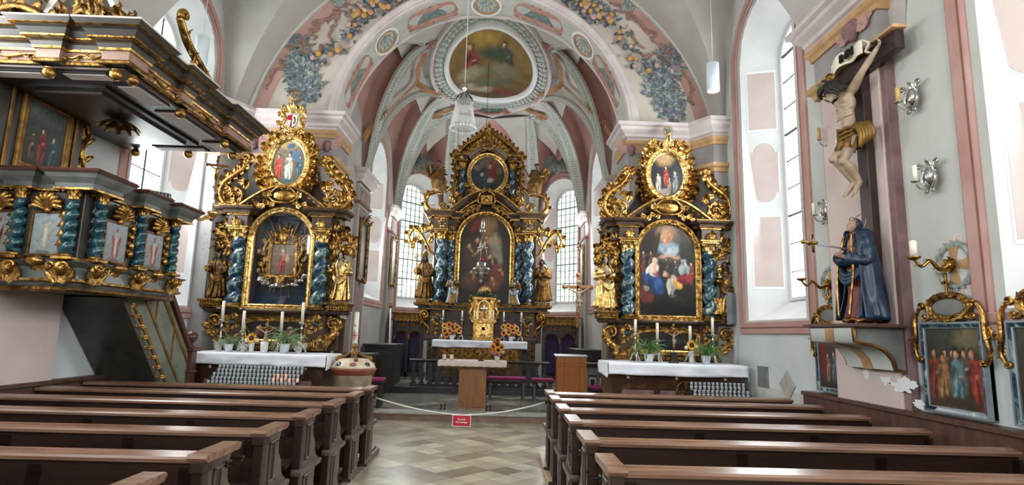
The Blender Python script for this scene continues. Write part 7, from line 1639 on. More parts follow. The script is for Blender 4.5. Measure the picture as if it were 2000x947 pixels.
# ---------------------------------------------------------------- chancel furniture
def inlay(m, x0, x1, y, zs, xs, z0, z1):
    m.use('brass')
    for z in zs: m.box(x0, x1, y-0.004, y+0.002, z-0.004, z+0.004, b=0.001)
    for x in xs: m.box(x-0.004, x+0.004, y-0.004, y+0.002, z0, z1, b=0.001)
t = thing('free_standing_altar', 'wooden altar table on a single block with brass inlay before the chancel rail', 'altar table', (-0.52, 12.35, STEP))
m = MB(); m.use('oak').box(-0.80, -0.235, 12.2, 12.6, STEP, 0.97, b=0.004); inlay(m, -0.8, -0.235, 12.2, (0.27, 0.33, 0.83, 0.9), (-0.76, -0.52, -0.275), STEP, 0.97)
for z in (0.27, 0.33, 0.83, 0.9):
    for x in (-0.76, -0.52, -0.275): m.ball((x, 12.195, z), 0.012, 8, 6)
m.build('block', None, t)
m = MB(); m.box(-1.2, 0.15, 11.98, 12.82, 0.97, 1.085, b=0.01); m.build('tabletop', 'oak', t)
b_ = MB()
def fcl(u, v):
    x = -1.23+1.41*u
    if v < 0.6: return (x, 12.84-0.9*v/0.6, 1.09)
    d = (v-0.6)/0.4; return (x+0.01*sin(x*30)*d, 11.935-0.01*d+0.012*d*sin(x*16), 1.088-0.095*d*(1+0.05*sin(40*x)))
b_.shell(fcl, lambda u, v: (0, 0, 1) if v < 0.58 else (0, -1, 0), 80, 14, 0.004); b_.use('lace')
cl = tag(b_.build('altar_cloth', 'lace'), 'white and rose lace-edged cloth on the wooden altar', 'cloth')
def pillar_candle(label, x, y, z, r, h, grp): c = thing('pillar_candle', label, 'candle', group=grp); q = MB(); q.lathe([(0.001, 0), (r, 0), (r, h), (r*0.7, h-0.004), (0.001, h-0.008)], 18); q.build('wax_body', 'wax', c); q = MB(); q.lathe([(r*1.25, 0.0), (r*1.3, 0.008), (r, 0.012), (0.001, 0.002)], 18); q.build('dish', 'silver', c); q = MB(); q.tube([(0, 0, h-0.01), (0, 0, h+0.015)], 0.002, 5); q.build('wick', 'black', c); c.location = (x, y, z)
xa = P(868, 695, Y=12.3).x; xb = P(882, 695, Y=12.3).x
pillar_candle('left of two short white candles on the wooden altar', xa, 12.3, 1.096, 0.036, 0.11, 'short candles'); pillar_candle('right of two short white candles on the wooden altar', xb, 12.3, 1.096, 0.038, 0.11, 'short candles')
bouquet('sunflower_bouquet', 'yellow sunflower and pink rose bouquet in a white pot on the wooden altar', (P(971, 697, Y=12.3).x, 12.3, 1.096), 0.82, [(0.0, -0.06, 0.42, 0.13, 'petal_yellow'), (0.1, -0.05, 0.36, 0.11, 'petal_yellow'), (-0.1, -0.05, 0.36, 0.1, 'petal_orange'), (0.02, -0.09, 0.28, 0.11, 'petal_yellow'), (-0.14, -0.06, 0.24, 0.07, 'petal_pink'), (-0.05, -0.09, 0.2, 0.07, 'petal_pink'), (0.06, -0.1, 0.18, 0.07, 'petal_pink'), (0.15, -0.06, 0.24, 0.06, 'petal_white'), (0.17, -0.03, 0.3, 0.05, 'petal_pink'), (-0.18, -0.03, 0.3, 0.05, 'petal_orange'), (0.0, -0.04, 0.52, 0.09, 'petal_orange'), (-0.07, -0.03, 0.47, 0.08, 'petal_yellow')], greens=34)
q = MB(); q.box(-0.42, -0.3, 12.2, 12.36, 1.096, 1.112); q.box(-0.41, -0.31, 12.21, 12.35, 1.11, 1.118); tag(q.build('altar_book', 'iron'), 'dark closed book lying on the wooden altar', 'book')
t = thing('lectern', 'orange wooden lectern with brass inlay lines right of the wooden altar', 'lectern', (1.55, 12.4, STEP))
m = MB(); m.use('oak_orange').box(1.24, 1.86, 12.3, 12.62, STEP, 1.22, b=0.004); inlay(m, 1.24, 1.86, 12.3, (1.03, 1.09), (1.385, 1.715), STEP, 1.22)
for z in (1.03, 1.09, 1.2):
    for x in (1.385, 1.715, 1.85): m.ball((x, 12.297, z), 0.014, 8, 6)
m.build('body', None, t); m = MB(); m.prism([(12.34, 1.22), (12.7, 1.22), (12.7, 1.27), (12.34, 1.235)], 1.2, 1.9, 'x'); m.build('desk', 'dark_oak', t)
# communion rail
t = thing('communion_rail', 'dark wooden communion rail with carved balusters before the high altar', 'railing', (-0.47, 14.9, 0.31)); z0 = STEP+0.15
m = MB(); m.prism([(14.72, 0.93), (14.7, 0.96), (14.74, 0.985), (15.02, 0.985), (15.06, 0.96), (15.04, 0.93)], -2.22, 1.28, 'x'); m.build('handrail', 'black_wood', t)
m = MB(); m.box(-2.2, 1.26, 14.76, 14.98, z0, z0+0.05); m.build('bottom_rail', 'black_wood', t)
prof = [(0.07, 0), (0.07, 0.04), (0.04, 0.07), (0.035, 0.1), (0.08, 0.19), (0.085, 0.26), (0.05, 0.32), (0.03, 0.36), (0.06, 0.39), (0.03, 0.42), (0.045, 0.5), (0.07, 0.54), (0.07, 0.58)]
bm = MB(); poly = prof+[(-a, b) for a, b in prof[::-1]]; poly = [(a, b) for a, b in poly]; bm.prism(poly, -0.035, 0.035, 'y'); b0 = bm.build('baluster', 'black_wood', t)
for i in range(17):
    o = b0 if i == 0 else b0.copy()
    if i: COL.objects.link(o)
    o.matrix_parent_inverse = Matrix.Translation(-t.location); o.location = (-2.12+3.3*i/16, 14.87, z0+0.045)
def cushion_bench(label, x0, x1, y, z, d=0.4):
    r = thing('kneeling_bench', label, 'bench', ((x0+x1)/2, y, STEP)); m = MB()
    for x in (x0+0.04, x1-0.1): m.prism([(y-d/2+0.02, STEP), (y-d/2+0.06, z-0.12), (y-d/2, z-0.06), (y+d/2, z-0.06), (y+d/2-0.06, z-0.12), (y+d/2-0.02, STEP)], x, x+0.06, 'x')
    m.box(x0, x1, y-d/2, y+d/2, z-0.09, z-0.05); m.build('frame', 'dark_oak', r); m = MB(); m.box(x0+0.005, x1-0.005, y-d/2+0.005, y+d/2-0.005, z-0.055, z, b=0.018); m.build('cushion', 'magenta', r)
y = 13.9; cushion_bench('low bench with purple cushion right behind the wooden altar', P(952, 738, Y=y).x, P(1028, 738, Y=y).x, y, P(990, 737, Y=y-0.2).z); cushion_bench('low bench with purple cushion left of the orange lectern', P(1038, 740, Y=y).x, P(1081, 740, Y=y).x, y, P(1060, 740, Y=y-0.2).z)
cushion_bench('bench with pink cushion partly hidden by the orange lectern', 1.95, 2.55, 12.6, 0.62, 0.5)
cushion_bench('stool with purple cushion behind the baptismal font', -2.62, -2.28, 11.95, 0.72, 0.45)
# choir stalls
def stall(label, x0, x1, y0, y1, z1, m1='dark_oak', m2='dark_oak'):
    r = thing('choir_stall', label, 'choir stall', ((x0+x1)/2, y0, STEP)); m = MB(); m.use(m1).box(x0, x1, y0, y1, STEP, z1); m.build('body', None, r)
    q = MB(); q.box(x0-0.05, x1+0.05, y0-0.06, y1+0.04, z1, z1+0.05); q.box(x0-0.02, x1+0.02, y0-0.03, y1, z1-0.05, z1); q.build('desk_top', 'dark_oak', r)
    for k in range(2):
        xa = x0+(x1-x0)*k/2+0.04; xb = x0+(x1-x0)*(k+1)/2-0.04; q = MB(); q.use(m2).box(xa, xb, y0-0.015, y0, STEP+0.12, z1-0.25); q.use('dark_oak').box(xa-0.01, xb+0.01, y0-0.025, y0, z1-0.24, z1-0.2); q.box(xa+0.03, xb-0.03, y0-0.022, y0, STEP+0.16, z1-0.29, b=0.008); q.build('panel', None, r)
    q = MB(); q.box(x0 if x0 > 0 else x1-0.03, (x0+0.03) if x0 > 0 else x1+0.01, y0+0.1, y1-0.1, STEP+0.15, z1-0.2); q.build('side_panel', m2, r)
    return r
stall('dark choir stall against the left chancel wall behind the font', -3.30, -2.62, 14.5, 15.9, 1.28)
stall('low dark bench desk behind the font beside the left choir stall', -3.36, -2.72, 12.3, 13.1, 1.12)
stall('green marbled prayer desk with arched panel right of the lectern', 1.98, 2.44, 13.0, 13.5, 1.02, 'sage_dark', 'pink_pale')
stall('dark choir stall against the right chancel wall behind the prayer desk', 1.95, 2.52, 14.5, 16.2, 1.28)
q = MB(); p = P(665, 640, Y=12.2); q.box(p.x-0.08, p.x+0.08, 12.1, 12.26, STEP, P(665, 622, Y=12.2).z); q.box(p.x-0.1, p.x+0.1, 12.08, 12.28, STEP, STEP+0.1); q.box(p.x-0.1, p.x+0.1, 12.08, 12.28, P(665, 622, Y=12.2).z-0.03, P(665, 622, Y=12.2).z); tag(q.build('wooden_post', 'rail_red'), 'square dark red wooden post between left altar and paschal candle', 'post')
# curtained screens beside the high altar
def screen(label, x0, x1, y):
    r = thing('curtained_screen', label, 'screen', ((x0+x1)/2, y, 0.31)); m = MB(); m.use('dark_oak'); zt = 1.98; w = (x1-x0); m.box(x0, x1, y+0.12, y+0.2, 0.31, zt)
    for k in range(3): xc = x0+0.05+(w-0.1)*k/2; m.box(xc-0.05, xc+0.05, y-0.02, y+0.1, 0.31, zt)
    m.box(x0, x1, y-0.02, y+0.1, 0.31, 0.45)
    ops = []
    for k in range(2):
        xa = x0+0.1+(w-0.1)*k/2; xb = x0+(w-0.1)*(k+1)/2; ops.append((xa, xb)); c = (xa+xb)/2; rr = (xb-xa)/2
        for i in range(12):
            a0, a1 = pi*i/12, pi*(i+1)/12; p0, p1 = (c-rr*cos(a0), 1.5+rr*sin(a0)), (c-rr*cos(a1), 1.5+rr*sin(a1)); m.prism([p0, p1, (p1[0], zt), (p0[0], zt)], y, y+0.08, 'y')
    m.build('frame', None, r)
    m = MB()
    for xa, xb in ops: sweep_xz(m, arched(xa, xb, 1.42, 1.5+(xb-xa)/2, n=12), y, [(-0.01, 0), (-0.01, 0.03), (0.03, 0.04), (0.03, 0)]); strip(m, [(xa+0.02, 1.86), (xb-0.02, 1.86)], y-0.01, 6, 0.1, 0.07, 0.6, 60)
    m.build('arch_trim', 'gold_dark', r)
    m = MB(); m.use('gold_dark'); m.box(x0-0.04, x1+0.04, y-0.08, y+0.2, zt, zt+0.06); m.use('gold_wood'); strip(m, [(x0, zt+0.1), (x1, zt+0.1)], y-0.08, 16, 0.17, 0.11, 0.8, 70); m.box(x0, x1, y-0.05, y+0.15, zt+0.06, zt+0.2); m.use('gold_dark'); m.box(x0-0.06, x1+0.06, y-0.1, y+0.2, zt+0.2, zt+0.24); m.build('cornice', None, r)
    for xa, xb in ops:
        m = MB(); c = (xa+xb)/2; rr = (xb-xa)/2+0.02
        def fc(u, v, xa=xa, xb=xb, c=c, rr=rr):
            x = c-rr+2*rr*u; zt_ = 1.5+sqrt(max(0, rr*rr-(x-c)**2)); z = 0.46+(zt_-0.46)*v; return (x, y+0.085+0.022*sin(u*38+0.6*sin(v*3))*(1-0.3*v), z)
        m.shell(fc, lambda u, v: (0, 1, 0), 60, 16, 0.004); m.build('curtain', 'purple', r)
screen('dark screen with two purple curtains left of the high altar', -3.24, -2.3, 17.72); screen('dark screen with two purple curtains right of the high altar', 1.32, 2.42, 17.72)
def wall_picture(label, c, w, h, yaw, crest=True):
    r = thing('framed_painting', label, 'painting', (0, 0, 0)); m = MB(); pth = [(-w/2, -h/2), (-w/2, h/2), (w/2, h/2), (w/2, -h/2)]; ornate_frame(m, pth, 0, 0.07, 0.05, True, 40, 0.08)
    if crest: spray(m, 0, -0.04, h/2+0.05, 0, 0.2, 0.14, 5, 150); spray(m, -w/2, -0.04, h/2, -30, 0.16, 0.1, 3, 80); spray(m, w/2, -0.04, h/2, 30, 0.16, 0.1, 3, 80); spray(m, 0, -0.04, -h/2-0.03, 180, 0.14, 0.14, 5, 150)
    m.build('frame', 'gold_wood', r); canvas('canvas', lambda u, v: (u*w/2, -0.01, v*h/2), ('#15130f', '#1f1d18'), fig(0, 0, 1.2, '#2a211a', '#5a4634')+[(0, -0.7, 0.6, 0.15, 0, '#26211a', 0.5)], 6, r, 20, 28); m = MB(); m.box(-w/2, w/2, 0.0, 0.03, -h/2, h/2); m.build('back', 'altar_wood', r); r.location = c; r.rotation_euler = (0, 0, yaw); return r
# on the pilasters: turned to face across the chancel
wall_picture('dark painting in a carved frame on the far left chancel pilaster', (CXL+0.13, 17.7, 3.75), 0.68, 1.35, pi/2); wall_picture('dark painting in a carved frame on the far right chancel pilaster', (CXR-0.13, 17.7, 3.7), 0.68, 1.3, -pi/2); wall_picture('dark painting in a carved frame on the near left chancel pilaster', (CXL+0.13, 13.8, 3.55), 0.7, 1.35, pi/2); wall_picture('dark painting in a carved frame on the near right chancel pilaster', (CXR-0.13, 13.8, 3.55), 0.7, 1.35, -pi/2)
c = P(1128, 650, Y=16.6); crucifix('processional_cross', 'wooden crucifix on a tall pole by the right chancel pilaster', (c.x, 16.6, 0.31), 1.35, 'oak', 'skin_pale', 'none', post=1.75)
q = MB(); p = P(1128, 690, Y=16.6); q.tube([(c.x, 16.62, 0.31), (c.x, 16.62, 2.2)], 0.018, 8); q.lathe([(0.001, 0.31), (0.16, 0.31), (0.16, 0.34), (0.04, 0.4), (0.02, 0.42)], 14, Matrix.Translation((c.x, 16.62, 0))); tag(q.build('cross_pole', 'dark_oak'), 'dark pole on a round foot that carries the wooden processional crucifix', 'pole')
c = P(761, 690, Y=16.4); d = P(763, 600, Y=16.4); t = thing('processional_staff', 'slim white staff with round gilt knob left of the high altar', 'staff', (c.x, 16.4, STEP)); q = MB(); q.tube([(c.x, 16.4, 0.31), (d.x, 16.4, d.z)], 0.022, 8); q.build('shaft', 'plastic_white', t); q = MB(); q.ball((d.x, 16.4, d.z+0.03), 0.05, 10, 8); q.ball((d.x, 16.4, d.z+0.1), (0.03, 0.03, 0.06), 10, 8); q.build('knob', 'gold_wood', t)
# floodlight strips on the chancel step
for k, (xa, xb) in enumerate(((830, 901), (944, 1008))):
    p, q_ = P(xa, 803, Z=STEP+0.03), P(xb, 806, Z=STEP+0.03); t = thing('light_strip', 'grey light strip lying on the chancel step, '+('left of the red notice' if k == 0 else 'right of the red notice'), 'light', (p.x, 11.42, STEP)); m = MB(); m.box(p.x, q_.x, 11.34, 11.44, STEP+0.004, STEP+0.035); m.build('housing', 'tin', t)
    xm = p.x+(q_.x-p.x)*(0.45 if k == 0 else 0.15); m = MB()
    for s_ in (-1, 1): m.tube([(xm+s_*0.04, 11.42, STEP+0.03), (xm+s_*0.03, 11.46, STEP+0.1), (xm+s_*0.045, 11.48, STEP+0.14)], 0.012, 7)
    m.build('bracket', 'iron', t)
# ================================================================== PULPIT (left wall)
def T_left(X): return Matrix(((0, -1, 0, X), (1, 0, 0, 0), (0, 0, 1, 0), (0, 0, 0, 1)))      # local x = world y, viewer at +x
def T_right(X): return Matrix(((0, 1, 0, X), (-1, 0, 0, 0), (0, 0, 1, 0), (0, 0, 0, 1)))     # local x = -world y, viewer at -x
def shell_ornament(m, x, y, z, w, h):
    n = 9
    for i in range(n):
        a = radians(-78+156*i/(n-1)); r = w*0.5*(1-0.1*abs(sin(a))); p = [V((x+0.04*w*sin(a), y-0.02, z)), V((x+r*0.55*sin(a), y-0.09, z+h*0.55*cos(a)+0.02)), V((x+r*sin(a), y-0.075, z+h*cos(a)))]
        m.tube(smooth_path(p, 5), [w*0.02+w*0.055*min(1, k/7) for k in range(11)], 7); m.ball((x+r*sin(a), y-0.07, z+h*cos(a)), w*0.075, 7, 5)
    m.ball((x, y-0.03, z), w*0.1, 8, 6)
def pulpit():
    XA, XB, Y0, Y1 = XL+0.02, -4.2, 5.75, 7.45
    root = thing('pulpit', 'dark marbled pulpit with teal twisted columns, gold shells and painted bishops on the left wall', 'pulpit', (-4.7, 6.6, 1.97))
    path = [(XA, Y0), (XB, Y0), (XB, Y1), (XA, Y1)]
    m = MB(); m.use('pulpit_dark'); m.box(XA, XB-0.02, Y0+0.02, Y1-0.02, 1.98, 3.1); m.use('pulpit_grey'); sweep_xy(m, path, [(-0.05, 2.0), (0.0, 2.0), (0.06, 2.08), (0.05, 2.2), (0.12, 2.25), (0.0, 2.28)])
    m.use('gold_dark'); sweep_xy(m, path, [(-0.05, 1.96), (0.01, 1.96), (0.03, 1.98), (0.02, 2.01), (-0.05, 2.02)]); m.use('gold'); sweep_xy(m, path, [(0.05, 2.05), (0.08, 2.06), (0.08, 2.085), (0.04, 2.09)]); m.build('body', None, root)
    m = MB(); P2 = []
    brk = [(XA, Y0), (-4.9, Y0), (-4.9, Y0-0.1), (-4.68, Y0-0.1), (-4.68, Y0), (-4.4, Y0), (-4.4, Y0-0.1), (XB+0.12, Y0-0.1), (XB+0.12, 6.05), (XB, 6.05), (XB, 6.48), (XB+0.12, 6.48), (XB+0.12, 6.74), (XB, 6.74), (XB, 7.16), (XB+0.12, 7.16), (XB+0.12, Y1+0.02), (XA, Y1+0.02)]
    m.use('pulpit_grey'); sweep_xy(m, brk, [(-0.1, 2.98), (0.02, 2.98), (0.03, 3.03), (0.08, 3.08), (0.1, 3.12), (0.0, 3.13)]); m.use('rail_red'); sweep_xy(m, brk, [(-0.3, 3.12), (0.11, 3.12), (0.13, 3.14), (0.11, 3.165), (-0.3, 3.17)]); m.use('gold'); sweep_xy(m, brk, [(0.0, 2.965), (0.035, 2.965), (0.035, 2.985), (0.0, 2.99)]); m.build('cornice', None, root)
    # columns with gilt corbels
    cols = [(-4.79, Y0-0.05), (-4.28, Y0-0.05), (XB+0.05, 5.92), (XB+0.05, 6.61), (XB+0.05, 7.29)]
    for i, (x, y) in enumerate(cols):
        m = MB(); twisted(m, x, y, 2.33, 2.9, 0.052, 5.5, 0.014, i); c = m.build('column', 'teal_marble', root)
        m = MB(); capital(m, x, y, 2.87, 2.98, 0.055); m.build('capital', 'gold', c)
        m = MB(); m.box(x-0.085, x+0.085, y-0.085, y+0.085, 2.27, 2.305); m.lathe([(0.06, 2.305), (0.065, 2.32), (0.05, 2.335)], 14, Matrix.Translation((x, y, 0))); m.build('column_base', 'gold', c)
        fr = Matrix.Identity(4) if i < 2 else T_left(0)
        q = MB(); q.T = Matrix.Translation((x, y, 0)) @ (Matrix.Identity(4) if i < 2 else T_left(0)); q.ball((0, -0.02, 2.19), (0.09, 0.09, 0.085), 12, 8)
        for a in (-50, -20, 20, 50): lf(q, 0.03*a/50, -0.05, 2.05, a*0.8, 0.2, 0.1, 0.5)
        q.spiral((-0.07, 2.2), 0.045, 1.3, 0.006, 0.016, 0, False, -0.09); q.spiral((0.07, 2.2), 0.045, 1.3, 0.006, 0.016, pi, True, -0.09); q.build('corbel', 'gold', root)
    # painted panels: (frame, centre along the face, half width)
    TA = Matrix.Translation((0, Y0, 0)); TB = T_left(XB)
    figs = [('#5a2320', '#c9b9a2'), ('#8c8a80', '#b9a48c'), ('#8f3330', '#b99a80'), ('#9a2f2c', '#c6b7a4')]
    for i, (T, c, hw_) in enumerate(((TA, -4.99, 0.13), (TA, -4.53, 0.17), (TB, 6.26, 0.22), (TB, 6.95, 0.21))):
        q = MB(); q.T = T; q.use('pulpit_dark'); q.box(c-hw_-0.05, c+hw_+0.05, -0.012, 0.01, 2.3, 2.96); q.use('gold_dark'); sweep_xz(q, [(c-hw_*0.8, 2.33), (c-hw_*0.8, 2.74), (c+hw_*0.8, 2.74), (c+hw_*0.8, 2.33)], -0.01, [(0, 0), (0, 0.015), (0.02, 0.015), (0.02, 0)], True); q.build('panel_frame', None, root)
        rb = figs[i]; canvas('painted_panel', lambda u, v, T=T, c=c, hw_=hw_: T @ V((c+u*hw_*0.78, -0.018, 2.53+v*0.205)), ('#7f8786', '#8f9aa0'), [(0, -0.35, 0.32, 0.6, 0, rb[0], 0.15), (0.0, -0.2, 0.16, 0.55, 0, '#b7afa2', 0.2), (-0.28, 0.05, 0.12, 0.35, 0.3, rb[0], 0.2), (0.28, 0.05, 0.12, 0.35, -0.3, rb[0], 0.2), (0, 0.42, 0.1, 0.13, 0, rb[1], 0.2), (0, 0.66, 0.11, 0.16, 0, rb[0] if i else '#8c4a3a', 0.15), (0.45, 0.1, 0.03, 0.8, 0, '#8a7448', 0.3), (-0.1, -0.9, 0.6, 0.08, 0, '#5f5d54', 0.4)], 20+i, root, 24, 30)
        q = MB(); q.T = T; shell_ornament(q, c, -0.0, 2.76, 0.33, 0.17); q.build('shell', 'gold', root)
        q = MB(); q.T = T; xs = c+hw_+0.005
        for k in range(4): q.ball((xs, -0.04, 2.72-0.095*k), (0.035, 0.03, 0.045), 8, 6); lf(q, xs, -0.03, 2.76-0.095*k, 150, 0.1, 0.06); lf(q, xs, -0.03, 2.76-0.095*k, 210, 0.1, 0.06)
        q.build('fruit_drop', 'gold', root)
        q = MB(); q.T = T
        for a in (-40, -15, 15, 40): lf(q, c, -0.08, 2.27, 180+a, 0.22, 0.1, -0.4)
        q.ball((c, -0.1, 2.25), (0.1, 0.06, 0.05), 10, 7); q.build('acanthus_bracket', 'gold', root)
    # back panel on the wall
    q = MB(); T = T_left(-4.98); q.T = T; q.use('pulpit_dark'); q.box(4.9, 6.62, 0.0, 0.17, 3.1, 4.1); q.use('gold_wood')
    for y in (5.15, 5.4, 5.62, 6.5): q.box(y-0.02, y+0.02, -0.02, 0.0, 3.15, 4.08)
    q.build('back_panel', None, root)
    q = MB(); q.T = T; q.use('gold_wood'); ornate_frame(q, [(5.8, 3.28), (5.8, 3.98), (6.36, 3.98), (6.36, 3.28)], -0.01, 0.07, 0.03, True); q.build('back_painting_frame', None, root)
    canvas('back_painting', lambda u, v: T @ V((6.08+u*0.29, -0.014, 3.63+v*0.36)), ('#1d211c', '#4a5048'), fig(-0.1, -0.1, 0.9, '#6a2a24')+fig(0.45, -0.2, 0.8, '#30454f')+fig(-0.55, -0.25, 0.7, '#4d3a2c')+[(0, 0.7, 1, 0.3, 0, '#5d645c', 0.6)], 31, root, 30, 36)
    q = MB(); q.T = T; cscroll(q, [(6.66, 3.2), (6.78, 3.4), (6.68, 3.65), (6.76, 3.9), (6.68, 4.05)], 0.05, 0.03, (0.05, 1.2, True), (0.05, 1.2, False)); strip(q, [(6.68, 3.2), (6.72, 3.6), (6.7, 4.0)], 0.03, 8, 0.17, 0.1, 0.9, 40); q.build('side_carving', 'gold', root)
    # sounding board
    cx0, cx1, cy0, cy1 = XL+0.02, -3.56, 5.12, 7.6; ZS = Matrix.Translation((0, 0, 4.02)) @ Matrix.Diagonal((1, 1, 0.8, 1)) @ Matrix.Translation((0, 0, -3.99))
    cp = [(cx0, cy0), (-4.32, cy0), (-4.32, cy0-0.07), (-4.12, cy0-0.07), (-4.12, cy0), (cx1-0.16, cy0), (cx1-0.16, cy0-0.07), (cx1+0.07, cy0-0.07), (cx1+0.07, cy0+0.2), (cx1, cy0+0.2), (cx1, 5.95), (cx1+0.07, 5.95), (cx1+0.07, 6.12), (cx1, 6.12), (cx1, 7.0), (cx1+0.07, 7.0), (cx1+0.07, cy1), (cx0, cy1)]
    m = MB(); m.T = ZS; m.use('pulpit_grey'); m.box(cx0, cx1-0.02, cy0+0.02, cy1-0.02, 4.02, 4.4)
    m.use('pulpit_dark'); sweep_xy(m, cp, [(0, 4.17), (0.03, 4.17), (0.05, 4.22), (0.04, 4.26), (0.09, 4.28), (0.13, 4.34), (0.12, 4.36), (0.17, 4.38), (0.2, 4.43), (0, 4.45)])
    m.use('gold'); sweep_xy(m, cp, [(0.0, 4.15), (0.03, 4.15), (0.035, 4.175), (0, 4.18)]); sweep_xy(m, cp, [(0.05, 4.255), (0.1, 4.26), (0.1, 4.28), (0.0, 4.285)]); sweep_xy(m, cp, [(0.1, 4.365), (0.175, 4.37), (0.17, 4.385), (0, 4.39)]); sweep_xy(m, cp, [(0.0, 3.99), (0.03, 3.99), (0.04, 4.01), (0.03, 4.03), (0, 4.035)])
    m.use('plaster_warm'); sweep_xy(m, cp, [(0.18, 4.425), (0.205, 4.425), (0.205, 4.445), (0.1, 4.45)]); sb = m.build('sounding_board', None, root)
    m = MB(); m.T = ZS; m.use('pulpit_frieze'); sweep_xy(m, cp, [(0.0, 4.03), (0.008, 4.03), (0.008, 4.15), (0, 4.15)]); m.build('frieze', None, root)
    for T, a, b in ((Matrix.Translation((0, cy0-0.01, 0)), -5.1, -4.36), (Matrix.Translation((0, cy0-0.01, 0)), -4.08, -3.72), (T_left(cx1+0.01), 5.28, 5.93), (T_left(cx1+0.01), 6.15, 6.97)):
        q = MB(); q.T = ZS @ T; n = max(4, int((b-a)/0.075)); pts = [(a+(b-a)*i/24, 4.09+0.02*sin(i*1.6)) for i in range(25)]; strip(q, pts, -0.01, n, 0.085, 0.05, 0.8, 55); cscroll(q, pts[::3], -0.01, 0.012, (0.025, 1.2, True), (0.025, 1.2, False)); q.build('frieze_carving', 'gold', root)
    m = MB(); m.use('canopy_under'); m.box(cx0, cx1, cy0, cy1, 3.99, 4.02); m.use('pulpit_sage')
    for x0, x1, y0, y1 in ((cx1-0.3, cx1-0.04, cy0+0.3, 5.95), (cx1-0.3, cx1-0.04, 6.1, 7.0), (cx1-0.3, cx1-0.04, 7.12, cy1-0.06), (cx0+0.5, cx1-0.4, cy1-0.24, cy1-0.05), (-4.9, -4.35, cy0+0.04, cy0+0.22), (-4.2, -3.75, cy0+0.04, cy0+0.22)):
        m.use('black_wood').box(x0, x1, y0, y1, 3.975, 3.995); m.use('mauve_white').box(x0+0.025, x1-0.025, y0+0.025, y1-0.025, 3.968, 3.99)  # pale fields put the window glare on the underside into the colour
    m.use('black_wood'); m.box(cx0+0.3, cx1-0.4, cy0+0.35, cy1-0.35, 3.96, 4.0); m.use('canopy_under'); m.box(cx0+0.4, cx1-0.5, cy0+0.45, cy1-0.45, 3.93, 4.0); m.build('underside', None, root)
    q = MB(); q.T = Matrix.Translation((-4.35, 6.3, 3.93)) @ Matrix.Rotation(-pi/2, 4, 'X')
    for i in range(10): lf(q, 0, 0.0, 0, i*36, 0.26, 0.11, -0.5)
    q.build('rosette', 'gold_dark', root)
    for x, y in ((-4.22, cy0-0.03), (cx1-0.05, cy0-0.03), (cx1+0.03, cy0+0.08), (cx1+0.03, 6.03), (cx1+0.03, 7.05), (-4.95, cy1-0.05), (-4.25, cy1-0.05), (cx1-0.1, cy1-0.05)):
        q = MB(); q.lathe([(0.02, 3.99), (0.04, 3.98), (0.03, 3.965), (0.012, 3.955)], 14, Matrix.Translation((x, y, 0))); q.ball((x, y, 3.935), (0.055, 0.055, 0.055), 14, 10); q.build('ball_drop', 'gold', root)
    # carvings on top of the sounding board
    q = MB(); q.T = Matrix.Translation((0, cy0+0.1, 0))
    for s_ in (0, 1):
        o = -5.0+0.75*s_; cscroll(q, [(o, 4.46), (o+0.2, 4.62), (o+0.45, 4.6), (o+0.62, 4.5)], 0, 0.05, (0.09, 1.3, True), (0.06, 1.2, False)); strip(q, [(o-0.1, 4.5), (o+0.3, 4.68), (o+0.6, 4.52)], -0.03, 9, 0.22, 0.13, 1.0, 45)
    spray(q, -3.72, 0, 4.48, 0, 0.2, 0.14, 5, 160); q.box(-4.0, -3.8, -0.05, 0.1, 4.44, 4.55); spray(q, -3.92, -0.06, 4.5, 0, 0.22, 0.15, 5, 140); q.build('top_carving', 'gold_dark', root)
    q = MB(); q.T = Matrix.Translation((0, cy0+0.14, 0)); sweep_xz(q, [(-4.42+0.32*(1-cos(pi*i/12)), 4.45+0.42*sin(pi*i/12)) for i in range(13)], 0, [(0, 0), (0, 0.06), (0.05, 0.07), (0.06, 0)]); q.build('top_arch', 'plaster_warm', root)
    q = MB(); q.T = T_left(cx1-0.1); cscroll(q, [(7.45, 4.46), (7.1, 4.5), (6.8, 4.6), (6.5, 4.72), (6.2, 4.86), (6.02, 5.05)], 0, 0.04, None, (0.07, 1.1, False), 1.5); cscroll(q, [(7.5, 4.42), (7.1, 4.45), (6.7, 4.56), (6.4, 4.72)], 0.02, 0.03); strip(q, [(7.4, 4.42), (6.9, 4.5), (6.4, 4.7), (6.15, 4.9)], -0.03, 10, 0.17, 0.1, 0.9, 25); q.build('ridge_scroll', 'gold', root)
    q = MB(); m = q; q.use('pulpit_grey'); q.prism([(cy0+0.5, 4.4), (6.2, 5.5), (cy1-0.4, 4.4)], XL+0.03, XL+0.5, 'x'); q.build('crown_board', None, root)
    # crucifix arm
    E = V((-4.03, 7.92, 3.14)); q = MB(); pth = smooth_path([V((-4.2, 7.42, 3.06)), V((-4.12, 7.55, 3.14)), V((-4.08, 7.68, 3.08)), V((-4.05, 7.8, 3.12)), E], 6); q.tube(pth, [0.03-0.008*i/len(pth) for i in range(len(pth))], 8)
    for k in (4, 8, 12, 16): q.leaf(Matrix.Translation(pth[k]) @ Matrix.Rotation(0.8*(-1)**(k//4), 4, 'Y') @ Matrix.Rotation(-0.6, 4, 'X'), 0.14, 0.07, 1.0, 1, 5)
    q.lathe([(0.02, 3.1), (0.03, 3.14), (0.075, 3.2), (0.085, 3.23), (0.07, 3.235), (0.02, 3.2)], 14, Matrix.Translation((E.x, E.y, 0))); q.build('crucifix_arm', 'gold_bright', root)
    # stairs
    XS = -4.42
    m = MB(); m.T = T_left(XS); m.use('pulpit_sage').prism([(6.85, 1.98), (8.42, 0.18), (8.5, 0.18), (8.5, 1.22), (7.62, 2.2), (7.4, 2.2), (7.4, 1.98)], 0.0, 0.05, 'y')
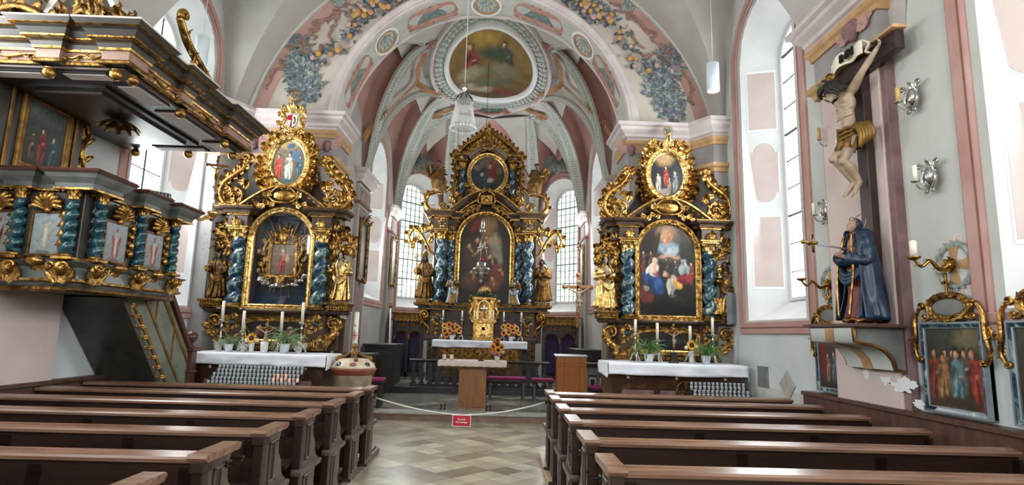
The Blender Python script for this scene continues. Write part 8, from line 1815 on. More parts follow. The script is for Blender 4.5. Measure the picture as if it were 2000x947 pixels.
    m.use('pulpit_dark').prism([(6.8, 1.96), (8.42, 0.1), (8.47, 0.16), (6.87, 1.99)], -0.03, 0.06, 'y'); m.use('gold_wood'); m.prism([(7.08, 1.86), (8.45, 0.3), (8.48, 0.33), (7.12, 1.88)], -0.02, 0.0, 'y'); m.prism([(7.3, 1.95), (8.46, 0.62), (8.48, 0.65), (7.34, 1.96)], -0.012, 0.0, 'y'); m.prism([(7.62, 2.05), (8.48, 1.08), (8.5, 1.12), (7.66, 2.08)], -0.012, 0.0, 'y'); m.prism([(8.0, 1.16), (8.03, 1.13), (8.03, 1.58), (8.0, 1.62)], -0.01, 0.0, 'y'); m.prism([(7.55, 1.68), (7.58, 1.65), (7.58, 2.1), (7.55, 2.12)], -0.01, 0.0, 'y'); m.build('stair_parapet', None, root)
    m = MB(); m.T = T_left(XS); strip(m, [(6.95, 1.92), (8.4, 0.25)], -0.03, 26, 0.1, 0.06, 0.9, 50); m.build('stair_carving', 'gold', root)
    m = MB(); m.T = T_left(XS); m.prism([(7.4, 2.26), (7.62, 2.24), (8.52, 1.22), (8.52, 1.3), (7.66, 2.31), (7.4, 2.33)], -0.04, 0.09, 'y'); m.build('handrail', 'rail_red', root)
    m = MB(); m.use('pulpit_dark'); m.add([(XL+0.02, 6.8, 1.96), (XS, 6.8, 1.96), (XS, 8.45, 0.08), (XL+0.02, 8.45, 0.08), (XL+0.02, 6.84, 2.0), (XS, 6.84, 2.0), (XS, 8.5, 0.12), (XL+0.02, 8.5, 0.12)], [(0, 1, 2, 3), (4, 7, 6, 5), (0, 4, 5, 1), (1, 5, 6, 2), (2, 6, 7, 3), (3, 7, 4, 0)], None, False)
    for i in range(8): z = 1.85-0.225*i; m.box(XL+0.02, XS-0.05, 7.05+0.195*i, 7.35+0.195*i, z-0.03, z)
    m.build('stairs', None, root)
    m = MB(); m.use('rail_red'); m.box(-4.5, -4.36, 8.44, 8.58, 0, 1.3); m.box(-4.54, -4.32, 8.4, 8.62, 1.3, 1.36); m.box(-4.52, -4.34, 8.42, 8.6, 1.0, 1.03); m.lathe([(0.05, 1.36), (0.03, 1.39), (0.03, 1.42)], 12, Matrix.Translation((-4.43, 8.51, 0))); m.ball((-4.43, 8.51, 1.5), 0.085, 16, 12); m.build('newel_post', None, root)
    crucifix('pulpit_crucifix', 'silvery crucifix on the gilt arm at the far end of the pulpit', (E.x, E.y, 3.22), 0.46, 'oak', 'brass', 'none', rz=0.3, post=0.34)
    q = MB(); q.tube([(E.x, E.y, 3.2), (E.x, E.y, 3.58)], 0.01, 8); tag(q.build('crucifix_rod', 'silver'), 'thin silver rod between the gilt pulpit arm and its crucifix', 'rod')
    t = thing('loudspeaker', 'grey striped cylinder lying on the parapet of the pulpit', 'loudspeaker', (XB-0.05, 7.0, 3.17)); q = MB(); T = Matrix.Translation((XB+0.0, 6.98, 3.225)) @ Matrix.Rotation(0.9, 4, 'Z') @ Matrix.Rotation(pi/2, 4, 'Y'); q.lathe([(0.001, -0.1), (0.05, -0.1), (0.05, 0.1), (0.001, 0.1)], 18, T); q.build('case', 'iron', t); q = MB()
    for k in range(5): q.lathe([(0.05, -0.09+0.04*k), (0.053, -0.088+0.04*k), (0.053, -0.07+0.04*k), (0.05, -0.068+0.04*k)], 18, T)
    q.build('grille', 'tin', t)
pulpit()
# ================================================================== RIGHT WALL
YC = 5.73; XP = XR-0.12
def wall_cross():
    root = thing('great_cross', 'large dark brown wooden cross on the right wall behind the hanging body', 'cross', (XP, YC, 2)); m = MB()
    m.box(XP-0.09, XP-0.003, YC-0.085, YC+0.085, 1.93, 4.6, b=0.01); m.build('upright', 'cross_wood', root); m = MB(); m.box(XP-0.1, XP-0.004, 5.09, 6.37, 4.49, 4.69, b=0.012); m.build('crossbeam', 'cross_wood', root)
    m = MB(); m.box(XP-0.15, XP-0.0, 5.05, 6.42, 4.69, 4.72); m.box(XP-0.12, XP-0.0, 5.08, 6.4, 4.715, 4.745); m.build('beam_moulding', 'ochre', root)
    m = MB(); T = T_right(XP-0.11); m.T = T; c = -YC
    def f(u, v):
        x = c-0.27+0.54*u; return (x, -0.05-0.02*sin(u*9)-0.02*abs(2*u-1), 4.735+0.15*(v-0.5)+0.02*sin(u*7)-0.05*abs(2*u-1)**2)
    m.shell(f, lambda u, v: (0, 1, 0), 24, 6, 0.008)
    for sx in (-1, 1): m.tube([(c+sx*0.27, -0.06, 4.76), (c+sx*0.33, -0.03, 4.7), (c+sx*0.3, -0.06, 4.62), (c+sx*0.36, -0.04, 4.58)], [0.03, 0.035, 0.03, 0.012], 8, flat=0.4)
    t = m.build('title_scroll', 'wax', root)
    text_obj('lettering', 'INRI', 0.13, T @ Matrix.Translation((c, -0.078, 4.735)) @ Matrix.Rotation(pi/2, 4, 'X'), 'black', t, 0.012)
wall_cross()
def corpus():
    root = thing('crucified_body', 'life-like carved crucified man with bowed head and gold loincloth on the large wall cross', 'statue', (XP-0.2, YC, 3.2))
    xs = XP-0.2
    sh = V((xs, YC, 4.30)); chest = V((xs-0.035, YC, 4.14)); waist = V((xs-0.02, YC-0.015, 3.97)); hip = V((xs, YC-0.02, 3.82))
    hd = V((xs-0.125, YC+0.1, 4.35)); b = MB()
    R = Matrix.Rotation(-pi/2-0.35, 4, 'Z') @ Matrix.Rotation(0.7, 4, 'X') @ Matrix.Rotation(-0.35, 4, 'Y'); HM = head(b, hd, 0.19, R)
    limb(b, [sh, sh.lerp(hd, 0.6)+V((0.03, 0, -0.01))], [0.055, 0.045])
    def ell(c, r): b.ball(tuple(c), r, 16, 12)
    ell(chest+V((0.01, 0, 0.035)), (0.08, 0.125, 0.125)); ell(chest+V((0.0, 0, -0.08)), (0.07, 0.102, 0.085)); ell(waist, (0.062, 0.086, 0.1)); ell(hip, (0.072, 0.1, 0.085)); ell(sh, (0.06, 0.12, 0.05))
    for s_ in (-1, 1):
        ell(chest+V((-0.05, s_*0.05, 0.06)), (0.03, 0.052, 0.038))
        for k in range(4): limb(b, [chest+V((-0.064+0.007*k, s_*0.026, 0.0-0.037*k)), chest+V((-0.047, s_*0.078, -0.012-0.037*k)), chest+V((0.0, s_*0.107, 0.008-0.037*k))], [0.0105, 0.011, 0.01], 6)
    for k in range(3):
        for s_ in (-1, 1): ell(waist+V((-0.05, s_*0.026, 0.05-0.046*k)), (0.017, 0.024, 0.023))
    for s_, hy in ((-1, 5.29), (1, 6.17)):
        hand_ = V((XP-0.14, hy, 4.6)); s0 = sh+V((0.0, s_*0.115, 0.02)); el = s0.lerp(hand_, 0.5)+V((-0.03, s_*0.01, -0.025))
        limb(b, [sh+V((0, s_*0.055, 0.0)), s0, s0.lerp(el, 0.5)+V((-0.006, 0, -0.004)), el, el.lerp(hand_, 0.35), hand_], [0.052, 0.05, 0.043, 0.033, 0.035, 0.022], 12)
        hand(b, hand_, V((-0.1, s_*0.75, 0.5)), V((-1, 0, 0)), 0.13, 0.75, s_)
    an = V((XP-0.14, YC+0.01, 3.33))
    for s_ in (-1, 1):
        h0 = hip+V((0, s_*0.056, -0.03)); kn = V((xs-0.13-0.025*s_, YC+s_*0.045+0.01, 3.565+0.02*s_)); a2 = an+V((-0.03*(s_ > 0), s_*0.026, 0.0))
        limb(b, [h0, h0.lerp(kn, 0.5)+V((-0.01, 0, 0)), kn, kn.lerp(a2, 0.35)+V((0.018, 0, 0)), a2], [0.076, 0.064, 0.045, 0.047, 0.026], 14); ell(kn+V((-0.024, 0, 0)), (0.034, 0.036, 0.042))
        toe = a2+V((-0.08, s_*0.025, -0.12)); limb(b, [a2, a2+V((-0.034, s_*0.01, -0.05)), toe], [0.028, 0.03, 0.022], 10)
        for k in range(5): limb(b, [toe+V((0, (k-2)*0.013, 0)), toe+V((-0.02, (k-2)*0.0145+s_*0.004, -0.03+0.004*k*s_))], [0.0105, 0.008], 6)
    remesh(b, 'body', 'skin_pale', 0.0065, root, 3)
    m = MB()
    for k in range(26):
        a = 2*pi*k/26; rr = 0.095*(1+0.05*sin(5*a)); p0 = HM @ V((rr*0.95*cos(a), 0.01+rr*1.12*sin(a), 0.05))
        m.ball(p0, 0.02, 7, 5)
    for k in range(15):
        a = radians(-20+220*k/14); r0 = 0.085; m.tube([HM @ V((r0*cos(a)*(1+0.15*t)+0.01*sin(3*t+k), 0.01+r0*1.1*sin(a)*(1+0.1*t)+0.01*cos(2*t+k), 0.06-0.055*t)) for t in range(5)], [0.022, 0.025, 0.023, 0.018, 0.006], 7)
    m.ball((0, 0.01, 0.03), (0.083, 0.1, 0.09), 14, 10, HM); m.build('hair', 'hair_dark', root)
    m = MB()
    for j in range(3): m.tube([HM @ V((0.09*cos(a), 0.01+0.105*sin(a), 0.055+0.012*sin(3*a+j*2)+0.01*j)) for a in [2*pi*i/30 for i in range(30)]], 0.009, 6, closed=True)
    for i in range(16): a = 2*pi*i/16; p0 = HM @ V((0.088*cos(a), 0.01+0.102*sin(a), 0.055)); m.tube([p0, HM @ V((0.125*cos(a+0.2), 0.01+0.14*sin(a+0.2), 0.075))], [0.005, 0.001], 5)
    m.build('crown_of_thorns', 'green_dark', root)
    m = MB(); 
    for i in range(3): a = radians(90+(i-1)*70); c = HM @ V((0, 0.1, 0.1)); spray(m, c.x, c.y+0.02, c.z+0.03, -40+40*i, 0.12, 0.05, 2, 20)
    m.build('rays_of_the_head', 'gold', root)
    m = MB(); A = []
    for k in range(13):
        t = k/12; z = 0.1-0.27*t; A.append([hip+0.86*V((-0.02+(0.1+0.015*sin(6*a+3*t)+0.012*sin(11*a-4*t))*(1+0.1*t)*cos(a)-0.05*t*max(0, -cos(a)), (0.135+0.012*sin(9*a+5*t)+0.01*sin(14*a))*(1+0.06*t)*sin(a), z+0.05*sin(a+0.6)*(1-t)+0.015*sin(5*a+2))) for a in [2*pi*i/56 for i in range(56)]])
    m.rings(A, cap=False); B_ = [[hip.lerp(p, 0.93) for p in r] for r in A]; m.rings(B_[::-1], cap=False)
    for e in range(3): m.tube(smooth_path([hip+V((-0.075, 0.11, 0.1-0.045*e)), hip+V((-0.13, 0.025, 0.05-0.05*e)), hip+V((-0.11, -0.06, 0.05-0.045*e)), hip+V((-0.03, -0.13, 0.07-0.035*e))], 5), 0.016, 8)
    kn = hip+V((-0.03, -0.13, 0.05)); m.ball(kn, (0.04, 0.04, 0.04), 12, 8)
    for k in range(5): m.tube(smooth_path([kn, kn+V((-0.03+0.02*k, -0.06-0.014*k, 0.0)), kn+V((-0.02+0.025*k, -0.1-0.01*k, -0.12)), kn+V((-0.02+0.02*k, -0.08, -0.24+0.02*k))], 4), [0.024+0.01*sin(pi*i/12) for i in range(13)], 8, flat=0.7)
    m.build('loincloth', 'cloth_gold', root)
    m = MB()
    for y in (5.29, 6.17): m.tube([(XP-0.1, y, 4.63), (XP-0.2, y, 4.64)], 0.008, 6); m.ball((XP-0.2, y, 4.64), 0.013, 8, 6)
    m.build('nail', 'iron', root)
corpus()
def sorrow(root, H, HM, hh):
    q = MB(); q.tube([(0.0, -0.1*H, 0.70*H), (0.02*H, -0.45*H, 0.735*H)], 0.013*H, 6, flat=0.5); sw = q.build('sword_blade', 'tin', root)
    q = MB(); q.tube([(0.02*H-0.06*H, -0.45*H, 0.735*H), (0.02*H+0.06*H, -0.45*H, 0.735*H)], 0.014*H, 8); q.tube([(0.02*H, -0.45*H, 0.65*H), (0.02*H, -0.45*H, 0.82*H)], 0.011*H, 8); q.tube([(0.02*H, -0.45*H, 0.735*H), (0.024*H, -0.54*H, 0.745*H)], 0.012*H, 8); q.ball((0.024*H, -0.55*H, 0.746*H), 0.02*H, 8, 6); q.build('sword_hilt', 'brass', sw)
    q = MB()
    for sx in (-1, 1): q.tube(smooth_path([V((sx*0.05*H, -0.085*H, 0.84*H)), V((sx*0.07*H, -0.11*H, 0.7*H)), V((sx*0.11*H, -0.13*H, 0.5*H)), V((sx*0.1*H, -0.15*H, 0.3*H)), V((sx*0.07*H, -0.17*H, 0.05*H))], 6), 0.011*H, 6)
    q.tube([(0.165*H*cos(a), 0.13*H*sin(a), 0.035*H+0.008*H*sin(9*a)) for a in [2*pi*i/60 for i in range(60)]], 0.018*H, 7, closed=True)
    q.tube([HM @ V((0.42*hh*sin(a), 0.05*hh-0.36*hh*abs(cos(a)), 0.46*hh*cos(a)+0.1*hh)) for a in [radians(-110+220*i/18) for i in range(19)]], 0.035*hh, 6); q.build('gold_hem', 'gold', root)
    q = MB()
    cw = lambda u: 4.9-0.5*u; wv = lambda u, v: 1+(0.05+0.05*u)*sin(30*v+3*u)+0.03*sin(47*v-4*u); q.shell(lambda u, v: ((0.235*(0.36+0.64*u**0.5))*H*sin((v-0.5)*cw(u))*wv(u, v), 0.01*H+0.19*H*cos((v-0.5)*cw(u))*(0.45+0.55*u**0.8)*wv(u, v), (0.885-0.85*u)*H), lambda u, v: (sin((v-0.5)*cw(u)), cos((v-0.5)*cw(u)), 0), 26, 72, 0.012*H); q.build('cloak', 'cloth_blue', root)
mary = statue('sorrowful_mary_statue', 'statue of mourning woman in blue cloak and red robe with a sword in her chest', 1.07, (XR-0.36, YC-0.05, 1.865), -1.5, 'cloth_red', 'skin', 'cloth_blue', mantle_rng=(0.1, 0.9), hair='cloth_blue', hairlen=0.55, hat='halo', hpitch=-0.3, rh=((-0.16, -0.02, 0.58), (-0.02, -0.15, 0.63)), lh=((0.16, -0.02, 0.58), (0.03, -0.16, 0.62)), extras=sorrow, width=1.1, folds=8, sleeve='cloth_blue', wrap=0.6)
# console under the mourning woman
t = thing('wall_console', 'painted wooden wall console carrying the statue of the mourning woman', 'console', (XR-0.3, YC, 1.6))
m = MB(); m.use('wainscot'); m.box(XR-0.62, XP-0.0, 5.36, 6.32, 1.83, 1.865); m.build('shelf', None, t)
prf = [(XP, 1.83), (XR-0.58, 1.83), (XR-0.575, 1.7), (XR-0.5, 1.675), (XR-0.42, 1.665), (XR-0.34, 1.64), (XR-0.27, 1.59), (XR-0.22, 1.52), (XR-0.2, 1.44), (XP, 1.42)]
m = MB(); m.use('plaster_dark'); m.prism(prf, 5.44, 6.25, 'y'); m.build('body', None, t)
m = MB(); m.use('plaster_blue')
m.rings([[(x-0.012, y, z-0.008) for x, z in prf[1:-1]] for y in (5.48, 6.21)], closed=False, cap=False); m.use('ochre'); m.rings([[(x-0.018, y, z-0.012) for x, z in prf[1:-1]] for y in (5.78, 5.93)], closed=False, cap=False); m.build('painted_front', None, t)
m = MB(); m.tube([(x-0.015, 5.43, z) for x, z in prf[1:]], 0.016, 7); m.build('gilt_edge', 'gold_wood', t)
# silver sconces
def sconce(label, px, py, wax, X=XR):
    c = P(px, py, X=X-0.05); root = thing('wall_sconce', label, 'sconce', (0, 0, 0), 'silver sconces round the great cross'); m = MB(); m.T = T_right(0)
    for a, L, w in ((0, 0.2, 0.12), (45, 0.15, 0.1), (-45, 0.15, 0.1), (90, 0.12, 0.1), (-90, 0.12, 0.1), (140, 0.14, 0.1), (-140, 0.14, 0.1), (180, 0.2, 0.12)): lf(m, 0, -0.02, 0, a, L, w, 0.6)
    m.ball((0, -0.02, 0), (0.07, 0.045, 0.1), 14, 10)
    for sx in (-1, 1): cscroll(m, [(sx*0.03, -0.16), (sx*0.1, -0.06), (sx*0.07, 0.05), (sx*0.1, 0.14)], -0.02, 0.016, (0.03, 1.2, sx > 0), (0.035, 1.2, sx < 0))
    m.build('plate', 'silver', root)
    m = MB(); m.tube(smooth_path([V((-0.03, 0, -0.1)), V((-0.1, 0.0, -0.17)), V((-0.16, 0, -0.15)), V((-0.19, 0, -0.1))], 5), 0.008, 7); m.lathe([(0.01, -0.1), (0.045, -0.085), (0.05, -0.075), (0.02, -0.075)], 14, Matrix.Translation((-0.19, 0, 0))); m.build('arm', 'silver', root)
    m = MB(); m.lathe([(0.026, -0.08), (0.026, 0.1), (0.012, 0.11), (0.001, 0.115)], 12, Matrix.Translation((-0.19, 0, 0))); m.build('candle', wax, root); root.location = c; root.scale = (0.8, 0.8, 0.8)
sconce('silver sconce with yellowed candle high right of the large cross', 1784, 188, 'wax_old'); sconce('silver sconce with white candle below the yellowed one, right of the large cross', 1819, 342, 'wax'); sconce('silver sconce with yellowed candle left of the carved loincloth', 1624, 264, 'wax_old'); sconce('silver sconce with white candle left of the mourning woman', 1614, 411, 'wax')
# consecration crosses
def wreath(label, px, py, rz):
    c = P(px, py, X=XR-0.01); root = thing('wreath_cross', label, 'wall painting', c); m = MB(); m.T = T_right(XR-0.004); x0, z0 = -c.y, c.z; n = 34
    for i in range(n):
        a = 2*pi*i/n; L = 0.13+0.05*sin(i*2.3)+(0.08 if sin(a) > 0.5 else 0); lf(m, x0+0.2*cos(a), -0.004, z0+0.2*sin(a), 90-math.degrees(a)+15*sin(i*1.7), L+0.03, 0.05, 0.12)
    m.build('flame_ring', 'pink_pale', root); m = MB(); m.T = T_right(XR-0.004)
    m.use('plaster_blue'); m.ball((x0, 0.0, z0), (0.2, 0.012, 0.2), 30, 6); m.use('sage_leaf')
    m.tube([(x0+0.185*cos(a), -0.01, z0+0.185*sin(a)) for a in [2*pi*i/36 for i in range(36)]], 0.022, 6, closed=True)
    for i in range(36): a = 2*pi*i/36; lf(m, x0+0.185*cos(a), -0.02, z0+0.185*sin(a), -math.degrees(a)+25*(-1)**i, 0.075, 0.035, 0.3)
    m.build('wreath', None, root); m = MB(); m.T = T_right(XR-0.016)
    for k in range(4): M = Matrix.Translation((x0, 0, z0)) @ Matrix.Rotation(k*pi/2, 4, 'Y'); m.prism([(-0.02, 0.01), (-0.055, 0.16), (0.055, 0.16), (0.02, 0.01)], -0.006, 0.004, 'y', M)
    m.build('cross', 'ochre', root)
    t = thing('brass_candle_arm', 'ornate brass candle arm on the wreath cross '+('above the larger Stations picture' if rz else 'behind the mourning woman'), 'candle holder', (c.x, c.y, c.z)); m = MB(); m.T = T_right(XR-0.03)
    for i in range(8): lf(m, x0, -0.02, z0, i*45, 0.09, 0.06, 0.8)
    m.ball((x0, -0.03, z0), 0.035, 10, 7); q = smooth_path([V((x0, -0.03, z0)), V((x0, -0.12, z0-0.04)), V((x0, -0.2, z0+0.03)), V((x0, -0.28, z0-0.02)), V((x0, -0.34, z0+0.04))], 6); m.tube(q, [0.02-0.0004*i for i in range(len(q))], 8)
    for k in (6, 12, 18): m.leaf(Matrix.Translation(q[k]) @ Matrix.Rotation(1.2, 4, 'X'), 0.08, 0.05, 1.2, 1, 5)
    m.lathe([(0.015, 0.03), (0.05, 0.05), (0.055, 0.065), (0.02, 0.06)], 14, Matrix.Translation((x0, -0.34, z0))); m.build('arm', 'brass', t)
    if rz: m = MB(); m.T = T_right(XR-0.03); m.lathe([(0.028, 0.06), (0.028, 0.2), (0.01, 0.208), (0.001, 0.21)], 14, Matrix.Translation((x0, -0.34, z0))); m.build('candle', 'wax', t)
wreath('painted cross in a laurel wreath with pink flames above the larger Stations picture', 1866, 518, True); wreath('painted cross in a laurel wreath with pink flames behind the mourning woman', 1624, 556, False)
# stations of the cross
def station(label, yc, z0, z1, w, seed, bl):
    root = thing('station_picture', label, 'painting', (XR, yc, z0)); T = T_right(XR-0.05); x = -yc; m = MB(); m.T = T; p = [(x-w/2, z0), (x-w/2, z1), (x+w/2, z1), (x+w/2, z0)]
    m.use('tin'); sweep_xz(m, p, 0, [(-0.055, 0), (-0.055, 0.02), (-0.045, 0.025), (-0.045, 0)], True); m.use('blue_marble'); sweep_xz(m, p, 0, [(-0.046, 0), (-0.046, 0.02), (-0.015, 0.03), (-0.015, 0.0)], True); m.use('tin'); sweep_xz(m, p, 0, [(-0.016, 0), (-0.016, 0.035), (0, 0.035), (0, -0.045)], True); m.use('altar_wood'); m.box(x-w/2, x+w/2, 0.002, 0.045, z0, z1); m.build('frame', None, root)
    canvas('canvas', lambda u, v: T @ V((x+u*(w/2-0.05), -0.006, (z0+z1)/2+v*((z1-z0)/2-0.05))), ('#2f2419', '#3f4038'), bl, seed, root, 34, 40)
    m = MB(); m.T = T; zt = z1+0.13; ov_ = oval(x, zt, 0.2, 0.085, 30); ornate_frame(m, ov_, -0.01, 0.05, 0.03, True, 26, 0.05); cscroll(m, [(x-0.26, z1+0.02), (x-0.12, z1+0.06), (x, z1+0.03), (x+0.12, z1+0.06), (x+0.26, z1+0.02)], -0.01, 0.016, (0.03, 1.2, False), (0.03, 1.2, True))
    m.box(x-0.012, x+0.012, -0.02, 0.0, zt+0.1, zt+0.3, b=0.003); m.box(x-0.05, x+0.05, -0.02, 0.0, zt+0.2, zt+0.225, b=0.003)
    for sx in (-1, 1):
        cscroll(m, [(x+sx*(w/2-0.04), z1+0.16), (x+sx*(w/2+0.03), z1+0.05), (x+sx*(w/2+0.035), z1-0.1), (x+sx*(w/2+0.06), z1-0.24), (x+sx*(w/2+0.02), z1-0.34)], -0.02, 0.018, (0.035, 1.2, sx > 0), (0.03, 1.2, sx < 0)); lf(m, x+sx*(w/2+0.04), -0.02, z1-0.05, sx*160, 0.14, 0.06); lf(m, x+sx*(w/2+0.05), -0.02, z1-0.2, sx*170, 0.12, 0.05)
    m.build('gilt_ornament', 'gold', root); m = MB(); m.T = T; m.ball((x, -0.008, zt), (0.19, 0.012, 0.08), 24, 6); m.build('title_oval', 'plaster_dark', root)
station('framed Stations picture with red robed figures, nearest the mourning woman, partly under her console', 6.77, 1.10, 1.86, 0.62, 41, [(-0.7, 0.2, 0.4, 0.9, 0, '#6a241f', 0.3), (0.2, 0.8, 0.7, 0.4, 0, '#3d3a33', 0.5)]+fig(0.15, -0.05, 0.9, '#4a5a60')+fig(-0.3, -0.1, 0.8, '#7a5a44')+fig(0.55, -0.1, 0.8, '#6a3a30'))
station('larger framed Stations picture of a crowd around a man in blue-grey', 4.94, 1.10, 1.88, 0.70, 43, [(-0.2, 0.5, 0.4, 0.6, 0, '#3a4038', 0.4), (0.6, 0.7, 0.5, 0.3, 0, '#6b6247', 0.6)]+fig(0.38, 0.1, 0.9, '#4a3c30')+fig(-0.3, 0.12, 0.9, '#5c4a34')+fig(-0.05, 0.16, 0.8, '#43382c')+fig(-0.72, 0.02, 1.15, '#6a2f24', '#a57a58')+fig(0.72, 0.02, 1.2, '#7a3026', '#a57a58', lean=0.3)+fig(0.12, -0.02, 1.3, '#4d6468', '#b48a68')+fig(-0.4, -0.08, 1.1, '#7a5a38', '#a57a58')+[(0, -0.85, 1, 0.15, 0, '#3c3122', 0.5)])
station('framed Stations picture cut off by the right edge of the view', 4.02, 1.10, 1.88, 0.70, 47, fig(-0.3, 0, 1.0, '#4a4a3a')+fig(0.3, 0, 1.0, '#6a3a2a'))
m = MB(); m.box(XR-0.03, XR-0.002, 8.5, 8.82, 1.0, 1.3); tag(m.build('stone_plaque', 'slate'), 'grey rectangular stone plaque on the right wall by the altar table', 'plaque')
m = MB(); m.prism([(7.72, 1.09), (7.93, 0.88), (8.16, 1.09), (7.93, 1.29)], XR-0.02, XR-0.002, 'x'); tag(m.build('stone_tablet', 'stone'), 'pale diamond-shaped stone tablet low on the right wall', 'plaque')
t = thing('column_speaker', 'flat grey column loudspeaker on the right wall beside the side altar', 'loudspeaker', (XR, 9.5, 1.9)); m = MB(); T = Matrix.Translation((XR-0.07, 9.62, 0)) @ Matrix.Rotation(0.5, 4, 'Z'); m.box(-0.08, 0.08, -0.04, 0.04, 1.92, 2.46, T, 0.01); m.build('case', 'slate', t); m = MB(); m.box(-0.065, 0.065, -0.046, -0.04, 1.95, 2.43, T); m.build('grille', 'tin', t)
# ================================================================== HANGING LAMPS
def pendant(label, x, y, z0, z1, ztop):
    root = thing('pendant_lamp', label, 'lamp', (x, y, z0)); T = Matrix.Translation((x, y, 0)); m = MB(); m.lathe([(0.085, z0), (0.097, z0), (0.097, z1-0.01), (0.09, z1), (0.001, z1), (0.001, z1-0.02), (0.085, z0+0.1)], 28, T); m.build('housing', 'lamp_white', root); m = MB(); m.lathe([(0.001, z0+0.02), (0.04, z0+0.025), (0.05, z0+0.06), (0.08, z0+0.09), (0.084, z0+0.1)], 20, T); m.build('bulb', 'tin', root); m = MB(); m.tube([(x, y, z1-0.01), (x, y, ztop)], 0.006, 6); m.build('cord', 'cord', root)
p = P(1393, 178, Y=8.5); p1 = P(1393, 124, Y=8.5); pendant('white cylinder lamp hanging at the upper right before the arch', p.x, 8.5, p.z, p1.z, 7.9)
p = P(390, 130, Y=8.5); p1 = P(394, 72, Y=8.5); pendant('white cylinder lamp hanging before the left window above the pulpit', p.x, 8.5, p.z, p1.z, 8.0)
x, y = -0.69, 9.0; root = thing('chandelier', 'glass rod chandelier with silver dome hanging in the middle of the arch', 'chandelier', (x, y, 4.9)); T = Matrix.Translation((x, y, 0))
m = MB(); m.lathe([(0.02, 5.74), (0.012, 5.72), (0.045, 5.68), (0.045, 5.63), (0.015, 5.6), (0.015, 5.57), (0.06, 5.55), (0.12, 5.49), (0.145, 5.43), (0.15, 5.42), (0.13, 5.42), (0.001, 5.45)], 24, T); m.build('dome', 'silver', root)
m = MB()
for i in range(10): a = 2*pi*i/10; m.tube([T @ V((0.065*cos(a), 0.065*sin(a), 5.55)), T @ V((0.125*cos(a), 0.125*sin(a), 5.49)), T @ V((0.15*cos(a), 0.15*sin(a), 5.42))], 0.007, 6)
m.build('dome_ribs', 'iron', root)
r0 = None
for i in range(44):
    a = 2*pi*i/44+0.1; q = MB(); q.tube([T @ V((0.125*cos(a), 0.125*sin(a), 5.43)), T @ V((0.205*cos(a), 0.205*sin(a), 4.97))], 0.0042, 6); q.build('glass_rod', 'crystal', root)
for i in range(26): a = 2*pi*i/26; q = MB(); q.ball(T @ V((0.21*cos(a), 0.21*sin(a), 4.955)), (0.02, 0.02, 0.024), 8, 6); q.build('crystal_drop', 'crystal', root)
m = MB(); m.tube([T @ V((0.205*cos(a), 0.205*sin(a), 4.98)) for a in [2*pi*i/36 for i in range(36)]], 0.008, 6, closed=True); m.build('ring', 'silver', root)
m = MB(); m.tube([(x, y, 5.73), (x, y, 9.03)], 0.006, 6); m.build('cord', 'cord', root)
# ================================================================== STUCCO ON THE ARCH WALL
def garland(name, label, pts, r, nf, seed, leafm, fruits, cat='garland', side=1):
    rr = random.Random(seed); root = thing(name, label, cat, (0, 0, 0)); W_ = [P(a, b, Y=YA) for a, b in pts]; path = smooth_path(W_, 6); g = MB(); n = len(path)
    for i in range(nf*5):
        k = rr.random()*(n-1); p = path[int(k)].lerp(path[min(n-1, int(k)+1)], k % 1); w = r*(0.5+0.5*sin(pi*min(1, max(0.12, k/(n-1)))))*1.1; a = rr.uniform(0, 2*pi); q = w*sqrt(rr.random()); g.use(leafm[i % len(leafm)]); lf(g, p.x+q*cos(a), YA-0.02-0.05*rr.random()*(1-q/w), p.z+q*sin(a), 90-math.degrees(a)+rr.uniform(-60, 60), rr.uniform(0.09, 0.14), rr.uniform(0.045, 0.07), rr.uniform(0.3, 0.9), 0, rr.uniform(-0.2, 0.2))
    g.build('leaves', None, root)['kind'] = 'stuff'
    for i in range(nf if fruits else 0):
        k = (i+0.5)/nf*(n-1); p = path[int(k)]; w = r*(0.5+0.5*sin(pi*max(0.12, k/(n-1)))); a = rr.uniform(0, 2*pi); q = w*0.75*sqrt(rr.random()); f = MB(); s_ = rr.uniform(0.045, 0.065); f.ball((p.x+q*cos(a), YA-0.075, p.z+q*sin(a)), (s_, s_*0.85, s_), 10, 8); f.build('fruit', fruits[i % len(fruits)], root)
FR = ['fruit_yellow', 'fruit_pale', 'fruit_orange', 'fruit_blue', 'fruit_yellow', 'fruit_pale']
LM = ['leaf_blue', 'leaf_grey', 'sage_leaf', 'fruit_blue', 'fruit_pale']
garland('stucco_garland', 'stucco garland of yellow and pale fruit above the left of the arch', [(785, -8), (750, 8), (715, 22), (690, 33)], 0.2, 38, 1, LM, FR)
garland('stucco_garland', 'stucco swag of blue leaves and few fruits hanging left of the arch', [(690, 38), (688, 62), (668, 88), (648, 108), (612, 116)], 0.18, 12, 2, LM, FR)
garland('stucco_garland', 'stucco garland of orange fruit above the right of the arch', [(1100, -8), (1135, 8), (1165, 26), (1196, 42)], 0.2, 38, 3, LM, FR)
garland('stucco_garland', 'stucco swag of blue leaves and few fruits hanging right of the arch', [(1212, 55), (1218, 80), (1232, 108), (1252, 130), (1282, 132)], 0.18, 12, 4, LM, FR)
garland('stucco_leaf_bunch', 'big grey-blue stucco leaf bunch above the left side altar', [(578, 120), (590, 140), (600, 165), (588, 188)], 0.3, 62, 5, ['leaf_blue', 'leaf_grey', 'sage_leaf'], None, 'leaf bunch')
garland('stucco_leaf_bunch', 'big grey stucco leaf bunch above the right side altar', [(1310, 135), (1290, 165), (1300, 190), (1318, 225)], 0.3, 66, 6, ['leaf_grey', 'leaf_grey', 'sage_leaf'], None, 'leaf bunch')
garland('stucco_bow', 'knotted grey stucco bow above the left leaf bunch', [(574, 88), (588, 85), (600, 98)], 0.15, 14, 7, ['leaf_grey', 'brown_scroll'], None, 'bow')
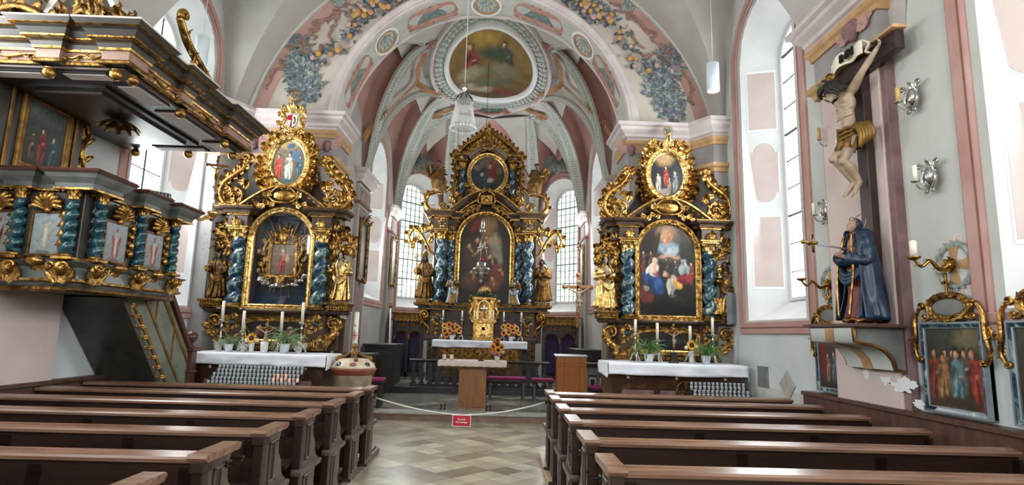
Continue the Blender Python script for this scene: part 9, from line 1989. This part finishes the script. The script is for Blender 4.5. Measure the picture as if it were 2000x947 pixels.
garland('stucco_bow', 'knotted brown stucco bow above the right leaf bunch', [(1292, 108), (1305, 105), (1312, 122)], 0.15, 14, 8, ['brown_scroll', 'leaf_grey'], None, 'bow')
def ribbon(label, runs):
    root = thing('stucco_ribbon', label, 'ribbon')
    for pts in runs:
        m = MB(); path = smooth_path([P(a, b, Y=YA) for a, b in pts], 7); n = len(path); m.tube([(p.x+0.02*sin(i*1.1), YA-0.02-0.02*abs(sin(i*0.8)), p.z+0.02*cos(i*1.3)) for i, p in enumerate(path)], [0.028*(0.5+0.5*sin(pi*min(1, (i+2)/(n+2)))) for i in range(n)], 8, up=(0, -1, 0), flat=0.6); m.build('ribbon_band', 'brown_scroll', root)
ribbon('fluttering brown stucco ribbons between wall border and fruit left of the arch', [[(700, 8), (675, 12), (655, 20), (662, 32), (645, 36), (640, 48)], [(690, 20), (660, 26), (640, 40), (615, 45), (625, 58), (605, 62), (618, 74), (612, 80)], [(662, 30), (655, 48), (645, 66), (648, 82)], [(560, 112), (548, 122), (556, 132), (538, 138), (530, 152), (520, 176)], [(640, 88), (625, 92), (630, 100), (618, 104)]])
ribbon('fluttering brown stucco ribbons between wall border and fruit right of the arch', [[(1190, 8), (1215, 14), (1232, 24), (1225, 36), (1245, 44)], [(1200, 22), (1232, 30), (1250, 45), (1262, 62), (1280, 66), (1272, 80), (1290, 88)], [(1232, 62), (1240, 82), (1258, 96)], [(1330, 140), (1345, 158), (1352, 178), (1345, 196), (1356, 205)], [(1250, 106), (1262, 112), (1275, 104)]])
def rosette(label, px, py):
    c = P(px, py, Y=YA); root = thing('stucco_rosette', label, 'rosette', c); m = MB()
    for i in range(7): m.spiral((c.x+0.07*cos(i*0.9), c.z+0.07*sin(i*0.9)), 0.05, 1.2, 0.01, 0.022, i, i % 2 == 0, YA-0.03)
    m.ball((c.x, YA-0.01, c.z), (0.14, 0.03, 0.14), 18, 8); m.build('curls', 'sage_leaf', root)
rosette('curled grey stucco rosette at the top left edge of the arch wall', 663, 3); rosette('curled grey stucco rosette at the top right edge of the arch wall', 1225, 14)
# cartouches and medallions on the soffit
def soffit_T(px, py):
    p = P(px, py, Y=10.65); th = atan2(p.z-AZ, AX-p.x); r = AR+0.025; c = V((AX-r*cos(th), 10.65, AZ+r*sin(th))); n = V((cos(th), 0, -sin(th))); t = V((sin(th), 0, cos(th)))
    z = V((0, 1, 0)); return Matrix(((t.x, -n.x, z.x, c.x), (t.y, -n.y, z.y, c.y), (t.z, -n.z, z.z, c.z), (0, 0, 0, 1)))
def medallion(label, px, py):
    root = thing('soffit_medallion', label, 'medallion'); T = soffit_T(px, py); m = MB(); m.T = T; m.use('ochre'); sweep_xz(m, oval(0, 0, 0.24, 0.3, 36), -0.0, [(-0.03, 0), (-0.03, 0.03), (0.0, 0.035), (0.0, 0)], True); m.use('plaster_white'); sweep_xz(m, oval(0, 0, 0.26, 0.32, 36), -0.0, [(0, 0), (0, 0.03), (0.05, 0.035), (0.06, 0)], True); m.build('rim', None, root)
    m = MB(); m.T = T; m.use('sage'); m.ball((0, 0, 0), (0.25, 0.02, 0.3), 30, 6); m.use('sage_leaf')
    for i in range(9): lf(m, 0.0, -0.02, -0.16, -72+18*i, 0.36, 0.1, 0.35)
    for i in range(5): lf(m, 0.0, -0.04, -0.17, -50+25*i, 0.2, 0.09, 0.5)
    m.build('shell', None, root)
def cartouche(label, px, py, L):
    root = thing('soffit_cartouche', label, 'cartouche'); T = soffit_T(px, py); m = MB(); m.T = T; o = [(-L, -0.1), (-L, 0.1), (-L*0.7, 0.2), (0, 0.17), (L*0.7, 0.2), (L, 0.1), (L, -0.1), (L*0.7, -0.2), (0, -0.17), (-L*0.7, -0.2)]; o = [tuple(p) for p in smooth_path([V(p) for p in o], 4, True)]
    sweep_xz(m, o, 0.0, [(-0.03, 0), (-0.03, 0.03), (0.0, 0.055), (0.07, 0.05), (0.1, 0)], True)
    for sx in (-1, 1):
        cscroll(m, [(sx*L*0.95, -0.2), (sx*(L+0.12), -0.08), (sx*(L+0.12), 0.08), (sx*L*0.95, 0.2)], -0.01, 0.025, (0.06, 1.2, sx > 0), (0.06, 1.2, sx < 0)); spray(m, sx*(L+0.1), -0.01, 0, sx*90, 0.22, 0.14, 3, 70)
        for k in range(5): lf(m, -L*0.8+L*0.4*k, -0.01, sx*0.2, 90-90*sx+(k-2)*15, 0.12, 0.1, 0.8)
    m.build('scroll_frame', 'rose_scroll', root); m = MB(); m.T = T; m.prism(o, -0.012, 0.002, 'y'); m.build('field', 'sage_dark', root)
medallion('oval shell medallion at the crown of the arch soffit', 950, 12); medallion('oval shell medallion left of the crown on the arch soffit', 752, 78); medallion('oval shell medallion right of the crown on the arch soffit', 1142, 86)
cartouche('pink framed green cartouche on the upper left of the arch soffit', 845, 33, 0.48); cartouche('pink framed green cartouche on the upper right of the arch soffit', 1052, 36, 0.48); cartouche('pink framed green cartouche on the lower left of the arch soffit', 690, 152, 0.5); cartouche('pink framed green cartouche on the lower right of the arch soffit', 1196, 150, 0.5)
# winged cherub heads in the friezes
def cherub(label, T, s, m1='mauve', wings='pink'):
    root = thing('winged_cherub_head', label, 'relief'); b = MB(); b.T = T; head(b, V((0, -0.07*s, 0)), 0.26*s, head_rot(0.1, 0.15, 0)); b.T = None; remesh(b, 'head', m1, 0.008*s+0.004, root, 2); q = MB(); q.T = T
    for i in range(14): a = 2*pi*i/14; q.ball((0.09*s*cos(a), -0.05*s+0.0*s, 0.06*s+0.085*s*sin(a)), 0.04*s, 7, 5)
    q.build('curls', m1, root)
    for sx in (-1, 1):
        q = MB(); q.T = T
        for k in range(8): a = 5+15*k; lf(q, sx*0.1*s, -0.03*s-0.004*k, -0.02*s+0.01*k*s, sx*a, (0.42-0.012*(k-2)**2)*s, 0.15*s, 0.2)
        for k in range(5): lf(q, sx*0.09*s, -0.06*s, 0.0, sx*(20+20*k), 0.24*s, 0.11*s, 0.2)
        q.build('wing', wings, root)
for l, px, py in (('mauve winged head in the frieze left of the oval, left side altar', 498, 284), ('mauve winged head in the frieze right of the oval, left side altar', 640, 288), ('mauve winged head in the frieze left of the oval, right side altar', 1232, 296), ('mauve winged head in the frieze right of the oval, right side altar', 1378, 300)): c = P(px, py, Y=YA-0.03); cherub(l, Matrix.Translation(c), 0.7)
c = P(1672, 64, X=XP-0.02); cherub('pink winged head above the title scroll of the large cross', Matrix.Translation(c) @ T_right(0), 0.85, 'mauve', 'pink')
for l, px, py in (('stone-grey eagle relief above the left apse window', 809, 325), ('stone-grey eagle relief above the right apse window', 1091, 330)):
    c = P(px, py, Y=18.35); cherub(l, Matrix.Translation(c) @ Matrix.Rotation(0.6 if px < 950 else -0.6, 4, 'Z'), 1.5, 'plaster_dark', 'plaster_dark')
# ================================================================== OUTDOORS, SEEN THROUGH THE WINDOWS
m = MB(); m.grid(lambda u, v: (-70+140*u, 21.5+60*v, -1.5+9*v*v+1.2*sin(u*9)), 30, 20); m.build('meadow', 'meadow')['kind'] = 'structure'
def tree(label, x, y, h, r, seed):
    rr = random.Random(seed); root = thing('tree', label, 'tree', (x, y, 0)); q = MB(); q.tube([(x, y, -1), (x+0.1, y, h*0.4), (x, y, h*0.8)], [0.3, 0.22, 0.06], 9); q.build('trunk', 'dark_oak', root); g = MB()
    for i in range(26):
        a = rr.uniform(0, 2*pi); z = rr.uniform(0.25, 1.0)*h; w = r*(1.1-0.75*abs(z/h-0.5)); d = w*sqrt(rr.random()); s_ = rr.uniform(0.5, 0.9)*r*0.6; c = V((x+d*cos(a), y+d*sin(a), z)); n0 = len(g.v); g.ball(c, s_, 14, 10)
        for k in range(n0, len(g.v)):
            p = V(g.v[k]); g.v[k] = tuple(p+(p-c)*0.35*noise.noise(p*2.2))
    g.build('crown', 'foliage', root)['kind'] = 'stuff'
tree('leafy green tree outside the left apse window', -5.6, 29, 8.5, 2.6, 1); tree('leafy green tree outside, farther left behind the apse', -9.5, 33, 10, 3.0, 2); tree('leafy green tree outside the right apse window', 3.6, 30, 8.0, 2.5, 3); tree('leafy green tree outside, farther right behind the apse', 7.5, 34, 9, 3.0, 4)
